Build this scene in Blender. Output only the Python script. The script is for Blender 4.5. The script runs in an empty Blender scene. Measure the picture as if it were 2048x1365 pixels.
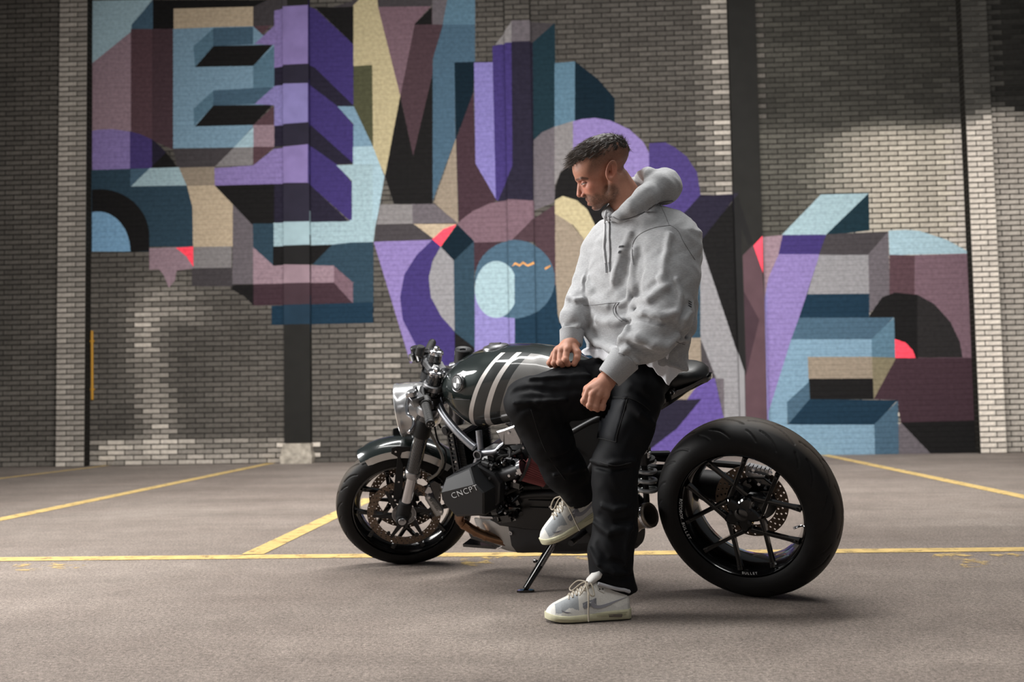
import bpy, bmesh, math, random
import numpy as np
from mathutils import Vector, Matrix
random.seed(7); np.random.seed(7)
SC = bpy.context.scene
COL = SC.collection
R = math.radians

# ------------------------------------------------------------------ camera
CAM_H, FPX, YAW, PITCH, ROLL = 0.735, 1991.0, R(2.5), math.atan(115/1991), R(-1.0)
cam_d = bpy.data.cameras.new('camera'); cam = bpy.data.objects.new('camera', cam_d); COL.objects.link(cam)
cam_d.sensor_width = 36.0; cam_d.lens = FPX/2048*36.0; cam_d.clip_end = 200
CAM_M = Matrix.Translation((0, 0, CAM_H)) @ Matrix.Rotation(YAW, 4, 'Z') @ Matrix.Rotation(math.pi/2+PITCH, 4, 'X') @ Matrix.Rotation(ROLL, 4, 'Z')
cam.matrix_world = CAM_M
cam_d.dof.use_dof = True; cam_d.dof.focus_distance = 3.42; cam_d.dof.aperture_fstop = 3.0
SC.camera = cam
CAM_I = CAM_M.inverted(); CAM_P = CAM_M.translation.copy()
def ray(px, py):
    return (CAM_M.to_3x3() @ Vector(((px-1024)/FPX, -(py-682.5)/FPX, -1.0))).normalized()
def hit(px, py, p0, n):
    d = ray(px, py); n = Vector(n); return CAM_P + d*((Vector(p0)-CAM_P).dot(n)/d.dot(n))
def proj(p):
    c = CAM_I @ Vector(p); return (1024 + FPX*c.x/-c.z, 682.5 - FPX*c.y/-c.z)
YW = 12.0
def on_wall(px, py, dy=0.0): return hit(px, py, (0, YW-dy, 0), (0, 1, 0))
def on_floor(px, py, z=0.0): return hit(px, py, (0, 0, z), (0, 0, 1))

# ------------------------------------------------------------------ world, daylight, exposure
W = bpy.data.worlds.new('world'); SC.world = W; W.use_nodes = True
W.node_tree.nodes['Background'].inputs[0].default_value = (0.92, 0.96, 1.0, 1)
W.node_tree.nodes['Background'].inputs[1].default_value = 0.11
def area(name, loc, target, sx, sy, power, col=(1, 1, 1)):
    l = bpy.data.lights.new(name, 'AREA'); l.shape = 'RECTANGLE'; l.size = sx; l.size_y = sy; l.energy = power; l.color = col
    o = bpy.data.objects.new(name, l); COL.objects.link(o); o.location = loc
    o.rotation_euler = (Vector(target)-Vector(loc)).to_track_quat('-Z', 'Y').to_euler(); return o
area('skylight_strip', (-0.4, 4.9, 5.4), (0.1, 3.8, 0.4), 6.0, 0.55, 420, (1.0, 0.985, 0.96))
area('skylight_strip_near', (-0.8, 1.4, 5.4), (0.0, 3.0, 0.4), 6.0, 0.45, 110, (1.0, 0.985, 0.96))
area('open_gate_daylight', (-5.6, 3.9, 2.7), (0.1, 3.6, 0.8), 2.0, 2.8, 470, (1.0, 0.985, 0.965))
area('wall_fill_light', (0.5, 4.9, 5.2), (0.5, 12.0, 0.7), 9.0, 1.4, 500, (1.0, 0.985, 0.96)).data.spread = R(110)  # added unseen lamp, aimed and narrowed to brighten the lower wall
SC.view_settings.view_transform = 'Standard'; SC.view_settings.look = 'None'
SC.view_settings.gamma = 1.0; SC.view_settings.use_curve_mapping = False
SC.view_settings.exposure = 0.0

# ------------------------------------------------------------------ helpers
def lin(c):
    return tuple((v/255/12.92 if v <= 10.31475 else ((v/255+0.055)/1.055)**2.4) for v in c)
def tag(o, label=None, cat=None, group=None, kind=None):
    if label: o['label'] = label
    if cat: o['category'] = cat
    if group: o['group'] = group
    if kind: o['kind'] = kind
    return o
def link(name, me, mats=None, parent=None, smooth=None):
    o = bpy.data.objects.new(name, me); COL.objects.link(o)
    if mats is not None:
        for m in (mats if isinstance(mats, (list, tuple)) else [mats]): me.materials.append(m)
    if parent is not None: o.parent = parent
    if smooth: shade(me, smooth)
    return o
def shade(me, ang=40):
    me.polygons.foreach_set('use_smooth', [True]*len(me.polygons))
    if ang and ang < 180: me.set_sharp_from_angle(angle=R(ang))
def empty(name, loc=(0, 0, 0), parent=None):
    o = bpy.data.objects.new(name, None); COL.objects.link(o); o.location = loc; o.empty_display_size = 0.1
    if parent is not None: o.parent = parent
    return o
MATS = {}
def mat(name, col=(128, 128, 128), rough=0.5, metal=0.0, coat=0.0, nscale=0, namt=0.0, bump=0.0, bscale=200, spec=0.5, raw=None, sheen=0.0, coatr=0.05):
    """principled material with optional procedural colour noise and bump"""
    if name in MATS: return MATS[name]
    m = bpy.data.materials.new(name); m.use_nodes = True; nt = m.node_tree; b = nt.nodes['Principled BSDF']
    c = raw if raw else lin(col)
    b.inputs['Base Color'].default_value = (*c, 1); b.inputs['Roughness'].default_value = rough
    b.inputs['Metallic'].default_value = metal; b.inputs['Coat Weight'].default_value = coat
    b.inputs['Coat Roughness'].default_value = coatr; b.inputs['Specular IOR Level'].default_value = spec
    b.inputs['Sheen Weight'].default_value = sheen
    if namt or bump:
        tc = nt.nodes.new('ShaderNodeTexCoord')
        if namt:
            n = nt.nodes.new('ShaderNodeTexNoise'); n.inputs['Scale'].default_value = nscale; n.inputs['Detail'].default_value = 4
            nt.links.new(tc.outputs['Object'], n.inputs['Vector'])
            r = nt.nodes.new('ShaderNodeMapRange'); r.inputs['From Min'].default_value = 0.3; r.inputs['From Max'].default_value = 0.7
            r.inputs['To Min'].default_value = 1-namt; r.inputs['To Max'].default_value = 1+namt
            nt.links.new(n.outputs['Fac'], r.inputs['Value'])
            v = nt.nodes.new('ShaderNodeVectorMath'); v.operation = 'SCALE'; v.inputs[0].default_value = c
            nt.links.new(r.outputs['Result'], v.inputs['Scale']); nt.links.new(v.outputs[0], b.inputs['Base Color'])
        if bump:
            n2 = nt.nodes.new('ShaderNodeTexNoise'); n2.inputs['Scale'].default_value = bscale; n2.inputs['Detail'].default_value = 3
            nt.links.new(tc.outputs['Object'], n2.inputs['Vector'])
            bp = nt.nodes.new('ShaderNodeBump'); bp.inputs['Strength'].default_value = bump; bp.inputs['Distance'].default_value = 0.002
            nt.links.new(n2.outputs['Fac'], bp.inputs['Height']); nt.links.new(bp.outputs[0], b.inputs['Normal'])
    MATS[name] = m; return m
def attr_mat(name, attr='paint', rough=0.85, bump=0.3, bscale=120, namt=0.12, nscale=40, coat=0.0, metal=0.0, spec=0.4):
    """principled material whose own colour comes from a colour attribute (paint / pigment) with fine noise"""
    m = mat(name, (128, 128, 128), rough, metal, coat, nscale, namt, bump, bscale, spec=spec)
    nt = m.node_tree; a = nt.nodes.new('ShaderNodeAttribute'); a.attribute_name = attr
    v = [n for n in nt.nodes if n.type == 'VECT_MATH'][0]; nt.links.new(a.outputs['Color'], v.inputs[0]); return m

class MB:
    """collects shapes as one mesh"""
    def __init__(s): s.v = []; s.f = []; s.mi = []
    def add(s, vs, fs, mi=0):
        o = len(s.v); s.v += [tuple(v) for v in vs]; s.f += [tuple(i+o for i in f) for f in fs]; s.mi += [mi]*len(fs); return s
    def box(s, c, d, rot=None, mi=0):
        x, y, z = (k/2 for k in d); M = rot or Matrix.Identity(3)
        vs = [Vector(c)+M @ Vector(q) for q in ((-x,-y,-z),(x,-y,-z),(x,y,-z),(-x,y,-z),(-x,-y,z),(x,-y,z),(x,y,z),(-x,y,z))]
        return s.add(vs, [(0,3,2,1),(4,5,6,7),(0,1,5,4),(1,2,6,5),(2,3,7,6),(3,0,4,7)], mi)
    def tube(s, pts, r, n=12, caps=True, mi=0, closed=False):
        pts = [Vector(p) for p in pts]; m = len(pts); rs = r if isinstance(r, (list, tuple)) else [r]*m
        fr = None; rings = []
        for i, p in enumerate(pts):
            if closed: t = (pts[(i+1) % m]-pts[i-1]).normalized()
            else: t = (pts[min(i+1, m-1)]-pts[max(i-1, 0)]).normalized()
            if fr is None:
                a = Vector((0, 0, 1)) if abs(t.z) < 0.9 else Vector((1, 0, 0)); u = t.cross(a).normalized()
            else: u = (fr-t*fr.dot(t)).normalized()
            fr = u; w = t.cross(u)
            rings.append([p+(u*math.cos(2*math.pi*k/n)+w*math.sin(2*math.pi*k/n))*rs[i] for k in range(n)])
        vs = [v for g in rings for v in g]; fs = []
        for i in range(m if closed else m-1):
            j = (i+1) % m
            for k in range(n):
                fs.append((i*n+k, i*n+(k+1) % n, j*n+(k+1) % n, j*n+k))
        if caps and not closed:
            fs.append(tuple(range(n-1, -1, -1))); fs.append(tuple((m-1)*n+k for k in range(n)))
        return s.add(vs, fs, mi)
    def cyl(s, a, b, r, r2=None, n=24, mi=0, bev=0.0):
        a = Vector(a); b = Vector(b); r2 = r if r2 is None else r2
        if bev:
            t = (b-a).normalized()*bev
            return s.tube([a, a+t, b-t, b], [r-bev, r, r2, r2-bev], n, True, mi)
        return s.tube([a, b], [r, r2], n, True, mi)
    def lathe(s, prof, o, ax, n=48, mi=0, closed=False, a0=0, a1=2*math.pi, ref=None):
        """prof: [(radius, along)] turned about axis ax through o"""
        o = Vector(o); ax = Vector(ax).normalized(); a = Vector(ref) if ref is not None else (Vector((0, 0, 1)) if abs(ax.z) < 0.9 else Vector((1, 0, 0)))
        u = (a-ax*a.dot(ax)).normalized(); w = ax.cross(u); m = len(prof); full = abs(a1-a0-2*math.pi) < 1e-6
        nn = n if full else n+1; vs = []
        for k in range(nn):
            t = a0+(a1-a0)*k/n; d = u*math.cos(t)+w*math.sin(t)
            vs += [o+d*r+ax*h for r, h in prof]
        fs = []
        for k in range(n):
            k2 = (k+1) % nn
            for i in range(m if closed else m-1):
                j = (i+1) % m; fs.append((k*m+i, k*m+j, k2*m+j, k2*m+i))
        return s.add(vs, fs, mi)
    def prism(s, poly, th, O, U, V, mi=0, bev=0.0):
        """poly (2-D) in the plane O,U,V, extruded th along U x V (both ways th/2)"""
        O = Vector(O); U = Vector(U); V = Vector(V); N = U.cross(V).normalized(); m = len(poly)
        ar = sum(poly[i][0]*poly[(i+1) % m][1]-poly[(i+1) % m][0]*poly[i][1] for i in range(m))
        if ar < 0: poly = poly[::-1]
        if not bev:
            lay = [(0, -th/2), (0, th/2)]
        else: lay = [(bev, -th/2), (0, -th/2+bev), (0, th/2-bev), (bev, th/2)]
        vs = []
        for ins, h in lay:
            P = poly if not ins else inset(poly, ins)
            vs += [O+U*x+V*y+N*h for x, y in P]
        fs = [tuple(range(m-1, -1, -1)), tuple((len(lay)-1)*m+k for k in range(m))]
        for l in range(len(lay)-1):
            for k in range(m): fs.append((l*m+k, l*m+(k+1) % m, (l+1)*m+(k+1) % m, (l+1)*m+k))
        return s.add(vs, fs, mi)
    def loft(s, rings, caps=True, mi=0, closed=True):
        n = len(rings[0]); vs = [v for g in rings for v in g]; fs = []
        for i in range(len(rings)-1):
            for k in range(n if closed else n-1):
                fs.append((i*n+k, i*n+(k+1) % n, (i+1)*n+(k+1) % n, (i+1)*n+k))
        if caps and closed:
            fs.append(tuple(range(n-1, -1, -1))); fs.append(tuple((len(rings)-1)*n+k for k in range(n)))
        return s.add(vs, fs, mi)
    def mesh(s, name='m'):
        me = bpy.data.meshes.new(name); me.from_pydata(s.v, [], s.f)
        me.polygons.foreach_set('material_index', s.mi); me.update(); return me
    def build(s, name, mats, parent=None, smooth=35, fix=True):
        me = s.mesh(name)
        if fix:
            bm = bmesh.new(); bm.from_mesh(me); bmesh.ops.recalc_face_normals(bm, faces=bm.faces[:]); bm.to_mesh(me); bm.free()
        return link(name, me, mats, parent, smooth)
def inset(poly, d):
    m = len(poly); out = []
    for i in range(m):
        p0, p1, p2 = (Vector(poly[i-1]), Vector(poly[i]), Vector(poly[(i+1) % m]))
        e1 = (p1-p0).normalized(); e2 = (p2-p1).normalized(); n1 = Vector((-e1.y, e1.x)); n2 = Vector((-e2.y, e2.x))
        b = (n1+n2); b = b.normalized() if b.length > 1e-6 else n1
        out.append(p1+b*(d/max(0.35, b.dot(n1))))
    return [(p.x, p.y) for p in out]
def catmull(pts, k=6, closed=False):
    pts = [Vector(p) for p in pts]; n = len(pts); out = []
    rng = range(n) if closed else range(n-1)
    for i in rng:
        if closed: a, b, c, d = pts[i-1], pts[i], pts[(i+1) % n], pts[(i+2) % n]
        else: a, b, c, d = pts[max(i-1, 0)], pts[i], pts[i+1], pts[min(i+2, n-1)]
        for j in range(k):
            t = j/k; out.append(0.5*((2*b)+(c-a)*t+(2*a-5*b+4*c-d)*t*t+(3*b-a-3*c+d)*t**3))
    if not closed: out.append(pts[-1])
    return out
# ------------------------------------------------------------------ back wall: bricks, mural paint
def cz(k, ox, oy):
    return lambda *p: [(x/k+ox, y/k+oy) for x, y in p]
r1 = cz(2.844, 0, 0); r2 = cz(2.844, 0, 460); r3 = cz(2.844, 640, 0); r4 = cz(2.844, 700, 380); r5 = cz(2.844, 1348, 0); r6 = cz(2.786, 1348, 440)
def ell(cx, cy, rx, ry, a0=0, a1=360, n=40):
    return [(cx+rx*math.cos(R(a0+(a1-a0)*i/n)), cy-ry*math.sin(R(a0+(a1-a0)*i/n))) for i in range(n+(0 if a1-a0 == 360 else 1))]
BK=(25,24,24); DKP=(35,32,45); MV=(134,113,121); MV2=(104,83,91); MR=(78,58,63); MR2=(66,50,55); MRD=(58,42,48); BG=(166,150,128); BG2=(130,118,104)
YB=(166,154,122); OL=(70,70,52); LB=(110,136,153); PB=(147,170,179); PB2=(142,163,169); SB=(112,148,176); TB=(64,86,102); TB2=(80,106,122)
PL=(122,107,154); PLL=(122,114,162); PM=(86,71,128); PD=(57,47,96); PD2=(64,53,100); TD=(42,60,72); NV=(25,45,60); NVD=(15,29,38); TDK=(25,43,51)
GR=(128,126,128); GR2=(118,114,114); DG=(62,58,60); DG2=(92,86,90); RD=(244,72,90); LAV=(113,105,156)
MURAL = [
 (MV2, [(1105,440),(1300,440),(1300,640),(1105,640)]), (BG2, [(1110,470),(1200,440),(1210,640),(1110,640)]), (NV, [(1105,630),(1300,630),(1330,906),(1120,906)]), (TD, [(1280,440),(1400,440),(1400,680),(1280,660)]), (PM, [(1230,640),(1300,640),(1350,906),(1260,906)]), (DG, [(1290,660),(1345,660),(1352,906),(1320,906)]),
 (BK, r1((870,0),(990,0),(990,170),(870,170))), (BK, r1((985,0),(1560,0),(1440,42),(985,52))),
 (PB, r1((525,5),(870,-4),(750,145),(745,185),(525,360))), (TB, r1((870,0),(870,170),(748,168),(748,142))),
 (MV, r1((525,360),(747,180),(747,747),(525,747))), (MR, r1((745,165),(868,165),(868,802),(745,747))), (MR2, r1((865,165),(987,165),(987,852),(865,800))),
 (BG, r1((988,50),(1442,38),(1442,152),(988,168))), (DG, r1((1440,40),(1530,-4),(1640,-4),(1640,45),(1560,62),(1560,147),(1440,152))), (MR, r1((1440,150),(1542,145),(1440,252))),
 (LB, r1((985,165),(1225,155),(1440,150),(1562,260),(1562,490),(1440,720),(1330,842),(985,845))),
 (TB2, r1((1100,265),(1215,160),(1215,262),(1110,380))), (TB, r1((1213,160),(1440,152),(1440,252),(1213,264))), (BK, r1((1215,262),(1552,255),(1442,375),(1110,382))),
 (TB2, r1((1440,375),(1562,260),(1562,492),(1440,510))), (TB2, r1((1100,620),(1215,515),(1215,600),(1105,717))), (TB, r1((1213,515),(1562,495),(1450,592),(1213,602))), (BK, r1((1215,600),(1552,597),(1442,712),(1110,720))),
 (MR, r1((1440,714),(1556,605),(1562,714))), (MV, r1((1440,712),(1562,712),(1562,836),(1440,838))), (PB, r1((1330,840),(1442,722),(1442,840))), (GR2, r1((1222,947),(1330,840),(1442,838),(1442,940))), (MR, r1((1440,836),(1562,836),(1440,942))),
 (DG, r1((985,845),(1330,840),(1220,952),(1010,955))),
 (PL, r1((525,745),(560,738),(640,735),(742,750),(742,967),(525,967))), (PD2, r1((740,748),(800,765),(866,795),(866,962),(740,965))), (DKP, r1((865,793),(905,825),(945,868),(865,947))), (BK, r1((865,947),(945,868),(985,915),(1008,955),(865,957))),
 (TD, r1((520,968),(1018,953),(1062,1040),(1090,1140),(1098,1250),(1098,1405),(850,1405),(850,1432),(520,1432))), (PB2, r1((745,1062),(850,958),(1020,952),(1066,1056))), (TB, r1((742,964),(852,958),(742,1064))),
 (BK, [(x/2.844, y/2.844) for x, y in ell(565,1345,285,268,0,98)]+r1((524,1082),(524,1432),(850,1430))), (SB, [(x/2.844, y/2.844) for x, y in ell(558,1432,184,228,0,100)]+r1((524,1210),(524,1432))),
 (BG2, r1((1018,955),(1222,950),(1222,1060),(1064,1060))), (BG, r1((1064,1058),(1222,1056),(1328,1165),(1328,1405),(1098,1405),(1095,1180))), (DG2, r1((1325,1163),(1442,1272),(1442,1618),(1322,1618))),
 # purple stepped letter with the post as its ridge
 (PL, r1((1448,250),(1560,147),(1560,62),(1620,46),(1757,38),(1757,372),(1620,377),(1560,387),(1560,257))), (PD, r1((1757,38),(1800,55),(2012,255),(2012,605),(1757,372))),
 (DKP, r1((1560,387),(1620,377),(1757,370),(1790,385),(2012,602),(1915,610),(1757,482),(1560,492))), (BK, r1((1790,40),(2012,40),(2012,255))), (DG, r1((2030,-4),(2215,-4),(2012,38),(1890,42))),
 (PLL, r1((1448,592),(1562,490),(1620,484),(1757,480),(1757,702),(1560,717),(1560,600))), (PD, r1((1757,480),(1920,605),(2012,712),(2012,932),(1757,702))),
 (DKP, r1((1560,717),(1757,702),(2012,932),(1915,937),(1757,827),(1560,837))), (PL, r1((1220,957),(1440,942),(1560,847),(1757,827),(1757,1047),(1222,1057))), (PD, r1((1757,825),(1925,942),(2002,1040),(2002,1268),(1757,1047))),
 (BK, r1((1222,1057),(1562,1047),(1562,1274),(1436,1280))), (DKP, r1((1560,1047),(1757,1045),(1990,1266),(1560,1274))),
 # yellow and blue V
 (YB, r3((190,30),(225,-4),(327,-4),(458,545),(372,1005),(190,610))), (OL, r3((190,377),(297,370),(302,835),(190,605))), (LB, r3((98,605),(192,605),(300,832),(190,836),(190,705))),
 (PB, r3((188,836),(300,832),(367,1005),(330,1220),(298,1365),(298,935),(188,937))), (PB2, r3((93,940),(300,935),(300,1370),(-5,1370),(-5,1272),(182,1257),(182,1030))),
 (DG, r3((325,-4),(640,-4),(632,38),(332,42))), (MV2, r3((330,40),(632,36),(540,135),(457,548))), (MR2, r3((540,135),(638,45),(641,420),(530,888),(457,548))), (BK, r3((535,140),(636,40),(636,140))),
 (BK, r3((456,548),(530,888),(641,418),(641,1162),(420,1162),(370,1002))), (DG2, r3((638,-4),(727,-4),(700,142),(638,142))), (MR2, r3((638,140),(702,140),(641,340))),
 (TB2, r3((725,-4),(882,-4),(882,142),(697,142))), (TB, r3((700,140),(882,140),(882,352),(766,356),(770,792),(641,1145),(641,340))), (NVD, r3((765,355),(882,352),(872,530),(772,795))),
 (MRD, r3((872,525),(886,932),(1004,1140),(790,1280),(775,790))), (BG2, r3((773,788),(786,1280),(648,1152))),
 (LAV, r3((876,356),(984,354),(1004,1138),(884,930))), (PD, r3((980,262),(1090,242),(1096,950),(1016,1145),(1000,1138))), (DKP, r3((1090,240),(1212,240),(1218,1150),(1010,1150),(1096,948))),
 (GR2, r3((995,255),(1040,200),(1092,128),(1092,250))), (DG2, r3((1090,126),(1197,124),(1197,242),(1090,245))), (DG, r3((1195,126),(1337,134),(1212,242),(1195,242))),
 (TDK, r3((1210,242),(1336,130),(1342,722),(1214,795))), (TB2, r3((1334,360),(1452,350),(1452,695),(1334,725))), (NVD, r3((1450,350),(1580,450),(1676,560),(1676,700),(1600,680),(1450,695))),
 (DG2, r3((1214,800),(1260,755),(1336,720),(1336,1150),(1214,1200))), (GR2, r3((1334,722),(1442,688),(1442,925),(1370,975),(1334,1060))),
 (PL, [(1146,330)]+[(1146,243),(1165,238),(1190,236),(1220,241),(1259,259),(1287,285),(1300,310),(1306,350),(1306,420),(1146,420)]),
 (BK, [(1109,482),(1109,401),(1111,374),(1121,346),(1134,333),(1150,326),(1190,324),(1222,345),(1238,400),(1240,482)]),
 (PD2, [(1298,287),(1330,285),(1348,294),(1373,313),(1394,345),(1401,390),(1365,432),(1330,460),(1298,460)]),
 (BK, [(1290,440),(1330,440),(1365,432),(1401,390),(1473,391),(1400,470),(1395,560),(1290,700)]), (DKP, [(1401,392),(1476,388),(1404,480),(1366,430)]),
 (YB, r4((1165,60),(1210,35),(1290,60),(1350,112),(1390,195),(1420,320),(1345,300),(1270,200),(1165,140))), (BG2, r4((1167,135),(1260,195),(1345,300),(1360,420),(1300,560),(1195,760),(1167,650))),
 # lower centre
 (GR2, r4((172,82),(357,82),(357,192),(152,197))), (DG2, r4((355,80),(478,80),(612,188),(357,192))), (DG, r4((150,198),(362,193),(478,282),(138,298))), (BG, r4((362,194),(606,194),(475,278))),
 (MV2, r4((608,195),(640,165),(700,120),(800,75),(900,58),(1047,65),(1050,160),(920,292),(705,302))), (MR2, r4((1045,165),(1165,85),(1170,560),(1050,300),(920,292))),
 (PL, r4((135,296),(468,284),(380,372),(312,480),(285,610),(312,730),(400,905),(345,990))), (PD, r4((470,284),(516,322),(470,402),(450,520),(480,640),(596,812),(596,1000),(510,1000),(380,895),(300,740),(285,610),(310,480),(380,370))),
 (RD, r4((606,196),(516,322),(468,282),(530,225))), (NVD, r4((612,198),(706,292),(590,406),(518,322))), (GR, r4((515,324),(592,404),(596,806),(520,722),(460,612),(448,500),(470,408))),
 (TD, r4((590,404),(706,292),(712,905),(595,812))), (BK, r4((595,810),(712,902),(712,1010),(595,1010))), (MRD, r4((705,300),(900,296),(740,410),(708,470))),
 (PLL, r4((710,560),(942,700),(942,1010),(710,1010))), (NV, r4((938,700),(1172,540),(1200,1010),(938,1010))), (TB, [(x/2.844+700, y/2.844+380) for x, y in ell(938,510,228,222)]),
 (PB2, [(x/2.844+700, y/2.844+380) for x, y in ell(832,567,122,162)]), (TB, r4((937,420),(965,420),(965,735),(937,735))),
 ((196,140,80), r4((920,440),(940,415),(965,428),(985,410),(1010,430),(1045,412),(1050,425),(1012,440),(985,424),(965,440),(942,428))), ((196,140,80), r4((1105,445),(1140,428),(1140,436),(1112,455))),
 # below the left letter
 (PB2, r2((1553,-40),(2000,-48),(2000,72),(1892,84),(1553,97))), (TD, r2((1438,-36),(1557,-36),(1557,205),(1440,100))), (BK, r2((1553,95),(1892,84),(1780,196),(1620,207),(1553,205))),
 (PB2, [(700,440),(752,440),(747,484),(697,488)]), (TD, r2((1890,84),(1998,72),(2124,70),(2124,420),(1980,420),(1900,215),(1778,198))), (MV, r2((1440,98),(1557,205),(1620,200),(1902,204),(1902,302),(1440,312))),
 (MRD, r2((1440,310),(1902,300),(2006,420),(1440,432))), (MV2, r2((1900,206),(2008,300),(2008,420),(1900,302))), (NV, r2((1545,432),(2122,412),(2122,530),(1545,542))),
 (GR2, r2((1098,98),(1318,94),(1318,217),(1098,219))), (DG, r2((1092,219),(1322,215),(1322,322),(1092,322))), (MV, r2((850,105),(1100,96),(1100,220),(1005,232),(995,290),(960,330),(930,255),(905,225),(850,227))), (RD, r2((1000,102),(1100,95),(1100,212),(1060,150))),
 (BK, r2((1320,318),(1442,312),(1442,430),(1390,380),(1320,340))),
 # right hand letters
 (PD2, r6((-60,-30),(210,-30),(130,70),(60,110),(-60,110))), (BK, r6((130,105),(240,0),(350,-130),(372,-60),(372,200),(392,860),(300,600),(145,130))), (BK, r5((355,1108),(445,1390),(420,1400),(355,1250))),
 (DKP, r5((150,1113),(358,1106),(160,1362),(48,1222))), (TD, r6((20,100),(147,110),(147,655),(20,655))), (GR, r6((145,120),(388,845),(397,1300),(283,1300),(276,890),(232,890),(148,690))),
 (DG, r6((145,655),(235,885),(160,885))), (BG2, r6((-80,658),(147,658),(158,1002),(-80,1002))), (PM, r6((158,885),(228,885),(280,1120),(280,1300),(-150,1300))), (DKP, r6((-200,1010),(152,1000),(15,1165),(-200,1330))), (DG2, r6((232,885),(278,885),(283,1300),(278,1110))),
 (MR, r6((378,202),(440,140),(487,295),(502,480),(502,610),(398,855))), (MRD, r6((384,400),(470,560),(398,860))), (MR, r6((392,870),(502,590),(517,1300),(397,1300))), (MV, r6((488,96),(608,84),(584,196),(505,500))), (RD, r6((438,148),(487,94),(491,300))),
 (PLL, r6((500,470),(524,330),(524,1110),(515,1120))), (PL, r6((584,190),(812,190),(522,1085),(516,600),(524,330))), (PD, r6((605,84),(848,80),(810,192),(582,192))),
 (PB2, r5((835,1107),(1107,1100),(870,1335),(612,1338))), (TDK, r5((1107,1100),(1112,1312),(920,1335),(865,1335))), (DG, r6((848,80),(1194,65),(1085,198),(808,194))), (DG2, r6((1194,65),(1203,412),(1085,525),(1080,195))), (GR, r6((810,195),(1082,195),(1087,412),(742,417))), (NV, r6((740,415),(1088,412),(1088,548),(695,548))),
 (PB, r6((1195,60),(1290,56),(1370,62),(1520,112),(1658,187),(1200,197))), (MR, r6((1200,195),(1342,198),(1348,460),(1200,460))), (MV2, r6((1340,197),(1660,187),(1692,770),(1340,770))),
 (BK, r6((1088,532),(1160,432),(1230,405),(1358,418),(1358,770),(1230,770),(1226,545),(1090,545))), ((38,36,36), r6((1356,418),(1450,470),(1540,570),(1592,680),(1607,768),(1356,768))), (RD, r6((1230,665),(1290,685),(1330,728),(1347,772),(1232,772))),
 (TB, r6((697,545),(1224,545),(1100,668),(652,668))), (TB2, r6((1226,545),(1233,768),(1102,768),(1098,666))), (LB, r6((653,666),(1100,666),(1102,768),(752,768),(752,905),(632,1015),(632,1142),(1118,1142),(1122,1312),(520,1312),(524,1080))),
 (BG2, r6((745,764),(1103,764),(1108,884),(750,888))), ((112,104,84), r6((1103,764),(1233,768),(1237,882),(1112,1002))), (BK, r6((750,886),(1108,884),(1112,1002),(755,1002))),
 (MRD, r6((1237,770),(1692,770),(1712,1118),(1262,1132),(1245,1005),(1112,1002))), (TB, r6((628,1017),(752,903),(757,1002),(636,1142))), (NV, r6((755,1000),(1245,1005),(1120,1142),(634,1142))), (TB, r6((1247,1008),(1254,1312),(1120,1312),(1116,1140))),
 (BK, r6((1262,1130),(1712,1118),(1718,1305),(1432,1308))), (DG2, r6((1250,1140),(1265,1132),(1434,1308),(1252,1312))),
]
def wxz(p): q = on_wall(*p); return (q.x, q.z)
from mathutils.geometry import tessellate_polygon
SHAPES = []
for c, poly in MURAL:
    P = [wxz(p) for p in poly]
    ar = [sum(P[i][0]*P[(i+1) % len(P)][1]-P[(i+1) % len(P)][0]*P[i][1] for i in range(len(P)))]
    if ar[0] < 0: P = P[::-1]
    n = len(P); cvx = all((P[(i+1) % n][0]-P[i][0])*(P[(i+2) % n][1]-P[(i+1) % n][1])-(P[(i+1) % n][1]-P[i][1])*(P[(i+2) % n][0]-P[(i+1) % n][0]) > -1e-7 for i in range(n))
    subs = [P] if cvx else [[P[i] for i in t] for t in tessellate_polygon([[Vector((x, y, 0)) for x, y in P]])]
    for s_ in subs:
        a = sum(s_[i][0]*s_[(i+1) % len(s_)][1]-s_[(i+1) % len(s_)][0]*s_[i][1] for i in range(len(s_)))
        if a < 0: s_ = s_[::-1]
        if abs(a) < 1e-7: continue
        xs = [p[0] for p in s_]; zs = [p[1] for p in s_]
        SHAPES.append((min(xs), max(xs), min(zs), max(zs), s_, lin(c)))
def clip_half(poly, a, b):
    """split polygon by line a->b: (left part, right part)"""
    dx, dy = b[0]-a[0], b[1]-a[1]; L = []; Rr = []; n = len(poly)
    ds = [dx*(p[1]-a[1])-dy*(p[0]-a[0]) for p in poly]
    for i in range(n):
        p, d = poly[i], ds[i]; q, e = poly[(i+1) % n], ds[(i+1) % n]
        if d >= 0: L.append(p)
        if d <= 0: Rr.append(p)
        if d*e < 0:
            t = d/(d-e); m = (p[0]+t*(q[0]-p[0]), p[1]+t*(q[1]-p[1])); L.append(m); Rr.append(m)
    return (L if len(L) > 2 else None), (Rr if len(Rr) > 2 else None)
def paint_rect(x0, x1, z0, z1, base):
    """rectangle cut along the painted outlines -> [(polygon, colour)]"""
    pcs = [([(x0, z0), (x1, z0), (x1, z1), (x0, z1)], base)]; hitn = 0
    for (a, b, c, d, P, col) in SHAPES:
        if b <= x0 or a >= x1 or d <= z0 or c >= z1: continue
        nxt = []
        for poly, pc in pcs:
            rest = poly; outs = []
            for i in range(len(P)):
                if rest is None: break
                rest, o = clip_half(rest, P[i], P[(i+1) % len(P)])
                if o: outs.append(o)
            if rest is None: nxt.append((poly, pc))
            else:
                nxt += [(o, pc) for o in outs]; nxt.append((rest, col)); hitn += 1
        pcs = nxt
    return pcs, hitn
def paint_at(x, z, base):
    for (a, b, c, d, P, col) in reversed(SHAPES):
        if a <= x <= b and c <= z <= d and all((P[(i+1) % len(P)][0]-P[i][0])*(z-P[i][1])-(P[(i+1) % len(P)][1]-P[i][1])*(x-P[i][0]) >= 0 for i in range(len(P))): return col
    return base
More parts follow.
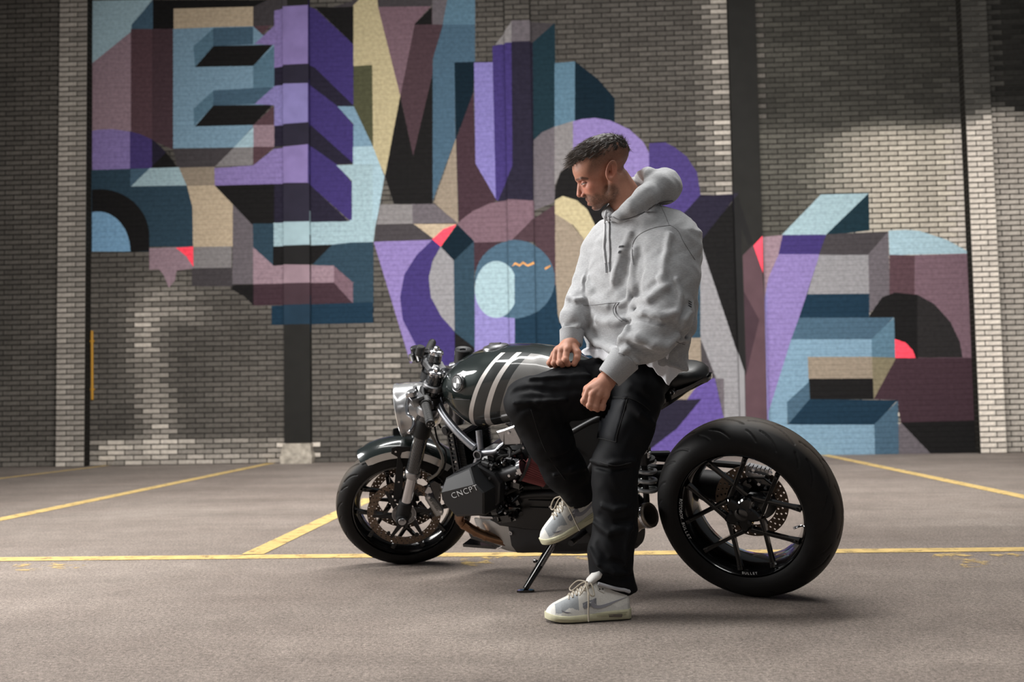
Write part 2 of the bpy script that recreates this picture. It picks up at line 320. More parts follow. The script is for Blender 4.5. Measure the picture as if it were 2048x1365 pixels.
class PM_:
    """painted mesh: polygons with one paint colour each"""
    def __init__(s): s.v = []; s.f = []; s.c = []
    def poly(s, pts, c):
        o = len(s.v); s.v += pts; s.f.append(tuple(range(o, o+len(pts)))); s.c += [c]*len(pts)
    def mesh(s, name):
        me = bpy.data.meshes.new(name); me.from_pydata(s.v, [], s.f)
        a = me.color_attributes.new('paint', 'FLOAT_COLOR', 'CORNER')
        a.data.foreach_set('color', np.array([(*c, 1) for c in s.c], np.float32).ravel()); me.update(); return me
def rnd(i, j, k=0):
    h = math.sin(i*127.1+j*311.7+k*74.7)*43758.5453; return h-math.floor(h)
def bump1(v, c, w): return math.exp(-((v-c)/w)**2)
def sm(v, a, b):
    t = min(1, max(0, (v-a)/(b-a))); return t*t*(3-2*t)
def vnoise(x, y):
    xi, yi = math.floor(x), math.floor(y); u, v = x-xi, y-yi; u = u*u*(3-2*u); v = v*v*(3-2*v)
    return (rnd(xi, yi)*(1-u)+rnd(xi+1, yi)*u)*(1-v)+(rnd(xi, yi+1)*(1-u)+rnd(xi+1, yi+1)*u)*v
def brick_col(x, z, i, j):
    """colour of a bare brick: clay, a darker upper right, limewash and efflorescence as they lie on the wall"""
    px, py = proj((x, YW, z))
    b = 82+14*(rnd(i, j)-0.5)+16*(vnoise(x*1.3, z*2.1)-0.5)
    warm = 1.0
    if px < 190: b += 9
    if 950 < px < 1460: b -= 6
    w = 0.0
    wob = 0.5+1.0*vnoise(x*3, z*5)
    w += 0.72*bump1(px, 300+14*math.sin(z*3), 30)*(0.5+vnoise(x*6, z*2.5))*sm(py, 540, 600)*(0.75+0.35*rnd(i, j, 3))*wob
    w += 0.5*bump1(px, 350, 60)*bump1(py, 620, 60)*(rnd(i, j, 5))
    w += 0.55*(bump1(px, 742, 10)+bump1(px, 778, 12))*sm(py, 640, 680)*wob
    w += (0.6*bump1(px, 1434+0.03*py, 14)+0.3*bump1(px, 1412, 9))*(1-sm(py, 380, 420))*wob
    w += 0.85*(px > 190)*(px < 640)*sm(py, 872, 886)*(0.45+0.7*rnd(i, j, 4))*wob+0.35*(px < 190)*sm(py, 895, 915)*rnd(i, j, 4)
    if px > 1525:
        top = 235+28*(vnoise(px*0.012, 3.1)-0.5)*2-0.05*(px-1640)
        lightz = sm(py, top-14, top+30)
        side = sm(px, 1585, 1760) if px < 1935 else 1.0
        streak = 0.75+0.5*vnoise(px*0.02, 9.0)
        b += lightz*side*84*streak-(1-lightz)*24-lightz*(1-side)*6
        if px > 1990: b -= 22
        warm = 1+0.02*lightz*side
    b = b*(1-min(w, 1))+192*min(w, 1)
    b = max(30, b)
    g = 0.965 if px < 1525 else 0.985
    return lin((min(235, b*1.015*warm), min(235, b*g), min(230, b*(0.905+0.02*(px > 1900)))))
BL, BH, JT = 0.2200, 0.0625, 0.011
MORT = (0.020, 0.0185, 0.0165)
X0, X1, ZT = -11.0, 11.0, 6.8
def wx(px, py=600): return on_wall(px, py).x
PIL = [(wx(124), wx(181), 0.13), (wx(1938), wx(1991), 0.13)]      # brick pilasters
CEN = (wx(1009, 60), wx(1060, 60), 0.05)                            # shallow centre pilaster
POST = [(wx(570), wx(622), 0.055), (wx(1466, 400), wx(1521, 400), 0.055)]  # flat dark steel posts
M_BRICK = attr_mat('painted_brick', rough=0.88, bump=0.5, bscale=90, namt=0.16, nscale=25, spec=0.08)
m = mat('bare_brick', (100, 95, 88), 0.9, nscale=30, namt=0.18, bump=0.5, bscale=90, spec=0.08)
oi = m.node_tree.nodes.new('ShaderNodeObjectInfo'); vv = [n for n in m.node_tree.nodes if n.type == 'VECT_MATH'][0]
m.node_tree.links.new(oi.outputs['Color'], vv.inputs[0]); M_BARE = m
backing = MB(); backing.box(((X0+X1)/2, YW+0.15, ZT/2), (X1-X0, 0.28, ZT))
wall = backing.build('wall_back', mat('mortar_core', (60, 57, 52), 0.95, bump=0.3, bscale=60, nscale=8, namt=0.1), smooth=None)
tag(wall, 'tall brick hall wall with a painted geometric lettering mural', kind='structure')
def brick_pieces(pm, x0, x1, z0, z1, y, i, j, dep=0.007):
    xc, zc = (x0+x1)/2, (z0+z1)/2
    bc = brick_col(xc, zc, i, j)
    pcs, h = paint_rect(x0, x1, z0, z1, MORT)
    for poly, c in pcs: pm.poly([(p[0], y, p[1]) for p in poly], c if c != MORT else MORT)
    e = JT/2; b = 0.003
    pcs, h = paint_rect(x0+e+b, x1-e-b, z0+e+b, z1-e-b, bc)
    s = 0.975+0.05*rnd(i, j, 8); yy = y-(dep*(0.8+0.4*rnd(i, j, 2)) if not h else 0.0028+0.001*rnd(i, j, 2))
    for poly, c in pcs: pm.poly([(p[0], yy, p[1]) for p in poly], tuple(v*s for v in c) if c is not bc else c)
    A = [(x0+e, z0+e), (x1-e, z0+e), (x1-e, z1-e), (x0+e, z1-e)]; B = [(x0+e+b, z0+e+b), (x1-e-b, z0+e+b), (x1-e-b, z1-e-b), (x0+e+b, z1-e-b)]
    for k in range(4):
        k2 = (k+1) % 4; ns = 1 if not h else (10 if k % 2 == 0 else 3)
        L = lambda Q, t: (Q[k][0]+(Q[k2][0]-Q[k][0])*t, Q[k][1]+(Q[k2][1]-Q[k][1])*t)
        for q in range(ns):
            a0, a1, b0, b1, am = L(A, q/ns), L(A, (q+1)/ns), L(B, q/ns), L(B, (q+1)/ns), L(B, (q+0.5)/ns)
            pm.poly([(a0[0], y, a0[1]), (a1[0], y, a1[1]), (b1[0], yy, b1[1]), (b0[0], yy, b0[1])], bc if not h else paint_at(am[0], am[1], bc))
    return h, bc
def one_brick_mesh(lx, lz, nm):
    e = JT/2; b = 0.003; d = 0.007; x, z = lx/2-e, lz/2-e
    vs = [(-x,0,-z),(x,0,-z),(x,0,z),(-x,0,z),(-x+b,-d,-z+b),(x-b,-d,-z+b),(x-b,-d,z-b),(-x+b,-d,z-b)]
    me = bpy.data.meshes.new(nm); me.from_pydata(vs, [], [(4,5,6,7),(0,1,5,4),(1,2,6,5),(2,3,7,6),(3,0,4,7)]); me.materials.append(M_BARE); return me
BR_ME = one_brick_mesh(BL, BH, 'brick')
pm = PM_(); singles = []
nc = int(ZT/BH)
segs = []                                    # wall strips between posts and pilasters
cuts = sorted([PIL[0], POST[0], CEN, POST[1], PIL[1]])
xa = X0
for c in cuts: segs.append((xa, c[0])); xa = c[1]
segs.append((xa, X1))
cand = []
for (sa, sb) in segs:
    for j in range(nc):
        z0 = j*BH; x = sa-(BL/2 if j % 2 else 0); i = 0
        while x < sb-0.004:
            a, b = max(x, sa), min(x+BL, sb); i += 1; x += BL
            if b-a < 0.03: continue
            full = b-a > BL-1e-4
            if full:
                px, py = proj(((a+b)/2, YW, z0+BH/2))
                if (10 < px < 118 or 1995 < px < 2040 or 1660 < px < 1930) and 240 < py < 915 and not any(s[0]-0.02 < b and s[1]+0.02 > a and s[2]-0.02 < z0+BH and s[3]+0.02 > z0 for s in SHAPES):
                    cand.append((py, a, b, z0, i, j)); continue
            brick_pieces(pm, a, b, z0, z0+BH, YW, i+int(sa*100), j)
cand.sort(key=lambda c: abs(c[0]-600)); sing = cand[:300]
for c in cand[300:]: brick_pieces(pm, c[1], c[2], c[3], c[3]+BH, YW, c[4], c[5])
def put_brick(parent, x, y, z, col, me=None):
    o = bpy.data.objects.new('brick', me or BR_ME); COL.objects.link(o); o.parent = parent; o.location = (x, y, z); o.color = (*col, 1)
jm = MB()
for (py, a, b, z0, i, j) in sing:
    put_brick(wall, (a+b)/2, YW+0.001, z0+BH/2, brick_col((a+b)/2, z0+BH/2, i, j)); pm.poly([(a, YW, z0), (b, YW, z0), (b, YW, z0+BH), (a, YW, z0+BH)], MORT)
bw = link('brickwork', pm.mesh('brickwork'), M_BRICK, wall); tag(bw, 'coursed brickwork carrying the mural paint', kind='stuff')
# pilasters: two bricks wide, each brick its own piece
for n, (a, b, d) in enumerate(PIL):
    core = MB(); core.box(((a+b)/2, YW-d/2+0.005, ZT/2), (b-a-0.012, d-0.01, ZT))
    t = core.build('trim_%d' % (n+1), MATS['mortar_core'], smooth=None)
    tag(t, ['pale brick pilaster standing left of the mural', 'pale brick pilaster closing the mural at its right end'][n], kind='structure')
    w = b-a; hl, fl = w*0.36, w*0.64
    m1, m2 = one_brick_mesh(hl, BH, 'brick_half'), one_brick_mesh(fl, BH, 'brick_long'); ms = one_brick_mesh(d, BH, 'brick_side')
    for j in range(96):
        z = (j+0.5)*BH
        for k in range(2):
            me, xx = (m1, a+hl/2) if (k == 0) == (j % 2 == 0) else (m2, (a+fl/2 if k == 0 else b-fl/2))
            if k == 1 and j % 2: xx = b-hl/2; me = m1
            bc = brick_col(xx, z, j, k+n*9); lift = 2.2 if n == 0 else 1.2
            if n == 0 and k == 0: lift = 3.0  # outer brick column paler: light on that edge put into the colour
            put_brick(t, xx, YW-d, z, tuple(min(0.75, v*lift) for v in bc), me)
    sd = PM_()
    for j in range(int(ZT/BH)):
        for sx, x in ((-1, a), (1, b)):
            e = JT/2; z0, z1 = j*BH+e, (j+1)*BH-e; c = lin((40, 38, 35))  # side faces near-black: their shade is put into the colour
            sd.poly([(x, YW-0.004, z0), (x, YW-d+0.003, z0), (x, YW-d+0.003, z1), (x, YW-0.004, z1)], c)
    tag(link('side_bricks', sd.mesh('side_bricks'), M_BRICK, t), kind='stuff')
pmc = PM_(); a, b, d = CEN
for j in range(nc):
    xm = a+(b-a)*(0.64 if j % 2 else 0.36)
    for (p, q) in ((a, xm), (xm, b)): brick_pieces(pmc, p, q, j*BH, (j+1)*BH, YW-d, j, int(p*50))
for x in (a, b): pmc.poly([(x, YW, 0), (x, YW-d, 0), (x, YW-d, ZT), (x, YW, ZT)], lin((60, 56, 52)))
t = link('trim_3', pmc.mesh('pilaster'), M_BRICK); tag(t, 'shallow brick pilaster behind the man, half covered by mural', kind='structure')
M_STEEL = attr_mat('painted_steel', rough=0.7, bump=0.1, bscale=30, namt=0.1, nscale=6, spec=0.12)
for n, (a, b, d) in enumerate(POST):
    pp = PM_(); y = YW-d
    zb = on_wall(0, 895).z if n == 0 else 0.0
    for j in range(44):
        z0, z1 = zb+(ZT-zb)*j/44, zb+(ZT-zb)*(j+1)/44
        pcs, h = paint_rect(a, b, z0, z1, lin((31, 30, 28)))
        for poly, c in pcs: pp.poly([(q[0], y, q[1]) for q in poly], c)
        for x in (a, b):
            c = [c for poly, c in pcs if any(abs(q[0]-x) < 1e-5 for q in poly)][-1]
            pp.poly([(x, YW, z0), (x, y, z0), (x, y, z1), (x, YW, z1)], c)
    o = link('trim_%d' % (n+4), pp.mesh('post'), M_STEEL); tag(o, ['dark steel post set in the wall under the purple stepped letter', 'black steel post set in the wall right of the man'][n], kind='structure')
fb = MB(); pa = POST[0]; rings = []
for h, g in ((0, 0.03), (0.08, 0.035), (0.15, 0.02), (0.24, 0.005)):
    rings.append([Vector((pa[0]-g-0.02*rnd(h*100, 1), YW, h)), Vector((pa[0]-g, YW-0.1-g*(1-h), h)), Vector((pa[1]+g, YW-0.11-g*(1-h), h)), Vector((pa[1]+g+0.02*rnd(h*100, 2), YW, h))])
fb.loft(rings); o = fb.build('trim_6', mat('crumbling_concrete', (150, 142, 130), 0.95, nscale=14, namt=0.35, bump=0.8, bscale=40), smooth=None); tag(o, 'crumbling concrete footing under the dark post', kind='structure')
p0, p1 = on_wall(184.5, 800, 0.02), on_wall(184, 662, 0.02)
yp = MB(); yp.tube([p0, p1], 0.016, 10)
for q in (p0.lerp(p1, 0.15), p0.lerp(p1, 0.85)): yp.box(q+Vector((0, 0.01, 0)), (0.05, 0.03, 0.02))
tag(yp.build('conduit_pipe', mat('yellow_conduit', (176, 128, 30), 0.5)), 'short yellow conduit pipe in the corner beside the left pilaster', 'pipe')
# ------------------------------------------------------------------ floor with worn yellow bay lines
def floor_mat():
    m = bpy.data.materials.new('old_asphalt'); m.use_nodes = True; nt = m.node_tree; N = nt.nodes; L = nt.links; b = N['Principled BSDF']
    tc = N.new('ShaderNodeTexCoord')
    def noise(sc, det, rough=0.5, vec=None):
        n = N.new('ShaderNodeTexNoise'); n.inputs['Scale'].default_value = sc; n.inputs['Detail'].default_value = det; n.inputs['Roughness'].default_value = rough
        L.new(vec or tc.outputs['Object'], n.inputs['Vector']); return n.outputs['Fac']
    def mr(v, a, b_, c, d):
        r = N.new('ShaderNodeMapRange'); r.inputs[1].default_value = a; r.inputs[2].default_value = b_; r.inputs[3].default_value = c; r.inputs[4].default_value = d; L.new(v, r.inputs[0]); return r.outputs[0]
    mp = N.new('ShaderNodeMapping'); mp.inputs['Scale'].default_value = (0.35, 1.6, 1); mp.inputs['Rotation'].default_value = (0, 0, 0.05); L.new(tc.outputs['Object'], mp.inputs['Vector'])
    big = noise(0.55, 5, 0.6); streak = noise(1.4, 6, 0.6, mp.outputs[0]); grain = noise(75, 6, 0.85); mid = noise(9, 5, 0.6)
    cr = N.new('ShaderNodeValToRGB'); e = cr.color_ramp.elements
    e[0].position = 0.25; e[0].color = (*lin((106, 95, 88)), 1); e[1].position = 0.75; e[1].color = (*lin((141, 131, 123)), 1)
    L.new(big, cr.inputs[0])
    def mul(c, f):
        v = N.new('ShaderNodeVectorMath'); v.operation = 'SCALE'; L.new(c, v.inputs[0]); L.new(f, v.inputs['Scale']); return v.outputs[0]
    c = mul(cr.outputs[0], mr(streak, 0.3, 0.7, 0.84, 1.14)); c = mul(c, mr(mid, 0.3, 0.7, 0.9, 1.1)); c = mul(c, mr(grain, 0.36, 0.64, 0.45, 1.55)); c = mul(c, mr(noise(240, 3, 0.7), 0.35, 0.65, 0.6, 1.4))
    vo = N.new('ShaderNodeTexVoronoi'); vo.inputs['Scale'].default_value = 26; L.new(tc.outputs['Object'], vo.inputs['Vector'])
    L.new(c, b.inputs['Base Color']); b.inputs['Roughness'].default_value = 0.82; b.inputs['Specular IOR Level'].default_value = 0.25
    bp = N.new('ShaderNodeBump'); bp.inputs['Strength'].default_value = 0.55; bp.inputs['Distance'].default_value = 0.003; L.new(grain, bp.inputs['Height']); L.new(bp.outputs[0], b.inputs['Normal'])
    return m
fl = MB(); fl.box((0, 4.5, -0.1), (30, 19, 0.2)); floor = fl.build('floor', floor_mat(), smooth=None); tag(floor, 'worn brown asphalt hall floor', kind='structure')
def line_mat():
    m = mat('worn_yellow_paint', (206, 176, 112), 0.8, nscale=14, namt=0.2, bump=0.4, bscale=160); nt = m.node_tree; b = nt.nodes['Principled BSDF']
    tc = nt.nodes.new('ShaderNodeTexCoord'); n = nt.nodes.new('ShaderNodeTexNoise'); n.inputs['Scale'].default_value = 11; n.inputs['Detail'].default_value = 8; n.inputs['Roughness'].default_value = 0.72
    nt.links.new(tc.outputs['Object'], n.inputs['Vector']); r = nt.nodes.new('ShaderNodeMapRange'); r.inputs[1].default_value = 0.33; r.inputs[2].default_value = 0.47; r.inputs[3].default_value = 0.25; r.inputs[4].default_value = 0.9
    nt.links.new(n.outputs['Fac'], r.inputs[0]); nt.links.new(r.outputs[0], b.inputs['Alpha']); return m
M_LINE = line_mat()
M_REM = M_LINE.copy(); M_REM.name = 'scattered_yellow_paint'
for n_ in M_REM.node_tree.nodes:
    if n_.type == 'MAP_RANGE' and abs(n_.inputs[4].default_value-0.9) < 1e-4: n_.inputs[1].default_value = 0.50; n_.inputs[2].default_value = 0.60; n_.inputs[3].default_value = 0.0; n_.inputs[4].default_value = 0.7
def bay_line(pa, pb, w, ext=0.0):
    a, b = on_floor(*pa), on_floor(*pb); d = (b-a).normalized(); a = a-d*ext; b = b+d*ext; n = Vector((-d.y, d.x, 0))*w/2
    k = 24; vs = []
    for i in range(k+1):
        p = a.lerp(b, i/k); j = 0.08*w*(rnd(i, pa[0])-0.5)
        vs += [p+n*(1+j/w)+Vector((0, 0, 0.0025)), p-n*(1-j/w)+Vector((0, 0, 0.0025))]
    me = bpy.data.meshes.new('line'); me.from_pydata(vs, [], [(2*i, 2*i+1, 2*i+3, 2*i+2) for i in range(k)])
    return link('bay_line', me, M_LINE, floor)
bay_line((0, 1120), (2048, 1100), 0.115, 1.5)
bay_line((0, 1040), (500, 936), 0.12, 0.8)
bay_line((505, 1110), (740, 998), 0.11, 0.0)
bay_line((1655, 912), (2040, 993), 0.12, 0.6)
bay_line((0, 958), (190, 935), 0.09, 0.3)
for k, (px, py, sx, sy) in enumerate([(60, 1138, 46, 8), (130, 1132, 40, 6), (955, 1124, 34, 9), (1010, 1118, 40, 6), (925, 1110, 20, 5), (1900, 1112, 60, 6), (1960, 1128, 44, 8), (1930, 1120, 30, 4), (2020, 1112, 40, 5), (1180, 1118, 40, 5)]):
    c = on_floor(px, py); ax = on_floor(px+sx, py)-c; ay = on_floor(px, py-sy)-c; n = 12; vs = []
    for i in range(n):
        r_ = 0.55+0.75*rnd(i, k); t = 2*math.pi*i/n; vs.append(c+ax*(r_*math.cos(t))+ay*(r_*math.sin(t))+Vector((0, 0, 0.002+0.0001*k)))
    me = bpy.data.meshes.new('patch'); me.from_pydata(vs, [], [tuple(range(n))]); link('paint_remnant', me, M_REM, floor)
# ------------------------------------------------------------------ motorcycle: frame of reference and materials
TH, LEAN, WB, RD_R, STEER = R(28.5), R(15.95), 1.553, 0.33665, R(34)
B3 = Matrix(((-math.cos(TH), -math.sin(TH), 0), (math.sin(TH), -math.cos(TH), 0), (0, 0, 1))) @ Matrix.Rotation(-LEAN, 3, 'X')
BM = Matrix.Translation((0.7277, 3.756, 0.004)) @ B3.to_4x4(); BI = BM.inverted()
SA = Vector((-math.sin(R(25)), 0, math.cos(R(25))))
FM = Matrix.Translation((WB+0.09, 0, 0)) @ Matrix.Rotation(STEER, 4, SA); FI = FM.inverted()   # steered fork frame
def zz(k, ox, oy): return lambda x, y: (ox+x/k, oy+y/k)
z1 = zz(4.4457, 660, 640); z2 = zz(4.4457, 660, 840); z3 = zz(4.4457, 1000, 640); z4 = zz(3.73, 1000, 900); z5 = zz(3.5, 1260, 820)
def B(p, y):
    """point of the machine's own plane y = const seen at photo position p"""
    o = BI @ CAM_P; d = BI.to_3x3() @ ray(*p); return o+d*((y-o.y)/d.y)
def FQ(p, y):
    o = FI @ (BI @ CAM_P); d = FI.to_3x3() @ (BI.to_3x3() @ ray(*p)); return o+d*((y-o.y)/d.y)
bike = empty('motorcycle'); bike.matrix_world = BM
tag(bike, 'dark green and silver custom motorcycle leaning on its side stand', 'motorcycle')
K_GREEN = mat('dark_green_lacquer', (24, 32, 31), 0.25, 0.2, 1.0, nscale=300, namt=0.15)
K_COVER = mat('cover_powder_coat', (26, 27, 29), 0.4, 0.1, bump=0.08, bscale=700)
K_SILV = mat('silver_lacquer', (182, 181, 179), 0.28, 0.75, 0.8, nscale=400, namt=0.06)
K_GUN = mat('gunmetal_tube', (158, 160, 166), 0.33, 0.85, nscale=60, namt=0.1)
K_BLK = mat('satin_black', (24, 24, 26), 0.42, 0.1, nscale=40, namt=0.15)
K_MATT = mat('matt_black', (20, 20, 21), 0.6, bump=0.1, bscale=500, spec=0.3)
K_RIM = mat('carbon_rim', (9, 9, 10), 0.16, 0.0, 0.6, nscale=300, namt=0.2, spec=0.35)
K_GLOSS = mat('gloss_black', (9, 9, 10), 0.12, 0.0, 1.0)
K_RUB = mat('tyre_rubber', (27, 26, 25), 0.62, nscale=30, namt=0.2, bump=0.15, bscale=400, spec=0.4)
def tyre_mat(rr):
    m = mat('tyre_tread_%d' % int(rr*1000), (21, 20, 20), 0.58, nscale=30, namt=0.2, bump=0.12, bscale=400, spec=0.22); nt = m.node_tree; N, L = nt.nodes, nt.links
    tc = N.new('ShaderNodeTexCoord'); sx = N.new('ShaderNodeSeparateXYZ'); L.new(tc.outputs['Object'], sx.inputs[0]); c = N.new('ShaderNodeCombineXYZ'); L.new(sx.outputs['X'], c.inputs[0]); L.new(sx.outputs['Z'], c.inputs[2])
    ln = N.new('ShaderNodeVectorMath'); ln.operation = 'LENGTH'; L.new(c.outputs[0], ln.inputs[0]); r = N.new('ShaderNodeMapRange'); r.inputs[1].default_value = rr*0.965; r.inputs[2].default_value = rr*0.998; L.new(ln.outputs['Value'], r.inputs[0])
    mx = N.new('ShaderNodeMix'); mx.data_type = 'RGBA'; b = N['Principled BSDF']; src = [n for n in N if n.type == 'VECT_MATH' and n.operation == 'SCALE'][0]
    L.new(r.outputs[0], mx.inputs[0]); L.new(src.outputs[0], mx.inputs[6]); mx.inputs[7].default_value = (*lin((74, 67, 60)), 1); L.new(mx.outputs[2], b.inputs['Base Color']); return m
K_CHR = mat('polished_metal', (205, 205, 208), 0.13, 1.0)
K_ALU = mat('machined_aluminium', (168, 168, 170), 0.3, 1.0, nscale=80, namt=0.08)
K_DISC = mat('brake_disc_steel', (112, 98, 86), 0.38, 0.85, nscale=50, namt=0.15)
K_STN = mat('stainless_muffler', (150, 138, 126), 0.3, 0.9, nscale=14, namt=0.25)
K_COP = mat('heat_tinted_pipe', (136, 104, 80), 0.26, 0.95, nscale=12, namt=0.3)
K_LEA = mat('black_leather', (17, 17, 18), 0.4, bump=0.25, bscale=260)
K_WHT = mat('white_lettering', (205, 205, 205), 0.5)
K_RED = mat('red_filter_gauze', (124, 62, 62), 0.75, bump=0.5, bscale=600)
K_CAR = mat('carbon_weave', (26, 27, 29), 0.24, 0.2, 0.8)
def weave():
    nt = K_CAR.node_tree; N, L = nt.nodes, nt.links; tc = N.new('ShaderNodeTexCoord'); mp = N.new('ShaderNodeMapping'); mp.inputs['Rotation'].default_value = (0, R(45), 0)
    ck = N.new('ShaderNodeTexChecker'); ck.inputs['Scale'].default_value = 230; ck.inputs[1].default_value = (*lin((20, 21, 23)), 1); ck.inputs[2].default_value = (*lin((64, 66, 69)), 1)
    L.new(tc.outputs['Object'], mp.inputs[0]); L.new(mp.outputs[0], ck.inputs['Vector']); L.new(ck.outputs['Color'], N['Principled BSDF'].inputs['Base Color'])
weave()
def text_obj(name, s, size, M, material, parent, ext=0.0006, spacing=1.0, thin=0.0):
    cu = bpy.data.curves.new('t', 'FONT'); cu.body = s; cu.size = size; cu.extrude = ext; cu.align_x = 'CENTER'; cu.align_y = 'CENTER'; cu.space_character = spacing; cu.offset = thin
    ob = bpy.data.objects.new('t', cu); COL.objects.link(ob); dg = bpy.context.evaluated_depsgraph_get(); me = bpy.data.meshes.new_from_object(ob.evaluated_get(dg))
    bpy.data.objects.remove(ob); me.transform(M); o = link(name, me, material, parent)
    return o
def frame_m(O, U, V):
    U = Vector(U).normalized(); V = Vector(V); V = (V-U*V.dot(U)).normalized(); N = U.cross(V); m = Matrix((U, V, N)).transposed().to_4x4(); m.translation = Vector(O); return m
AY = Vector((0, 1, 0))
# ------------------------------------------------------------------ wheels
def tyre_mesh(Rr, w, rc, seed, nth=520, npf=88):
    rr = Rr-rc; th = np.linspace(0, 2*np.pi, nth, endpoint=False)[:, None]; a = np.radians(np.linspace(-113, 113, npf))[None, :]
    s = np.sin(a)*np.ones_like(th); u = (th*Rr)*np.ones_like(a); arc = a*0.5*(rr+w/2)*np.ones_like(th)
    dep = np.zeros_like(u); per = 2*np.pi*Rr; n = 11
    hw = w/2
    def stroke(t0, y0, t1, y1, wd, bow=0.0):
        for sg in (1, -1):
            for k in range(n):
                off = (k+(0.5 if sg < 0 else 0))*per/n
                x0, x1 = t0*per/n+off, t1*per/n+off; q0, q1 = sg*y0*hw*1.25, sg*y1*hw*1.25
                for wrap in (-per, 0, per):
                    X = u+wrap; vx, vy = x1-x0, q1-q0; L2 = vx*vx+vy*vy
                    if (x0-wrap > per+0.1 and x1-wrap > per+0.1) or (x0-wrap < -0.1 and x1-wrap < -0.1): continue
                    t = np.clip(((X-x0)*vx+(arc-q0)*vy)/L2, 0, 1); bx = bow*4*t*(1-t)
                    d = np.hypot(X-x0-t*vx-bx*vy, arc-q0-t*vy+bx*vx); np.maximum(dep, 0.0065*np.clip(1.5-d/wd, 0, 1), out=dep)
    stroke(0.0, 0.10, 0.95, 0.30, 0.0024, 0.10); stroke(0.30, 0.42, 0.75, 0.80, 0.0026, 0.08); stroke(0.05, 0.50, 0.30, 0.78, 0.0022, 0.05)
    r = rc+(rr-dep)*np.cos(a); y = (hw-dep*0.3)*np.sin(a)
    side = np.abs(np.degrees(a))*np.ones_like(th); r = r+0.0016*((side > 88) & (side < 96))
    P = np.stack([r*np.cos(th), y, r*np.sin(th)], -1).reshape(-1, 3)
    i, j = np.meshgrid(np.arange(nth), np.arange(npf-1), indexing='ij'); i2 = (i+1) % nth
    F = np.stack([i*npf+j, i*npf+j+1, i2*npf+j+1, i2*npf+j], -1).reshape(-1, 4)
    me = bpy.data.meshes.new('tyre'); me.from_pydata(P.tolist(), [], F.tolist()); shade(me, 180); return me
def disc_mesh(ri, ro, t, rings, nper):
    m = MB(); dr = (ro-ri)/rings
    for g in range(rings):
        r0, r1 = ri+g*dr, ri+(g+1)*dr; off = (g % 3)/3.0
        for k in range(nper):
            a0, a1 = 2*math.pi*(k+off)/nper, 2*math.pi*(k+1+off)/nper; am, rm = (a0+a1)/2, (r0+r1)/2
            out = [(r0, a0), (r0, am), (r0, a1), (rm, a1), (r1, a1), (r1, am), (r1, a0), (rm, a0)]
            hr = min(dr*0.30, 0.0042); hole = []
            for (rr, aa) in out:
                dx, dy = (rr-rm), (aa-am)*rm; L_ = math.hypot(dx, dy); hole.append((rm+dx/L_*hr, am+dy/L_*hr/rm))
            show = (k+g) % 2 == 0
            P = lambda q, y: (q[0]*math.cos(q[1]), y, q[0]*math.sin(q[1]))
            if show:
                vs = [P(q, y) for y in (t/2, -t/2) for q in out]+[P(q, y) for y in (t/2, -t/2) for q in hole]
                fs = []
                for i in range(8):
                    j = (i+1) % 8; fs += [(i, j, 16+j, 16+i), (8+j, 8+i, 24+i, 24+j), (16+i, 16+j, 24+j, 24+i)]
                m.add(vs, fs)
            else:
                vs = [P(q, y) for y in (t/2, -t/2) for q in out]; m.add(vs, [tuple(range(8)), tuple(range(15, 7, -1))])
    m.lathe([(ro, -t/2), (ro, t/2)], (0, 0, 0), AY, 72); m.lathe([(ri, -t/2), (ri, t/2)], (0, 0, 0), AY, 72); return m
def wheel(name, M, Rr, w, rc, rim_r, hw, phi0, spoke_y, hub_r):
    root = empty(name, parent=bike); root.matrix_local = M
    t = link('tyre', tyre_mesh(Rr, w, rc, 1), tyre_mat(Rr), root)
    rb = MB(); f = rim_r
    rb.lathe([(f, hw), (f-0.008, hw+0.003), (f-0.013, hw-0.004), (f-0.022, hw*0.62), (f-0.031, hw*0.3), (f-0.034, -hw*0.4), (f-0.026, -hw*0.8), (f-0.012, -hw), (f, -hw), (f+0.002, -hw+0.008), (f-0.016, -hw*0.6), (f-0.022, 0), (f-0.012, hw*0.65), (f+0.001, hw-0.01)], (0, 0, 0), AY, 120, closed=True)
    rb.build('rim', K_RIM, root, 30)
    for k in range(5):                                   # five pairs of parallel spokes
        ph = phi0+2*math.pi*k/5; d = Vector((math.cos(ph), 0, math.sin(ph))); n = Vector((-math.sin(ph), 0, math.cos(ph)))
        for sg in (-1, 1):
            o = 0.26*rim_r*sg; s1 = math.sqrt((rim_r-0.020)**2-o*o); s0 = 0.03; sp = MB(); rings = []
            for q in range(6):
                f_ = q/5; s = s0+(s1-s0)*f_; wd = 0.0075*(1.25-0.9*f_*(1-f_)*1.6); yy = spoke_y[0]+(spoke_y[1]-spoke_y[0])*f_; hh = 0.026-0.012*f_+0.010*(f_ > 0.95); c = d*s+n*o+AY*yy
                rings.append([c+n*wd*a+AY*hh*b for a, b in ((-1, 0.45), (-0.6, 0.5), (0.6, 0.5), (1, 0.45), (1, -0.45), (0.6, -0.5), (-0.6, -0.5), (-1, -0.45))])
            sp.loft(rings); sp.build('spoke', K_RIM, root, 40)
            bolt = MB(); c = d*(s1-0.014)+n*o+AY*(spoke_y[1]+0.012); bolt.cyl(c-AY*0.004, c+AY*0.004, 0.0045, n=8); bolt.build('spoke_bolt', K_BLK, root)
    return root
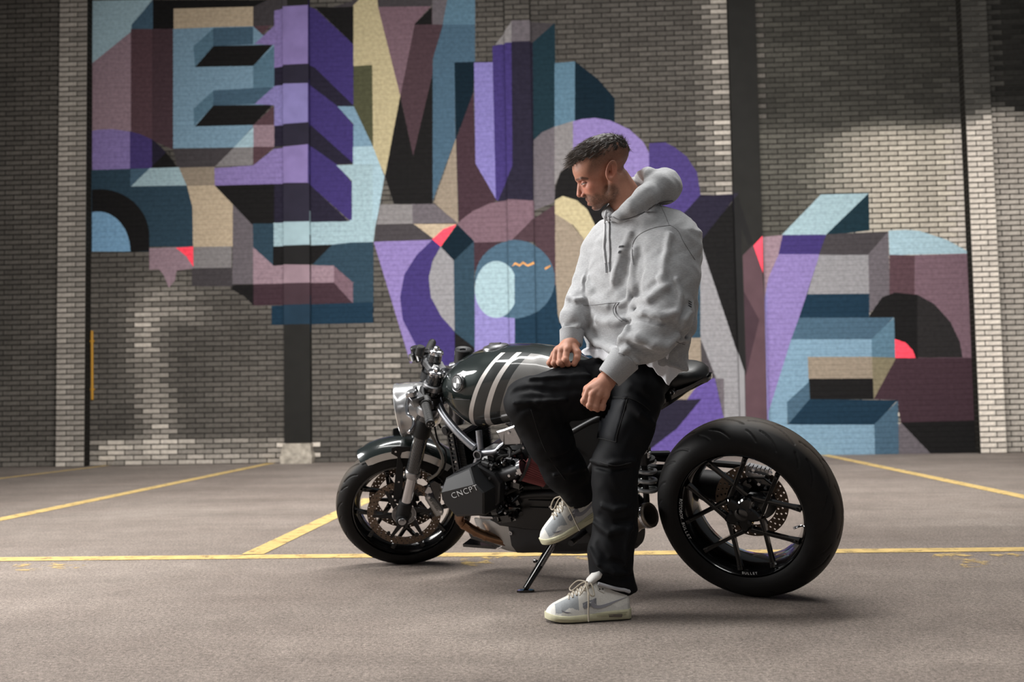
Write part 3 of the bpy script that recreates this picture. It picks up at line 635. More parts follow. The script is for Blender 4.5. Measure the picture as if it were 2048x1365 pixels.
# rear wheel
RW = wheel('rear_wheel', Matrix.Translation((0, 0, RD_R)), RD_R, 0.205, 0.262, 0.236, 0.088, R(180-63), (0.045, 0.066), 0.06)
hub = MB(); pts = []
for k in range(50):
    a = 2*math.pi*k/50; r = 0.058+0.012*math.cos(5*(a-R(180-63)))+0.002*math.cos(10*a); pts.append((r*math.cos(a), r*math.sin(a)))
hub.prism(pts, 0.05, (0, 0.05, 0), (0, 0, 1), (1, 0, 0), bev=0.006); hub.lathe([(0.0, 0.080), (0.018, 0.080), (0.024, 0.077), (0.026, 0.06)], (0, 0, 0), AY, 32)
h = hub.build('hub', K_GLOSS, RW)
for k in range(5):
    a = R(180-63)+2*math.pi*(k+0.5)/5; c = Vector((0.038*math.cos(a), 0.076, 0.038*math.sin(a))); b_ = MB(); b_.cyl(c, c+AY*0.006, 0.0065, 0.006, n=6); b_.build('wheel_bolt', K_BLK, h)
dm = disc_mesh(0.092, 0.136, 0.005, 3, 60).build('brake_disc', K_DISC, RW, 30); dm.location = (0, -0.055, 0)
dc = MB()
for k in range(6):
    a = 2*math.pi*k/6; c = Vector((0.075*math.cos(a), -0.055, 0.075*math.sin(a))); dc.box(c, (0.012, 0.006, 0.05), Matrix.Rotation(-a+math.pi/2, 3, 'Y'))
dc.lathe([(0.06, -0.06), (0.06, -0.05), (0.045, -0.05), (0.045, -0.06)], (0, 0, 0), AY, 40, closed=True); dc.build('disc_carrier', K_BLK, dm).location = (0, 0.055, 0)
vs = MB(); a = R(-14); c = Vector((-0.205*math.cos(a), 0.03, 0.205*math.sin(a))); vs.tube([c, c+Vector((0.012, 0.012, 0)), c+Vector((0.02, 0.03, 0.002))], [0.004, 0.004, 0.005], 8); vs.build('valve_stem', K_CHR, RW)
# rim lettering set letter by letter along the rim edge
def arc_text(s, rad, y, a0, da, size, parent, flip=1):
    for i, ch in enumerate(s):
        if ch == ' ': continue
        a = a0+da*i; O = Vector((rad*math.cos(a), y, rad*math.sin(a))); rdl = Vector((math.cos(a), 0, math.sin(a))); tang = Vector((-math.sin(a), 0, math.cos(a)))*(1 if da > 0 else -1)
        text_obj('rim_letter', ch, size, frame_m(O, tang, rdl.cross(Vector(tang))*0+(rdl if AY.dot(tang.cross(rdl)) > 0 else -rdl)), K_WHT, parent, 0.0004)
arc_text('ROTOBOX BULLET', 0.2215, 0.0915, R(14), R(-3.0), 0.0155, RW)
arc_text('BULLET', 0.219, 0.0895, R(-86), R(-2.6), 0.013, RW)
cal = MB(); cx = B(z5(900, 430), -0.05)
M_ = Matrix.Rotation(R(-12), 3, 'Y')
cal.box(cx, (0.085, 0.035, 0.035), M_); cal.box(cx+Vector((0, 0.025, -0.012)), (0.06, 0.02, 0.03), M_)
for i in range(6): cal.box(cx+M_ @ Vector((-0.036+0.0145*i, 0.012, 0.018)), (0.007, 0.03, 0.012), M_)
cal.build('rear_caliper', K_ALU, bike)
cb = MB(); cb.prism([(-0.05, -0.03), (0.05, -0.03), (0.06, 0.0), (0.03, 0.025), (-0.03, 0.025), (-0.06, 0.0)], 0.016, cx+Vector((0.0, 0.038, -0.035)), (1, 0, 0), (0, 0, 1), bev=0.003); cb.build('caliper_bracket', K_GLOSS, bike)
for p in ((765, 520), (830, 505), (905, 520), (985, 445), (865, 420), (950, 550)):
    c = B(z5(*p), 0.0); q = MB(); q.cyl(c-AY*0.004, c+AY*0.006, 0.006, n=8); q.build('caliper_bolt', K_CHR, bike)
# final drive and single-sided swing arm on the far side
fd = MB(); fd.lathe([(0.0, -0.16), (0.06, -0.155), (0.085, -0.13), (0.088, -0.09), (0.07, -0.075), (0.04, -0.02), (0.04, 0.03), (0, 0.03)], (0, 0, RD_R), AY, 40); fd.build('final_drive', K_BLK, bike)
sw = MB(); sw.tube(catmull([(0.02, -0.12, RD_R+0.01), (0.2, -0.125, RD_R+0.03), (0.4, -0.11, 0.40), (0.56, -0.09, 0.42)], 6), [0.06]*7+[0.05]*7+[0.055]*5, 16); sw.build('swing_arm', K_MATT, bike)
tq = MB(); tq.tube([(0.03, -0.1, RD_R+0.12), (0.52, -0.08, 0.50)], 0.013, 10); tq.build('torque_arm', K_BLK, bike)
# front wheel
FWM = FM @ Matrix.Translation((-0.09, 0, 0.30))
_low = min((BM @ FWM @ Vector(((0.24+0.06*math.cos(s))*math.cos(t), 0.06*math.sin(s), (0.24+0.06*math.cos(s))*math.sin(t)))).z for t in np.linspace(3.6, 5.8, 120) for s in np.linspace(-2, 2, 60))
FWM = FWM @ Matrix.Translation((0, 0, -_low/ (BM.to_3x3() @ FWM.to_3x3() @ Vector((0, 0, 1))).z))
FW = wheel('front_wheel', FWM, 0.30, 0.12, 0.249, 0.228, 0.05, R(100), (0.012, 0.03), 0.03)
hb = MB(); hb.lathe([(0.0, -0.085), (0.03, -0.085), (0.034, -0.06), (0.028, -0.03), (0.03, 0.03), (0.034, 0.06), (0.03, 0.085), (0, 0.085)], (0, 0, 0), AY, 32); hb.build('hub', K_GLOSS, FW)
for y in (0.066, -0.066):
    dd = disc_mesh(0.124, 0.160, 0.005, 3, 72).build('brake_disc', K_DISC, FW, 30); dd.location = (0, y, 0)
    ca = MB()
    for k in range(6):
        a = 2*math.pi*(k+0.3)/6; d = Vector((math.cos(a), 0, math.sin(a))); n = Vector((-math.sin(a), 0, math.cos(a))); c0, c1 = d*0.125+n*0.012, d*0.035-n*0.02
        ca.prism([(-0.012, 0), (0.012, 0), (0.006, 0.1), (-0.006, 0.1)], 0.006, c1, (d.z, 0, -d.x), d)
        ca.cyl(d*0.124-AY*0.005, d*0.124+AY*0.005, 0.008, n=10)
    ca.lathe([(0.048, -0.004), (0.048, 0.004), (0.03, 0.004), (0.03, -0.004)], (0, 0, 0), AY, 36, closed=True); ca.build('disc_carrier', K_BLK, dd)
ab = MB()
for k in range(44):
    a = 2*math.pi*k/44; c = Vector((0.043*math.cos(a), 0.074, 0.043*math.sin(a))); ab.box(c, (0.0032, 0.003, 0.014), Matrix.Rotation(-a+math.pi/2, 3, 'Y'))
ab.lathe([(0.05, 0.0725), (0.05, 0.0755), (0.053, 0.0755), (0.053, 0.0725)], (0, 0, 0), AY, 44, closed=True); ab.lathe([(0.034, 0.0725), (0.034, 0.0755), (0.037, 0.0755), (0.037, 0.0725)], (0, 0, 0), AY, 44, closed=True)
ab.build('sensor_ring', K_ALU, FW)
# ------------------------------------------------------------------ fork, fender, controls (in the steered frame)
WC = FM.inverted() @ FWM.translation                     # wheel centre in the fork frame
FD = Vector((-0.317, 0, 0.655)).normalized(); FU = Vector((FD.z, 0, -FD.x))   # along the legs / forward of the legs
def fpart(mb, name, m, parent=None, smooth=35):
    o = mb.build(name, m, parent or bike, smooth)
    if parent is None: o.matrix_local = FM
    return o
LEN = (Vector((-0.403, 0, 0.952))-Vector((-0.086, 0, 0.297))).length
for sg in (1, -1):
    base = Vector((-0.086, 0.105*sg, 0.297)); P = lambda t: base+FD*(LEN*t)
    fk = MB(); fk.tube([P(0.30), P(0.31), P(0.60), P(0.62), P(0.93), P(0.96)], [0.028, 0.031, 0.031, 0.032, 0.032, 0.029], 28); leg = fpart(fk, 'fork_leg', K_CAR)
    k = MB(); k.tube([P(0.06), P(0.31)], 0.0235, 24); fpart(k, 'stanchion', K_CHR, leg)
    k = MB(); k.tube([P(0.285), P(0.30), P(0.325), P(0.33)], [0.03, 0.0335, 0.0335, 0.031], 24); fpart(k, 'dust_seal', K_ALU, leg)
    k = MB(); k.tube([P(0.56), P(0.57), P(0.66), P(0.67)], [0.032, 0.0365, 0.0365, 0.032], 24); fpart(k, 'fork_band', K_MATT, leg)
    k = MB(); k.tube([P(0.0)-FD*0.03, P(0.0), P(0.05), P(0.11), P(0.115)], [0.02, 0.032, 0.031, 0.03, 0.026], 20); k.cyl(base-AY*0.03*sg, base+AY*0.035*sg, 0.027, n=24, bev=0.004); foot = fpart(k, 'fork_foot', K_MATT, leg)
    k = MB(); k.lathe([(0, 0.040), (0.008, 0.040), (0.008, 0.036), (0.016, 0.038), (0.019, 0.034), (0.019, 0.03)], base, AY*sg, 20); fpart(k, 'axle_nut', K_ALU, leg)
    k = MB(); t = P(0.96); k.tube([t-FD*0.005, t, t+FD*0.012, t+FD*0.016], [0.029, 0.030, 0.030, 0.024], 24); k.tube([t+FD*0.016, t+FD*0.028, t+FD*0.032], [0.014, 0.013, 0.008], 12); cp = fpart(k, 'fork_cap', K_CHR, leg)
    k = MB()
    for i in range(10):
        a = 2*math.pi*i/10; c = t+FD*0.006+(AY*math.cos(a)+FU*math.sin(a))*0.031; k.box(c, (0.006, 0.006, 0.008))
    fpart(k, 'cap_knurl', K_ALU, leg)
# clamps
def clamp(t, name, m, thick, wid):
    b = Vector((-0.086, 0, 0.297))+FD*(LEN*t); mb = MB(); poly = []
    for a in np.linspace(-90, 90, 10): poly.append((0.105+0.044*math.cos(R(a)), 0.044*math.sin(R(a))))
    poly += [(0.05, 0.02), (0.0, -0.005)]
    poly += [(-0.05, 0.02)]
    for a in np.linspace(90, 270, 10): poly.append((-0.105+0.044*math.cos(R(a)), 0.044*math.sin(R(a))))
    poly += [(-0.06, -0.06), (-0.03, -0.085), (0.03, -0.085), (0.06, -0.06)]
    mb.prism(poly, thick, b, AY, FU, bev=0.005); return fpart(mb, name, m), b
tc, tb = clamp(0.885, 'top_clamp', K_ALU, 0.03, 0)
lc, lb = clamp(0.73, 'lower_clamp', K_ALU, 0.036, 0)
k = MB(); k.prism([(-0.06, -0.02), (0.06, -0.02), (0.065, 0.0), (0.012, 0.012), (-0.012, 0.012), (-0.065, 0)], 0.006, tb+FD*0.018, AY, FU, bev=0.002); fpart(k, 'clamp_chevron', K_WHT, tc)
sn = tb-FU*0.055+FD*0.015
k = MB(); k.tube([sn, sn+FD*0.02], 0.022, 24)
for i in range(12):
    a = 2*math.pi*i/12; k.box(sn+FD*0.012+(AY*math.cos(a)+FU*math.sin(a))*0.022, (0.007, 0.007, 0.012))
fpart(k, 'stem_nut', K_CHR, tc); k = MB(); k.tube([sn+FD*0.0195, sn+FD*0.0215], 0.013, 20); fpart(k, 'stem_nut_core', K_GLOSS, tc)
k = MB(); k.tube([lb-FU*0.055, tb-FU*0.055], 0.03, 24); fpart(k, 'steering_stem', K_MATT, tc)
# headlight: round bucket looking along the fork frame's +x
hc = Vector((-0.275, 0, 0.745)); HX = Vector((1, 0, 0.06)).normalized(); HRAD = 0.112
k = MB(); k.lathe([(0.0, -0.10), (0.05, -0.095), (0.085, -0.07), (0.104, -0.02), (0.111, 0.04), (HRAD, 0.072), (HRAD+0.003, 0.076), (HRAD+0.003, 0.088), (HRAD-0.002, 0.092), (HRAD-0.008, 0.088), (HRAD-0.01, 0.07)], hc, HX, 56); hl = fpart(k, 'headlight', mat('headlight_silver', (206, 206, 206), 0.22, 0.7, 0.6), None, 40)
k = MB(); k.lathe([(0.0, 0.098), (0.04, 0.096), (0.08, 0.088), (HRAD-0.009, 0.078)], hc, HX, 48)
g = mat('headlight_glass', (20, 22, 24), 0.05, 0.2, 1.0); fpart(k, 'lens', g, hl)
for y in (0.119, -0.119):
    k = MB(); k.tube([hc+Vector((0, y*0.92, 0)), hc+Vector((-0.02, y*1.0, 0.02))], 0.012, 10); fpart(k, 'headlight_mount', K_BLK, hl)
# clip-on bars, grips, levers
for sg in (1, -1):
    b0 = tb+FD*(-0.055)+AY*0.105*sg; end = Vector((-0.353, 0.37*sg, 0.858)) if sg > 0 else Vector((-0.353, -0.37, 0.858)); st_ = Vector((-0.325, 0.15*sg, 0.885))
    bar = MB(); bar.tube([st_-AY*0.03*sg, st_, end], 0.011, 16); bo = fpart(bar, 'clip_on_bar', K_BLK)
    cl = MB(); cl.tube([b0-FD*0.018, b0+FD*0.018], 0.042, 24); cl.box((b0+st_)/2+AY*0.01*sg, (0.035, 0.05, 0.03)); fpart(cl, 'bar_clamp', K_MATT, bo)
    gd = (end-st_).normalized(); g0 = st_.lerp(end, 0.40); pts = []; rad = []
    for i in range(31):
        pts.append(g0.lerp(end, i/30)); rad.append(0.0175 if i % 3 else 0.0160)
    rad[0] = 0.014; rad[1] = 0.0205; rad[2] = 0.0205
    gr = MB(); gr.tube(pts, rad, 20); fpart(gr, 'grip', K_RUB, bo)
    be = MB(); be.tube([end, end+gd*0.006, end+gd*0.018, end+gd*0.02], [0.0165, 0.018, 0.018, 0.014], 20); fpart(be, 'bar_end', K_BLK, bo)
    bh = MB()
    for i in range(5):
        a = 2*math.pi*i/5; w_ = gd.cross(Vector((1, 0, 0))).normalized(); u_ = gd.cross(w_); c = end+gd*0.021+(w_*math.cos(a)+u_*math.sin(a))*0.009; bh.box(c, (0.004, 0.004, 0.004))
    fpart(bh, 'bar_end_detail', K_ALU, bo)
    mc = MB(); c = st_.lerp(end, 0.28)+Vector((0.028, 0, 0.008)); mc.box(c, (0.05, 0.055, 0.034), Matrix.Rotation(R(20), 3, 'Z')); mc.cyl(c+Vector((0.01, 0.0, 0.02)), c+Vector((0.01, 0.0, 0.045)), 0.019, n=20, bev=0.003); fpart(mc, 'master_cylinder', K_ALU if sg > 0 else K_BLK, bo)
    sw_ = MB(); c = st_.lerp(end, 0.32)-Vector((0.005, 0, 0.006)); sw_.tube([c-gd*0.018, c+gd*0.018], 0.0225, 16); sw_.box(c+Vector((-0.01, 0, -0.02)), (0.03, 0.03, 0.02)); fpart(sw_, 'switch_gear', K_BLK, bo)
    lv = [Vector((-0.275, 0.19*sg, 0.893)), Vector((-0.262, 0.225*sg, 0.873)), Vector((-0.262, 0.26*sg, 0.853)), Vector((-0.283, 0.30*sg, 0.851)), Vector((-0.281, 0.34*sg, 0.84)), Vector((-0.262, 0.375*sg, 0.835))]
    le = MB(); cv = catmull(lv, 5); le.tube(cv, [0.0085-0.0035*i/(len(cv)-1) for i in range(len(cv)-1)]+[0.007], 10); fpart(le, 'lever', K_CHR if sg > 0 else K_BLK, bo)
    pv = MB(); pv.cyl(lv[0]-Vector((0, 0, 0.014)), lv[0]+Vector((0, 0, 0.014)), 0.012, n=14); pv.cyl(lv[0]+Vector((-0.03, -0.02*sg, -0.012)), lv[0]+Vector((-0.03, -0.02*sg, 0.03)), 0.009, n=10); fpart(pv, 'lever_pivot', K_ALU, bo)
# far-side brake reservoir
k = MB(); c = FQ(z1(800, 275), -0.16); k.cyl(c-FD*0.022, c+FD*0.022, 0.02, n=20, bev=0.004); k.tube([c-FD*0.02, c+Vector((-0.03, 0.02, -0.06))], 0.006, 8); fpart(k, 'brake_reservoir', K_BLK)
# fender: dark top with silver edge bands, carried by two plates
def fend(r0, prof, a0, a1, n=30):
    mb = MB(); rings = []
    for i in range(n+1):
        f_ = i/n; a = R(a0+(a1-a0)*f_); e = min(1, 8*f_+0.45, 8*(1-f_)+0.45); d = Vector((math.cos(a), 0, math.sin(a)))
        rings.append([WC+d*(r0+dr)+AY*y*(0.75+0.25*e) for dr, y in prof])
    mb.loft(rings, caps=True); return mb
top = [(-0.002, -0.066), (0.014, -0.05), (0.024, -0.025), (0.027, 0), (0.024, 0.025), (0.014, 0.05), (-0.002, 0.066), (-0.004, 0.064), (0.011, 0.048), (0.021, 0.024), (0.024, 0), (0.021, -0.024), (0.011, -0.048), (-0.004, -0.064)]
fn = fpart(fend(0.312, top, 68, 146), 'front_fender', K_GREEN, None, 50)
for sg in (1, -1):
    band = [(-0.001, 0.0665*sg), (-0.031, 0.073*sg), (-0.032, 0.0705*sg), (-0.002, 0.064*sg)]
    fpart(fend(0.312, band, 72, 146), 'fender_edge', K_SILV, fn, 30)
    cs = [FQ(z2(*q), 0.082) for q in ((545, 250), (600, 235), (720, 240), (722, 270), (640, 290), (625, 330), (650, 400), (650, 520), (640, 640), (615, 745), (560, 740), (570, 600), (585, 480), (600, 330), (545, 300))]
    br = MB(); br.prism([(c.x, c.z) for c in cs], 0.006, (0, 0.082*sg, 0), (1, 0, 0), (0, 0, 1), bev=0.001); fpart(br, 'fender_bracket', K_MATT, fn)
    for q in ((585, 280), (612, 548), (580, 710)):
        c = FQ(z2(*q), 0.085); c.y *= sg; bb = MB(); bb.cyl(c, c+AY*0.006*sg, 0.0055, 0.0045, n=10); fpart(bb, 'fender_bolt', K_CHR, fn)
# front calipers
for sg in (1, -1):
    cs = [FQ(z2(*q), 0.09) for q in ((845, 690), (870, 650), (930, 690), (985, 770), (1010, 810), (1000, 835), (945, 850), (900, 780))]
    cb = MB(); cb.prism([(c.x, c.z) for c in cs], 0.05, (0, 0.085*sg, 0), (1, 0, 0), (0, 0, 1), bev=0.008); co = fpart(cb, 'front_caliper', mat('caliper_nickel', (178, 178, 178), 0.38, 0.55))
    if sg > 0:
        a_, b_ = FQ(z2(890, 700), 0.111), FQ(z2(965, 810), 0.111); U = (b_-a_).normalized(); O = (a_+b_)/2
        tx = text_obj('brand_lettering', 'brembo', 0.021, frame_m(O, U, AY.cross(U) if (U.cross(AY.cross(U))).dot(AY) > 0 else -AY.cross(U)), K_GLOSS, co, 0.0008)
        cu = [FQ(z2(*q), 0.1) for q in ((835, 650), (870, 590), (905, 600), (920, 650), (870, 670))]
        pb_ = MB(); pb_.prism([(c.x, c.z) for c in cu], 0.03, (0, 0.085, 0), (1, 0, 0), (0, 0, 1), bev=0.003); fpart(pb_, 'caliper_mount', K_CHR, co)
        cu = [FQ(z2(*q), 0.1) for q in ((880, 560), (930, 530), (985, 560), (985, 640), (960, 720), (930, 690), (900, 620))]
        pb_ = MB(); pb_.prism([(c.x, c.z) for c in cu], 0.035, (0, 0.09, 0), (1, 0, 0), (0, 0, 1), bev=0.004); fpart(pb_, 'caliper_bridge', K_GLOSS, co)
        for q in ((880, 690), (985, 815)):
            c = FQ(z2(*q), 0.111); bb = MB(); bb.cyl(c, c+AY*0.004, 0.006, n=8); fpart(bb, 'caliper_bolt', K_CHR, co)
hs = MB(); hs.tube(catmull([FQ(z2(*q), y) for q, y in (((890, 110), 0.08), ((930, 190), 0.09), ((985, 290), 0.1), ((1000, 370), 0.11), ((960, 470), 0.12), ((880, 530), 0.115))], 8), 0.0065, 8); fpart(hs, 'brake_hose', mat('steel_braid', (150, 148, 142), 0.4, 0.6, bump=0.6, bscale=900))
hs = MB(); hs.tube(catmull([FQ(z2(*q), y) for q, y in (((930, 60), 0.03), ((960, 190), 0.05), ((1030, 290), 0.06), ((1010, 440), 0.08), ((950, 510), 0.09))], 8), 0.004, 8); fpart(hs, 'sensor_cable', K_MATT)
for pts in ([((900, 640), 0.14), ((980, 560), 0.1), ((1010, 700), 0.05), ((960, 860), 0.05), ((900, 930), 0.02)], [((930, 640), 0.12), ((1000, 500), 0.06), ((985, 640), 0.05), ((1000, 760), 0.08), ((1060, 880), 0.1)], [((760, 740), 0.1), ((840, 780), 0.08), ((930, 860), 0.04), ((985, 960), 0.02)]):
    hs = MB(); hs.tube(catmull([FQ(z1(*q), y) for q, y in pts], 8), 0.0045, 8); fpart(hs, 'control_cable', K_MATT)
# ------------------------------------------------------------------ tank, seat, frame, engine, exhaust
def interp(tab, x):
    xs = [t[0] for t in tab]; return [float(np.interp(x, xs, [t[k] for t in tab])) for k in range(1, len(tab[0]))]
# tank sections: x, top z, bottom z, half width, shoulder height fraction
TK = [(0.46, 0.835, 0.78, 0.085), (0.54, 0.885, 0.745, 0.115), (0.64, 0.935, 0.715, 0.145), (0.72, 0.961, 0.700, 0.160), (0.80, 0.974, 0.690, 0.172), (0.888, 0.978, 0.678, 0.180), (0.96, 0.976, 0.664, 0.182), (1.03, 0.967, 0.655, 0.178), (1.08, 0.953, 0.672, 0.168), (1.12, 0.934, 0.700, 0.152), (1.16, 0.905, 0.745, 0.128), (1.185, 0.880, 0.785, 0.100), (1.203, 0.855, 0.815, 0.055)]
xs = np.linspace(0.46, 1.203, 64); rings = []
for x in xs:
    zt, zb, hw = interp(TK, x); zc = zb+(zt-zb)*0.50; ring = []
    for k in range(72):
        a = 2*math.pi*k/72; c, s = math.cos(a), math.sin(a); e = 2/2.6
        y = hw*math.copysign(abs(c)**e, c); z = zc+((zt-zc) if s > 0 else (zc-zb))*math.copysign(abs(s)**(2/2.15), s)
        # knee indentation on the flank, towards the seat
        dent = 0.016*math.exp(-((x-0.80)/0.17)**2)*math.exp(-((z-0.80)/0.075)**2)
        # crease where the shoulder rolls over
        y -= math.copysign(dent, y) if abs(y) > 0.05 else 0
        ring.append(Vector((x, y, z)))
    rings.append(ring)
tk = MB(); tk.loft(rings)
def tank_mat():
    m = bpy.data.materials.new('tank_lacquer'); m.use_nodes = True; nt = m.node_tree; N, L = nt.nodes, nt.links; b = N['Principled BSDF']
    tc = N.new('ShaderNodeTexCoord'); sx = N.new('ShaderNodeSeparateXYZ'); L.new(tc.outputs['Object'], sx.inputs[0])
    def mth(op, a, b_=None, c=None):
        n = N.new('ShaderNodeMath'); n.operation = op
        for i, v in enumerate((a, b_, c)):
            if v is None: continue
            if isinstance(v, (int, float)): n.inputs[i].default_value = v
            else: L.new(v, n.inputs[i])
        return n.outputs[0]
    z = sx.outputs['Z']; x = sx.outputs['X']
    dz = mth('SUBTRACT', 0.97, z)
    t = mth('ADD', x, mth('ADD', mth('MULTIPLY', dz, TS[0]), mth('MULTIPLY', mth('MULTIPLY', dz, dz), TS[1])))
    u = mth('DIVIDE', mth('SUBTRACT', t, 0.4), 1.0)
    cr = N.new('ShaderNodeValToRGB'); cr.color_ramp.interpolation = 'CONSTANT'; el = cr.color_ramp.elements
    G = (*lin((24, 32, 31)), 1); Wh = (*lin((205, 200, 196)), 1); D = (*lin((52, 54, 54)), 1); S = (*lin((120, 119, 117)), 1)
    stops = [(0.0, S)]+[(v-0.4, c) for v, c in ((TSTOP[0], D), (TSTOP[1], Wh), (TSTOP[2], D), (TSTOP[3], Wh), (TSTOP[4], G))]
    el[0].position = 0; el[0].color = S
    el[1].position = stops[1][0]; el[1].color = stops[1][1]
    for p, c in stops[2:]:
        e = el.new(p); e.color = c
    L.new(u, cr.inputs[0])
    # dark centre saddle along the top
    ay = mth('ABSOLUTE', sx.outputs['Y']); sad = mth('LESS_THAN', ay, mth('ADD', 0.082, mth('MULTIPLY', mth('SUBTRACT', x, 0.95), 0.06)))
    sad = mth('MULTIPLY', sad, mth('GREATER_THAN', z, 0.85))
    mx = N.new('ShaderNodeMix'); mx.data_type = 'RGBA'; L.new(sad, mx.inputs[0]); L.new(cr.outputs[0], mx.inputs[6]); mx.inputs[7].default_value = G
    L.new(mx.outputs[2], b.inputs['Base Color']); b.inputs['Metallic'].default_value = 0.35; b.inputs['Roughness'].default_value = 0.4; b.inputs['Specular IOR Level'].default_value = 0.15; b.inputs['Coat Weight'].default_value = 0.9; b.inputs['Coat Roughness'].default_value = 0.04
    return m
def tanksurf(p):
    """where the photo position p meets the tank's flank (march outwards-in)"""
    best = None
    for y in np.linspace(0.19, 0.0, 77):
        q = B(p, y)
        if not 0.46 < q.x < 1.203: continue
        zt, zb, hw = interp(TK, q.x); zc = zb+(zt-zb)*0.5; hz_ = (zt-zc) if q.z > zc else (zc-zb)
        if (abs(y)/hw)**2.6+(abs(q.z-zc)/hz_)**2.15 <= 1: return q
    return B(p, 0.15)
# stripe edges as they run over the flank: top and bottom positions in the photo
def tline(a, b): return tanksurf(z1(*a)), tanksurf(z1(*b))
ed = [tline((1500, 330), (1225, 960)), tline((1540, 310), (1270, 980)), tline((1628, 330), (1355, 985)), tline((1665, 320), (1415, 970)), tline((1730, 330), (1500, 960))]
md = [tanksurf(z1(*q)) for q in ((1265, 640), (1310, 660), (1395, 700), (1440, 700), (1530, 720))]
ks = [((b.x-a.x)/(a.z-b.z)) for a, b in ed]
A_ = np.array([[0.97-q.z, (0.97-q.z)**2] for pr in ed for q in pr]+[[0.97-q.z, (0.97-q.z)**2] for q in md])
# least squares of x = c_i - k1*dz - k2*dz^2 with one offset per edge
rows, rhs = [], []
for i in range(5):
    for q in (ed[i][0], ed[i][1], md[i]):
        r_ = [0]*7; r_[i] = 1; dz = 0.97-q.z; r_[5] = -dz; r_[6] = -dz*dz; rows.append(r_); rhs.append(q.x)
sol = np.linalg.lstsq(np.array(rows), np.array(rhs), rcond=None)[0]
TS = (float(sol[5]), float(sol[6])); TSTOP = sorted(float(v) for v in sol[:5])
tank = tk.build('fuel_tank', tank_mat(), bike, 180)
# lower tank skirt line, filler cap, roundel
cp = MB(); c = Vector((0.955, 0.0, 0.972)); cp.lathe([(0, 0.016), (0.03, 0.015), (0.036, 0.011), (0.05, 0.009), (0.053, 0.004), (0.053, -0.01)], c, (0, 0, 1), 32); cp.box(c+Vector((0, 0, 0.018)), (0.05, 0.012, 0.006)); cp.build('filler_cap', K_ALU, tank)
rc_ = tanksurf(z1(1135, 565)); e = 0.004
def tn(q):
    a = tanksurf(proj(BM @ (q+Vector((0.012, 0, 0))))); b_ = tanksurf(proj(BM @ (q+Vector((0, 0, 0.012))))); n = (a-q).cross(b_-q)
    n = n if n.y > 0 else -n; return n.normalized()
nn = tn(rc_); nn = (nn+Vector((0.15, 0.5, 0))).normalized(); uu = Vector((0, 0, 1)); uu = (uu-nn*uu.dot(nn)).normalized(); ww = uu.cross(nn)
rb = MB(); rb.lathe([(0, 0.006), (0.030, 0.006), (0.034, 0.003), (0.035, -0.012)], rc_, nn, 40); ro = rb.build('tank_roundel', K_GLOSS, tank)
rg = MB(); rg.lathe([(0.0335, 0.0035), (0.0345, 0.0045), (0.0355, 0.0035), (0.0355, -0.008)], rc_, nn, 40); rg.build('roundel_rim', K_ALU, ro)
for k in range(4):
    q = MB(); pts = [rc_+nn*0.0066]+[rc_+nn*0.0066+(ww*math.cos(R(90*k+9*i))+uu*math.sin(R(90*k+9*i)))*0.020 for i in range(11)]
    q.add(pts, [tuple(range(12))]); q.build('roundel_quarter', K_WHT if k % 2 == 0 else K_BLK, ro, None)
for L_, rr_ in (([(1010, 692), (1100, 705), (1245, 712)], 0.0014),):
    g_ = MB(); pts = [tanksurf(z1(*tuple(p)[:2])) for p in catmull([(x, y, 0) for x, y in L_], 4)]; g_.tube(pts, rr_, 6); g_.build('tank_crease', K_BLK, tank)
# gauge cup behind the stem
gq = B(z1(1185, 318), 0.0); gm = MB(); gm.lathe([(0, 0.02), (0.014, 0.02), (0.016, 0.026), (0.032, 0.03), (0.036, 0.026), (0.037, -0.03), (0.03, -0.035)], gq, Vector((-0.25, 0, 1)), 32); gm.build('instrument_cup', K_BLK, bike)
gm = MB(); gm.tube([gq+Vector((0.02, 0, -0.03)), gq+Vector((0.07, 0, -0.04))], 0.012, 10); gm.build('instrument_bracket', K_ALU, bike)
# seat
def seat_ring(x, zt, zb, hw):
    r_ = []
    for k in range(32):
        a = 2*math.pi*k/32; c, s = math.cos(a), math.sin(a); r_.append(Vector((x, hw*math.copysign(abs(c)**0.75, c), (zt+zb)/2+(zt-zb)/2*math.copysign(abs(s)**0.8, s))))
    return r_
S_T = [(0.088, 0.842, 0.832, 0.02), (0.096, 0.856, 0.824, 0.055), (0.12, 0.872, 0.815, 0.085), (0.155, 0.881, 0.804, 0.105), (0.195, 0.883, 0.793, 0.118), (0.25, 0.877, 0.780, 0.125), (0.32, 0.862, 0.765, 0.13), (0.40, 0.848, 0.755, 0.125), (0.48, 0.838, 0.75, 0.11), (0.56, 0.835, 0.76, 0.085)]
st = MB(); st.loft([seat_ring(x, *interp(S_T, x)) for x in np.linspace(0.088, 0.56, 40)]); seat = st.build('seat', K_LEA, bike, 180)
sm_ = MB(); zt, zb, hw = interp(S_T, 0.185)
sm_.tube([v+(v-Vector((0.185, 0, 0.838))).normalized()*0.0005 for v in seat_ring(0.185, zt, zb, hw)], 0.0018, 6, closed=True); sm_.build('seat_seam', K_MATT, seat)
pr = []
for x in np.linspace(0.080, 0.52, 30):
    zt, zb, hw = interp(S_T, max(x, 0.092)); h = 0.016 if x < 0.13 else 0.016+0.032*min(1, (x-0.13)/0.1); zz_ = zb+0.004; hw = max(0.012, hw*0.97)+0.002
    if x < 0.092: hw = 0.03
    pr.append([Vector((x, y, z)) for y, z in ((-hw, zz_+0.004), (-hw*0.5, zz_-h*0.2), (hw*0.5, zz_-h*0.2), (hw, zz_+0.004), (hw*1.01, zz_-h*0.6), (hw*0.9, zz_-h), (-hw*0.9, zz_-h), (-hw*1.01, zz_-h*0.6))])
sp = MB(); sp.loft(pr); span = sp.build('seat_pan', K_GLOSS, bike, 40)
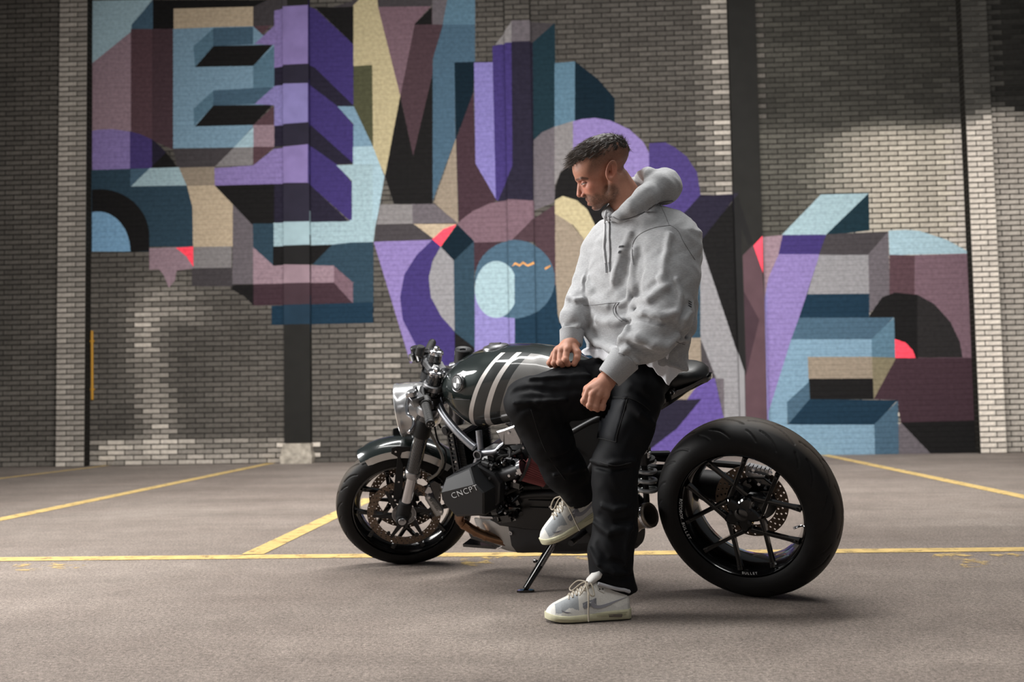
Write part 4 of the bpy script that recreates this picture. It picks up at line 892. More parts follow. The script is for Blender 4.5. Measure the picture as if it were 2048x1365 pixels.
for q in ((1530, 645), (1430, 685)):
    c = B(z3(*q), 0.125); bo = MB(); bo.lathe([(0, 0.004), (0.0045, 0.004), (0.0045, 0.007), (0.0095, 0.007), (0.0105, 0.003), (0.0105, -0.02)], c, AY, 18); bo.build('seat_bolt', K_CHR, span)
# frame tubes
def fr(pts, r, name='frame_tube', m=K_GUN, k=6, n=16):
    mb = MB(); p = catmull(pts, k) if len(pts) > 2 else pts; mb.tube(p, r, n); return mb.build(name, m, bike)
for sg in (1, -1):
    S_ = lambda p, y: Vector((B(p, abs(y)).x, y*sg, B(p, abs(y)).z))
    nd = S_(z1(1333, 1190), 0.15)
    fr([S_(z1(945, 650), 0.06), S_(z1(985, 800), 0.10), S_(z1(1110, 970), 0.135), S_(z1(1230, 1090), 0.148), nd+Vector((0.02, 0, 0.025))], 0.0165)
    fr([S_(z1(1322, 985), 0.13), S_(z1(1337, 1150), 0.145)], 0.0135)
    fr([nd, S_(z1(1400, 1180), 0.15), S_(z1(1480, 1168), 0.15), S_(z1(1530, 1120), 0.148), S_(z1(1620, 1080), 0.14)], 0.0135)
    fr([nd, S_(z1(1300, 1290), 0.145)], 0.015)
    fr([S_(z3(1330, 700), 0.11), S_(z3(900, 860), 0.13), S_(z3(600, 1020), 0.14)], 0.011, m=K_BLK)
    c = nd; t = MB(); t.lathe([(0.0, 0.016), (0.014, 0.016), (0.0145, 0.022), (0.0185, 0.022), (0.0195, 0.018), (0.0195, -0.02), (0, -0.02)], c, AY*sg, 28); no = t.build('frame_node', K_GUN, bike)
    t = MB(); t.lathe([(0, 0.0168), (0.0142, 0.0168)], c, AY*sg, 24); t.build('node_plug', K_BLK, no)
fr([(1.21, 0, 0.66), (1.165, 0, 0.83)], 0.034, 'steering_head', K_GUN)
for y in (0.115, -0.115):
    fr([(0.52, y, 0.70), (0.36, y*0.95, 0.735), (0.2, y*0.85, 0.79)], 0.012, 'subframe_tube', K_BLK)
    fr([(0.60, y, 0.45), (0.44, y, 0.66), (0.36, y*0.95, 0.735)], 0.012, 'subframe_tube', K_BLK)
pl = MB(); pg = [B(z1(*q), 0.155) for q in ((1490, 985), (1560, 965), (1655, 930), (1720, 1060), (1718, 1105), (1560, 1112), (1515, 1150), (1490, 1145), (1555, 1095), (1520, 1050))]
pl.prism([(c.x, c.z) for c in pg], 0.03, (0, 0.155, 0), (1, 0, 0), (0, 0, 1), bev=0.006); ic = pl.build('intake_cover', K_ALU, bike)
c = B(z1(1590, 1005), 0.172); q = MB(); q.cyl(c-AY*0.003, c+AY*0.003, 0.006, n=10); q.build('cover_bolt', K_CHR, ic)
# oil cooler
a, b_ = B(z1(1050, 1030), 0.11), B(z1(1265, 1340), 0.11); cx, cz_ = (a.x+b_.x)/2, (a.z+b_.z)/2
oc = MB(); oc.box((cx, 0, cz_), (0.03, 0.20, abs(a.z-b_.z))); oco = oc.build('oil_cooler', K_MATT, bike, None)
for i in range(22):
    z = b_.z+(a.z-b_.z)*(i+0.5)/22; f_ = MB(); f_.box((cx, 0.0, z), (0.045, 0.216, 0.0022)); f_.build('cooler_fin', K_BLK, oco, None)
for y in (0.115, -0.115):
    lad = MB(); lad.box((cx+0.04, y, cz_), (0.006, 0.012, abs(a.z-b_.z)+0.02)); lad.box((cx+0.015, y, cz_), (0.006, 0.012, abs(a.z-b_.z)+0.02))
    for i in range(8): lad.box((cx+0.028, y, b_.z+(a.z-b_.z)*(i+0.5)/8), (0.03, 0.01, 0.007))
    lad.build('cooler_bracket', K_BLK, oco)
q = MB(); q.cyl((cx+0.03, 0.1, a.z+0.03), (cx+0.03, 0.14, a.z+0.03), 0.022, n=20, bev=0.003); q.cyl((cx+0.03, 0.14, a.z+0.03), (cx+0.03, 0.15, a.z+0.03), 0.012, n=12); q.build('horn', K_BLK, bike)
# crankcase and boxer cylinders
ck = MB(); rr = []
for x, zt, zb, w in ((1.10, 0.50, 0.30, 0.08), (1.07, 0.56, 0.24, 0.13), (0.98, 0.60, 0.20, 0.155), (0.86, 0.60, 0.19, 0.16), (0.74, 0.57, 0.19, 0.155), (0.64, 0.52, 0.22, 0.14), (0.56, 0.48, 0.27, 0.11)):
    rr.append([Vector((x, y*w, (zt+zb)/2+z*(zt-zb)/2)) for y, z in ((-1, -0.6), (-0.6, -1), (0.6, -1), (1, -0.6), (1, 0.6), (0.6, 1), (-0.6, 1), (-1, 0.6))])
ck.loft(rr); crank = ck.build('crankcase', mat('crankcase_black', (13, 13, 14), 0.35, nscale=60, namt=0.2), bike, 30)
ex = MB(); 
for i in range(5):
    ex.box((0.72, 0.158, 0.36+0.03*i), (0.2, 0.012, 0.008))
ex.build('crankcase_ribs', K_BLK, crank, None)
def face(pts, y): return [B(z2(*p), y) for p in pts]
outl = [(980, 660), (1005, 535), (1195, 458), (1295, 400), (1435, 480), (1490, 570), (1480, 740), (1360, 850), (1105, 862), (990, 740)]
front = [(976, 650), (1003, 537), (1196, 458), (1284, 572), (1365, 655), (1362, 852), (1105, 862), (984, 720)]
for sg in (1, -1):
    mv = lambda L_: [Vector((v.x, v.y*sg, v.z)) for v in L_]
    cy = MB()
    for i in range(9):                                   # finned barrel
        y = 0.165+0.011*i; c = B(z2(1330, 640), 0.22)
        cy.prism([(-0.075, -0.07), (0.075, -0.07), (0.085, 0.0), (0.075, 0.075), (-0.075, 0.075), (-0.085, 0)], 0.004, (c.x-0.01, y*sg, c.z), (1, 0, 0), (0, 0, 1))
    c = B(z2(1330, 640), 0.22); cy.cyl((c.x-0.01, 0.14*sg, c.z), (c.x-0.01, 0.27*sg, c.z), 0.062, n=28); cyo = cy.build('cylinder', K_BLK, bike, 30)
    # cover: back outline, shoulder outline, front face with a raised upper facet
    fa = face(front, 0.335); cxm = sum((v.x for v in fa))/len(fa); czm = sum((v.z for v in fa))/len(fa)
    F_ = mv(fa); Bk = mv([Vector((cxm+(v.x-cxm)*1.04-0.01, 0.245, czm+(v.z-czm)*1.04)) for v in fa])
    F_[1].y -= 0.018*sg; F_[2].y -= 0.038*sg; F_[0].y -= 0.004*sg; F_[6].y -= 0.006*sg; F_[5].y -= 0.012*sg; F_[4].y -= 0.012*sg
    cv = MB(); n = 8; ins = 0.004
    ctr = Vector((cxm, 0.335*sg, czm)); Fi = [v.lerp(ctr, 0.06) for v in F_]; Fo = [v-Vector((0, 0.006*sg, 0)) for v in F_]
    N_ = (Fi[3]-Fi[0]).cross(Fi[6]-Fi[0]).normalized()
    for q_ in (4, 5, 7):
        dl = (Fi[q_]-Fi[0]).dot(N_)/N_.y; Fi[q_] = Fi[q_]-Vector((0, dl, 0)); Fo[q_] = Fo[q_]-Vector((0, dl, 0))
    vs_ = Bk+Fo+Fi; fs = [(i, (i+1) % n, n+(i+1) % n, n+i) for i in range(n)]+[(n+i, n+(i+1) % n, 2*n+(i+1) % n, 2*n+i) for i in range(n)]
    fs += [(2*n+0, 2*n+1, 2*n+2, 2*n+3), (2*n+0, 2*n+3, 2*n+4, 2*n+5, 2*n+6, 2*n+7), tuple(range(n-1, -1, -1))]
    cv.add(vs_, fs); cvo = cv.build('cylinder_cover', K_COVER, bike, 20)
    oc_ = face(outl, 0.26); hd = MB(); hd.prism([(v.x, v.z) for v in oc_], 0.05, (-0.012, 0.24*sg, 0), (1, 0, 0), (0, 0, 1), bev=0.006); hd.build('cylinder_head', K_BLK, cyo)
    for i in range(7):
        t = i/6; p = B(z2(1130+150*t, 470-55*t), 0.26); rb_ = MB(); rb_.box((p.x-0.01, 0.245*sg, p.z+0.004), (0.006, 0.07, 0.012)); rb_.build('cover_rib', K_BLK, cvo, None)
    if sg > 0:
        U = (B(z2(1285, 610), 0.345)-B(z2(1110, 672), 0.345)).normalized(); O = B(z2(1198, 641), 0.342)
        pl3 = [Fi[0], Fi[3], Fi[6]]; N_ = (Fi[3]-Fi[0]).cross(Fi[6]-Fi[0]).normalized(); N_ = N_ if N_.y > 0 else -N_
        d0 = BI @ CAM_P; dd_ = BI.to_3x3() @ ray(*z2(1198, 641)); O = d0+dd_*((Fi[0]-d0).dot(N_)/dd_.dot(N_))
        Up = N_.cross(U); U = (U-N_*U.dot(N_)).normalized(); Up = N_.cross(U)
        text_obj('cover_lettering', 'CNCPT', 0.035, frame_m(O+N_*0.0015, U, Up) @ Matrix.Diagonal((1.12, 0.92, 1, 1)), K_WHT, cvo, 0.0006, 1.12, -0.0006)
        for q in ((1338, 568), (1420, 520), (1440, 740), (1375, 820)):
            c = B(z2(*q), 0.268); bb = MB(); bb.cyl(c-AY*0.01, c+AY*0.004, 0.005, n=8); bb.build('head_bolt', K_ALU, cyo)
# throttle body, clamps, red cone filter
for sg in (1,):
    pts = [B(z2(1440, 520), 0.22), B(z2(1530, 495), 0.215), B(z2(1620, 470), 0.21), B(z2(1720, 430), 0.205)]; pts = [Vector((p.x, p.y*sg, p.z)) for p in pts]
    tb_ = MB(); tb_.tube(catmull(pts, 5), 0.028, 20); tbo = tb_.build('throttle_body', K_BLK, bike)
    for f_, rr_ in ((0.22, 0.031), (0.97, 0.036)):
        p = pts[0].lerp(pts[3], f_); d = (pts[3]-pts[0]).normalized(); c_ = MB(); c_.lathe([(rr_-0.003, -0.007), (rr_, -0.007), (rr_, 0.007), (rr_-0.003, 0.007)], p, d, 28, closed=True); c_.box(p+Vector((0, 0.0, -rr_-0.004)), (0.016, 0.012, 0.01)); c_.build('hose_clamp', K_CHR, tbo)
    for q, y in (((1590, 500), 0.245), ((1663, 477), 0.242), ((1640, 548), 0.245)):
        c = B(z2(*q), y); bb = MB(); bb.cyl(Vector((c.x, (y-0.008)*sg, c.z)), Vector((c.x, y*sg, c.z)), 0.006, n=8); bb.build('throttle_bolt', K_CHR, tbo)
    a0 = pts[3]; a1 = B(z2(1935, 520), 0.16); a1.y *= sg; d = (a1-a0).normalized(); u = d.cross(Vector((0, 0, 1))).normalized(); w_ = d.cross(u); rr = []; L_ = (a1-a0).length
    for i in range(6):
        f_ = i/5; r0 = 0.049-0.012*f_; rr.append([a0+d*(0.006+L_*f_)+(u*math.cos(2*math.pi*k/72)+w_*math.sin(2*math.pi*k/72))*(r0*(1.0 if k % 2 else 0.90)) for k in range(72)])
    af = MB(); af.loft(rr); afo = af.build('air_filter', K_RED, bike, 10)
    e_ = MB(); e_.lathe([(0.051, -0.002), (0.052, 0.008), (0.046, 0.009)], a0, d, 32); e_.lathe([(0, 0.016), (0.035, 0.014), (0.041, 0.0), (0.036, -0.004)], a1, d, 32); e_.build('filter_cap', K_RUB, afo)
# clutter of the injection side: rails, plugs, hoses
rs = random.Random(5)
for q, y, L_, ax in (((1500, 420), 0.19, 0.07, (0.6, 0.2, 0.6)), ((1560, 400), 0.2, 0.06, (0.3, 0.3, 0.9)), ((1600, 360), 0.18, 0.08, (1, 0, 0.1)), ((1640, 350), 0.16, 0.06, (0.2, 0.1, 1)), ((1450, 420), 0.23, 0.05, (0.7, 0.1, -0.4)), ((1480, 620), 0.2, 0.06, (0.1, 1, 0)), ((1560, 640), 0.19, 0.05, (0.1, 1, 0.2)), ((1550, 720), 0.18, 0.05, (0, 1, 0)), ((1500, 800), 0.18, 0.05, (0, 1, 0)), ((1590, 800), 0.17, 0.04, (0.2, 1, 0)), ((1620, 700), 0.17, 0.05, (0, 1, 0.1)), ((1640, 300), 0.14, 0.05, (0.9, 0.2, 0.2)), ((1550, 290), 0.15, 0.06, (0.8, 0.2, 0.5)), ((1700, 330), 0.15, 0.05, (0.1, 0.2, 1)), ((1400, 400), 0.24, 0.05, (0.9, 0, 0.3))):
    c = B(z2(*q), y); d = Vector(ax).normalized(); mb = MB(); mb.tube([c-d*L_/2, c-d*L_*0.2, c-d*L_*0.15, c+d*L_*0.3, c+d*L_*0.35, c+d*L_/2], [0.010, 0.010, 0.014, 0.014, 0.009, 0.009], 10); mb.build('engine_fitting', K_BLK if rs.random() < 0.7 else K_GLOSS, crank)
for q, y in (((1432, 440), 0.25), ((1465, 600), 0.24), ((1530, 690), 0.2), ((1590, 290), 0.165), ((1660, 210), 0.165), ((1560, 830), 0.19), ((1500, 875), 0.18), ((1645, 885), 0.17), ((1720, 250), 0.16), ((1470, 560), 0.24), ((1530, 740), 0.19), ((1600, 760), 0.18), ((1440, 800), 0.22)):
    c = B(z2(*q), y); mb = MB(); mb.cyl(c-AY*0.02, c+AY*0.003, 0.0055, n=8); mb.build('engine_bolt', K_ALU, crank)
for pts in ([((1430, 390), 0.22), ((1520, 330), 0.19), ((1620, 310), 0.17), ((1700, 270), 0.16)], [((1500, 700), 0.2), ((1600, 640), 0.19), ((1720, 600), 0.17), ((1880, 600), 0.16)], [((1450, 830), 0.21), ((1540, 870), 0.19), ((1640, 850), 0.17)], [((1540, 230), 0.15), ((1600, 260), 0.16), ((1600, 340), 0.18), ((1560, 420), 0.2)]):
    mb = MB(); mb.tube(catmull([B(z2(*q), y) for q, y in pts], 6), 0.007, 8); mb.build('engine_hose', K_RUB, crank)
for i in range(64):
    c = B(z2(1410+rs.random()*300, 360+rs.random()*520), 0.165+0.05*rs.random()); d = Vector((rs.uniform(-1, 1), rs.uniform(0.1, 1), rs.uniform(-1, 1))).normalized(); L_ = 0.02+0.03*rs.random(); r_ = 0.005+0.007*rs.random(); mb = MB()
    if rs.random() < 0.65: mb.tube([c-d*L_/2, c-d*L_*0.1, c-d*L_*0.08, c+d*L_/2], [r_*0.8, r_*0.8, r_, r_], 10)
    else: mb.box(c, (L_, 0.5*L_, 0.6*L_), Matrix.Rotation(rs.random()*3, 3, 'Y'))
    mb.build('engine_fitting', K_GLOSS if rs.random() < 0.8 else K_ALU, crank)
q = MB(); c = B(z2(1400, 862), 0.2); q.tube([c+Vector((0.03, 0, 0.002)), c, c-Vector((0.03, 0, 0))], [0.012, 0.012, 0.009], 12); q.build('lambda_probe', K_CHR, crank)
q = MB(); q.tube(catmull([B(z4(*p), y) for p, y in (((160, 340), 0.17), ((320, 330), 0.165), ((480, 335), 0.15))], 6), 0.014, 12); q.build('gear_shaft', K_BLK, crank)
# belly pan: silver nose, black flank, with a keel curve
def hullring(x, zt, zb, w): return [Vector((x, y*w, zb+(zt-zb)*z)) for y, z in ((-1, 1), (-1, 0.45), (-0.8, 0.18), (-0.35, 0.02), (0.35, 0.02), (0.8, 0.18), (1, 0.45), (1, 1), (0.94, 1), (0.94, 0.47), (0.75, 0.22), (-0.75, 0.22), (-0.94, 0.47), (-0.94, 1))]
H_S = [(0.935, 0.280, 0.118, 0.152), (0.98, 0.285, 0.122, 0.15), (1.04, 0.290, 0.135, 0.144), (1.08, 0.292, 0.165, 0.138), (1.105, 0.290, 0.225, 0.130), (1.118, 0.286, 0.262, 0.122)]
hn = MB(); hn.loft([hullring(x, *interp(H_S, x)) for x in np.linspace(0.935, 1.118, 18)]); bp = hn.build('belly_pan', K_SILV, bike, 40)
H_B = [(0.44, 0.30, 0.22, 0.10), (0.50, 0.345, 0.165, 0.125), (0.56, 0.372, 0.138, 0.14), (0.70, 0.388, 0.122, 0.153), (0.80, 0.384, 0.117, 0.156), (0.835, 0.372, 0.117, 0.156), (0.88, 0.318, 0.117, 0.155), (0.905, 0.290, 0.117, 0.154), (0.938, 0.281, 0.118, 0.153)]
hb_ = MB(); hb_.loft([hullring(x, *interp(H_B, x)) for x in np.linspace(0.44, 0.938, 36)]); bs = hb_.build('belly_side', mat('belly_satin', (40, 40, 42), 0.55, nscale=40, namt=0.1), bp, 40)
for q in ((1610, 1005), (1968, 778)):
    c = B(z2(*q), 0.155); bb = MB(); bb.lathe([(0, 0.003), (0.004, 0.003), (0.004, 0.006), (0.008, 0.006), (0.0095, 0.002), (0.0095, -0.012)], c, AY, 14); bb.build('belly_bolt', K_CHR, bp)
# headers and chin scoop
for sg in (1, -1):
    pts = [B(z2(*p), y) for p, y in (((1180, 800), 0.24), ((1150, 880), 0.21), ((1215, 945), 0.185), ((1330, 1010), 0.165), ((1480, 1062), 0.145), ((1600, 1090), 0.12))]; pts = [Vector((p.x, p.y*sg, p.z)) for p in pts]
    hp = MB(); hp.tube(catmull(pts, 8), 0.0195, 18); ho = hp.build('exhaust_header', K_COP, bike)
    cv = catmull(pts, 8)
    for i in (14, 22, 27):
        d = (cv[i+1]-cv[i]).normalized(); cl = MB(); cl.lathe([(0.019, -0.006), (0.0225, -0.006), (0.0225, 0.006), (0.019, 0.006)], cv[i], d, 20, closed=True); cl.build('header_weld', K_COP, ho)
sc_ = [[B(z2(*p), y) for p in P_] for y, P_ in ((0.13, ((1215, 985), (1250, 1065), (1500, 1142), (1540, 1112), (1490, 1065), (1330, 1010))),)]
cs = MB(); pg = sc_[0]; cs.prism([(v.x, v.z) for v in pg], 0.02, (0, 0.12, 0), (1, 0, 0), (0, 0, 1), bev=0.004); so = cs.build('chin_scoop', K_GLOSS, bike)
e_ = MB(); e_.tube(catmull([B(z2(*p), 0.132) for p in ((1215, 990), (1290, 1030), (1400, 1070), (1500, 1095), (1535, 1120), (1500, 1143))], 6), 0.0035, 8); e_.build('scoop_trim', K_CHR, so)
cs = MB(); cs.prism([(v.x, v.z) for v in pg], 0.02, (0, -0.12, 0), (1, 0, 0), (0, 0, 1), bev=0.004); cs.box((1.12, 0, 0.16), (0.16, 0.24, 0.012)); cs.build('scoop_floor', K_GLOSS, so)
# muffler under the tail, pointing back and out
e1 = B(z4(1118, 487), 0.13); mdir = Vector((-1.0, 0.18, 0.34)).normalized(); m0 = e1-mdir*0.28
mu = MB(); mu.lathe([(0.03, 0.0), (0.05, 0.03), (0.052, 0.20), (0.05, 0.205), (0.044, 0.215), (0.042, 0.27), (0.046, 0.275), (0.0465, 0.283), (0.043, 0.285), (0.036, 0.283), (0.034, 0.25), (0.032, 0.20)], m0, mdir, 40); muo = mu.build('muffler', K_STN, bike, 40)
mu = MB(); mu.lathe([(0, 0.205), (0.033, 0.205)], m0, mdir, 32); mu.build('muffler_bore', K_MATT, muo)
mu = MB(); mu.lathe([(0.044, 0.262), (0.0475, 0.262), (0.0485, 0.268), (0.0475, 0.274), (0.044, 0.274)], m0, mdir, 40); mu.build('muffler_ring', K_CHR, muo)
cb = MB(); c = B(z4(1040, 640), 0.05); cb.lathe([(0, -0.14), (0.06, -0.14), (0.075, -0.12), (0.075, 0.06), (0.06, 0.08), (0, 0.08)], c+Vector((0.08, 0, 0.02)), Vector((-1, 0, 0.1)), 32); cb.build('exhaust_box', K_MATT, bike)
# shock with coil spring, reservoir
t0, t1 = B(z4(1075, 80), 0.02), B(z4(1090, 320), 0.02); d = (t1-t0); up = -d.normalized()
sh = MB(); sh.tube([t0+up*0.16, t0+up*0.06, t0+up*0.055, t0, t0-up*0.005], [0.02, 0.02, 0.028, 0.028, 0.02], 20); sh.tube([t0, t1-up*0.06], 0.012, 12); sh.lathe([(0.0, 0), (0.042, 0), (0.042, 0.012), (0, 0.012)], t0-up*0.002, up, 28); sho = sh.build('shock_absorber', K_BLK, bike)
u = up.cross(AY).normalized(); w_ = up.cross(u); pts = []
for i in range(150):
    f_ = i/149; a = 2*math.pi*3.6*f_; pts.append(t0-up*(0.004+0.135*f_)+(u*math.cos(a)+w_*math.sin(a))*0.039)
cs = MB(); cs.tube(pts, 0.0082, 12); cs.build('coil_spring', mat('silver_spring', (186, 188, 190), 0.28, 0.7), sho)
rs_ = MB(); c0 = B(z3(1270, 1165), 0.045); rs_.tube([c0+up*0.075, c0+up*0.07, c0-up*0.05, c0-up*0.055], [0.018, 0.024, 0.024, 0.018], 24); rso = rs_.build('shock_reservoir', K_BLK, bike)
vd = ((BI @ CAM_P)-c0); vd = (vd-up*vd.dot(up)).normalized(); U = up.cross(vd); U = U if True else U
Uv = (B(z3(1330, 1165), 0.045)-B(z3(1210, 1165), 0.045)).normalized(); Uv = (Uv-vd*Uv.dot(vd)).normalized(); Vv = vd.cross(Uv)
text_obj('reservoir_lettering', 'TFX', 0.02, frame_m(c0+vd*0.0245, Uv, Vv), K_WHT, rso, 0.0006, 1.1)
for q in ((1275, 1020), (1325, 1190), (1320, 1215)):
    c = B(z3(*q), 0.05); bb = MB(); bb.cyl(c-AY*0.01, c+AY*0.006, 0.006, n=8); bb.build('shock_adjuster', K_ALU, sho)
sb = MB(); sb.tube([B(z3(1300, 1200), -0.02), B(z3(1500, 1195), -0.1)], 0.014, 10); sb.tube([B(z3(1290, 1320), -0.02), B(z3(1480, 1310), -0.1)], 0.012, 10); sb.build('rear_brace', K_BLK, bike)
bx_ = MB(); bx_.prism([(v.x, v.z) for v in [B(p_, 0.09) for p_ in ((1098, 850), (1130, 806), (1230, 800), (1262, 850), (1240, 940), (1130, 960))]], 0.16, (0, 0, 0), (1, 0, 0), (0, 0, 1), bev=0.01); bxo = bx_.build('battery_box', mat('box_black', (8, 8, 9), 0.5, spec=0.25), bike)
for p_ in ((1150, 902), (1236, 870)):
    c = B(p_, 0.095); q = MB(); q.cyl(c-AY*0.02, c+AY*0.004, 0.006, n=10); q.build('box_screw', K_CHR, bxo)
# foot peg and side stand
pg_ = MB(); c = B((1165, 1066), 0.17); pg_.tube([c-AY*0.05, c+AY*0.10], 0.012, 12); pg_.build('foot_peg', K_BLK, bike)
ht = MB(); ht.prism([(v.x, v.z) for v in [B(z4(*p), 0.165) for p in ((500, 705), (700, 690), (705, 660), (640, 590), (700, 520), (690, 600))]], 0.008, (0, 0.165, 0), (1, 0, 0), (0, 0, 1)); ht.build('heel_guard', K_BLK, bike)
foot_w = on_floor(*z4(190, 1062)); ft = BI @ Vector((foot_w.x, foot_w.y, 0.012)); tp = B(z4(400, 690), 0.14)
ss = MB(); ss.tube([tp, tp.lerp(ft, 0.4), ft], [0.016, 0.0155, 0.0115], 14); sso = ss.build('side_stand', K_GLOSS, bike)
up_l = BI.to_3x3() @ Vector((0, 0, 1)); fx = BI.to_3x3() @ Vector((1, 0, 0)); fy = up_l.cross(fx)
fp = MB(); fp.prism([(-0.032, -0.012), (-0.02, -0.02), (0.022, -0.016), (0.034, 0.0), (0.022, 0.016), (-0.02, 0.018)], 0.008, BI @ Vector((foot_w.x, foot_w.y, 0.0045)), fx, fy); fp.build('stand_foot', K_GLOSS, sso)
k0 = tp.lerp(ft, 0.42); k1 = B(z4(248, 830), k0.y+0.01); kn = MB(); kn.tube([k0, k0.lerp(k1, 0.8), k1], [0.005, 0.005, 0.005], 8); kn.cyl(k1+(k1-k0).normalized()*-0.012, k1, 0.008, n=10, bev=0.002); kn.build('stand_peg', K_GLOSS, sso)
spg = MB(); s0, s1 = tp+Vector((-0.012, 0.01, 0)), tp.lerp(ft, 0.5)+Vector((-0.014, 0.01, 0)); pts = []; dv = (s1-s0); un = dv.cross(AY).normalized(); wn = dv.normalized().cross(un)
for i in range(160):
    f_ = i/159; a = 2*math.pi*20*f_; pts.append(s0+dv*f_+(un*math.cos(a)+wn*math.sin(a))*0.0055)
spg.tube(pts, 0.0014, 5); spg.build('stand_spring', K_CHR, sso)
# ------------------------------------------------------------------ implicit-surface tools
from concurrent.futures import ThreadPoolExecutor
POOL = ThreadPoolExecutor(4)
def smin(a, b, k):
    h = np.clip(0.5+0.5*(b-a)/k, 0, 1); return b*(1-h)+a*h-k*h*(1-h)
def smax(a, b, k): return -smin(-a, -b, k)
def s_ell(P, c, r, ax=None):
    q = P-np.asarray(c); q = q @ np.asarray(ax).T if ax is not None else q; r = np.asarray(r, float)
    k0 = np.sqrt(((q/r)**2).sum(-1)); k1 = np.sqrt(((q/(r*r))**2).sum(-1)); return k0*(k0-1)/np.maximum(k1, 1e-9)
def s_cone(P, a, b, ra, rb):
    a = np.asarray(a, float); b = np.asarray(b, float); ab = b-a; t = np.clip(((P-a) @ ab)/(ab @ ab), 0, 1)
    d = P-a-t[:, None]*ab; return np.sqrt((d*d).sum(-1))-(ra+(rb-ra)*t)
def s_chain(P, pts, rs, k=0.02):
    d = None
    for i in range(len(pts)-1):
        e = s_cone(P, pts[i], pts[i+1], rs[i], rs[i+1]); d = e if d is None else (smin(d, e, k) if k else np.minimum(d, e))
    return d
def s_loft(P, secs, ux, uy, nrm):
    """stacked ellipses: secs = [(height, centre(2), a, b)] along nrm; ellipse axes ux (a) and uy (b)"""
    h = P @ nrm; hs = [s[0] for s in secs]; hc = np.clip(h, hs[0], hs[-1])
    g = lambda k: np.interp(hc, hs, [s[k] for s in secs])
    u = (P @ ux)-g(1); v = (P @ uy)-g(2); a, b = g(3), g(4)
    rr = np.sqrt((u/a)**2+(v/b)**2); side = (rr-1)*np.minimum(a, b)*np.where(rr < 1, 1, 0.5*(1+np.maximum(a, b)/np.minimum(a, b))**0.35)
    cap = np.maximum(hs[0]-h, h-hs[-1]); return np.maximum(side, cap)
def near(P, lo, hi, f, far=0.12):
    """evaluate f only close to its box"""
    lo, hi = np.asarray(lo)-far, np.asarray(hi)+far; m = np.all((P > lo) & (P < hi), axis=1); out = np.full(len(P), far)
    if m.any(): out[m] = np.minimum(f(P[m]), far)
    return out
def sdf_mesh(f, lo, hi, h, slack=1.6, newton=1, bs=8):
    lo = np.asarray(lo, float); n = np.ceil((np.asarray(hi)-lo)/(h*bs)).astype(int)
    g = np.stack(np.meshgrid(*[np.arange(k) for k in n], indexing='ij'), -1).reshape(-1, 3)
    v = f(lo+(g+0.5)*h*bs); g = g[np.abs(v) < h*bs*0.87*slack]
    o = np.arange(bs+1); loc = np.stack(np.meshgrid(o, o, o, indexing='ij'), -1).reshape(-1, 3)
    cells, verts, edges = [], [], []; N = n*bs+2
    cid = lambda c: (c[..., 0]*N[1]+c[..., 1])*N[2]+c[..., 2]
    corner = np.array([(i, j, k) for i in (0, 1) for j in (0, 1) for k in (0, 1)])
    ed = [(a, b) for a in range(8) for b in range(a+1, 8) if np.abs(corner[a]-corner[b]).sum() == 1]
    def job(s):
        gb = g[s:s+150]; idx = gb[:, None, :]*bs+loc[None]; V = f((lo+idx.reshape(-1, 3)*h)).reshape(len(gb), bs+1, bs+1, bs+1)
        cv = np.stack([V[:, i:i+bs, j:j+bs, k:k+bs] for i, j, k in corner], -1); act = (cv.min(-1) < 0) & (cv.max(-1) >= 0)
        b, i, j, k = np.nonzero(act)
        if not len(b): return None
        c = gb[b]*bs+np.stack([i, j, k], -1); w = cv[b, i, j, k]; acc = np.zeros((len(b), 3)); cnt = np.zeros(len(b))
        for p, q in ed:
            x = (w[:, p] < 0) != (w[:, q] < 0); t = np.where(x, w[:, p]/np.where(x, w[:, p]-w[:, q], 1), 0)
            acc += np.where(x[:, None], corner[p]+(corner[q]-corner[p])*t[:, None], 0); cnt += x
        return c, lo+(c+acc/cnt[:, None])*h, w
    for r_ in POOL.map(job, range(0, len(g), 150)):
        if r_ is not None: cells.append(r_[0]); verts.append(r_[1]); edges.append(r_[2])
    C = np.concatenate(cells); Vt = np.concatenate(verts); Wc = np.concatenate(edges); ids = cid(C); od = np.argsort(ids); ids, C, Vt, Wc = ids[od], C[od], Vt[od], Wc[od]
    F = []
    for ax in range(3):
        e = np.zeros(3, int); e[ax] = 1; u = np.zeros(3, int); u[(ax+1) % 3] = 1; w = np.zeros(3, int); w[(ax+2) % 3] = 1
        i1 = int(e[0]*4+e[1]*2+e[2]); s0, s1 = Wc[:, 0] < 0, Wc[:, i1] < 0; m = np.nonzero(s0 != s1)[0]; quad = []
        ok = np.ones(len(m), bool)
        for d in (0*u, -u, -u-w, -w):
            t = cid(C[m]+d); p = np.searchsorted(ids, t); p = np.minimum(p, len(ids)-1); ok &= ids[p] == t; quad.append(p)
        q = np.stack(quad, -1)[ok]; fl = s0[m][ok]; q[~fl] = q[~fl][:, ::-1]; F.append(q)
    F = np.concatenate(F)
    fp_ = lambda Q: np.concatenate(list(POOL.map(f, np.array_split(Q, max(1, len(Q)//20000)))))
    for _ in range(newton):
        d0 = fp_(Vt); e = h*0.5; G = np.stack([fp_(Vt+e*np.eye(3)[a])-d0 for a in range(3)], -1)/e; L = np.maximum((G*G).sum(-1), 0.09); st = np.clip(d0/L, -h, h); Vt = Vt-G*st[:, None]
    return Vt, F
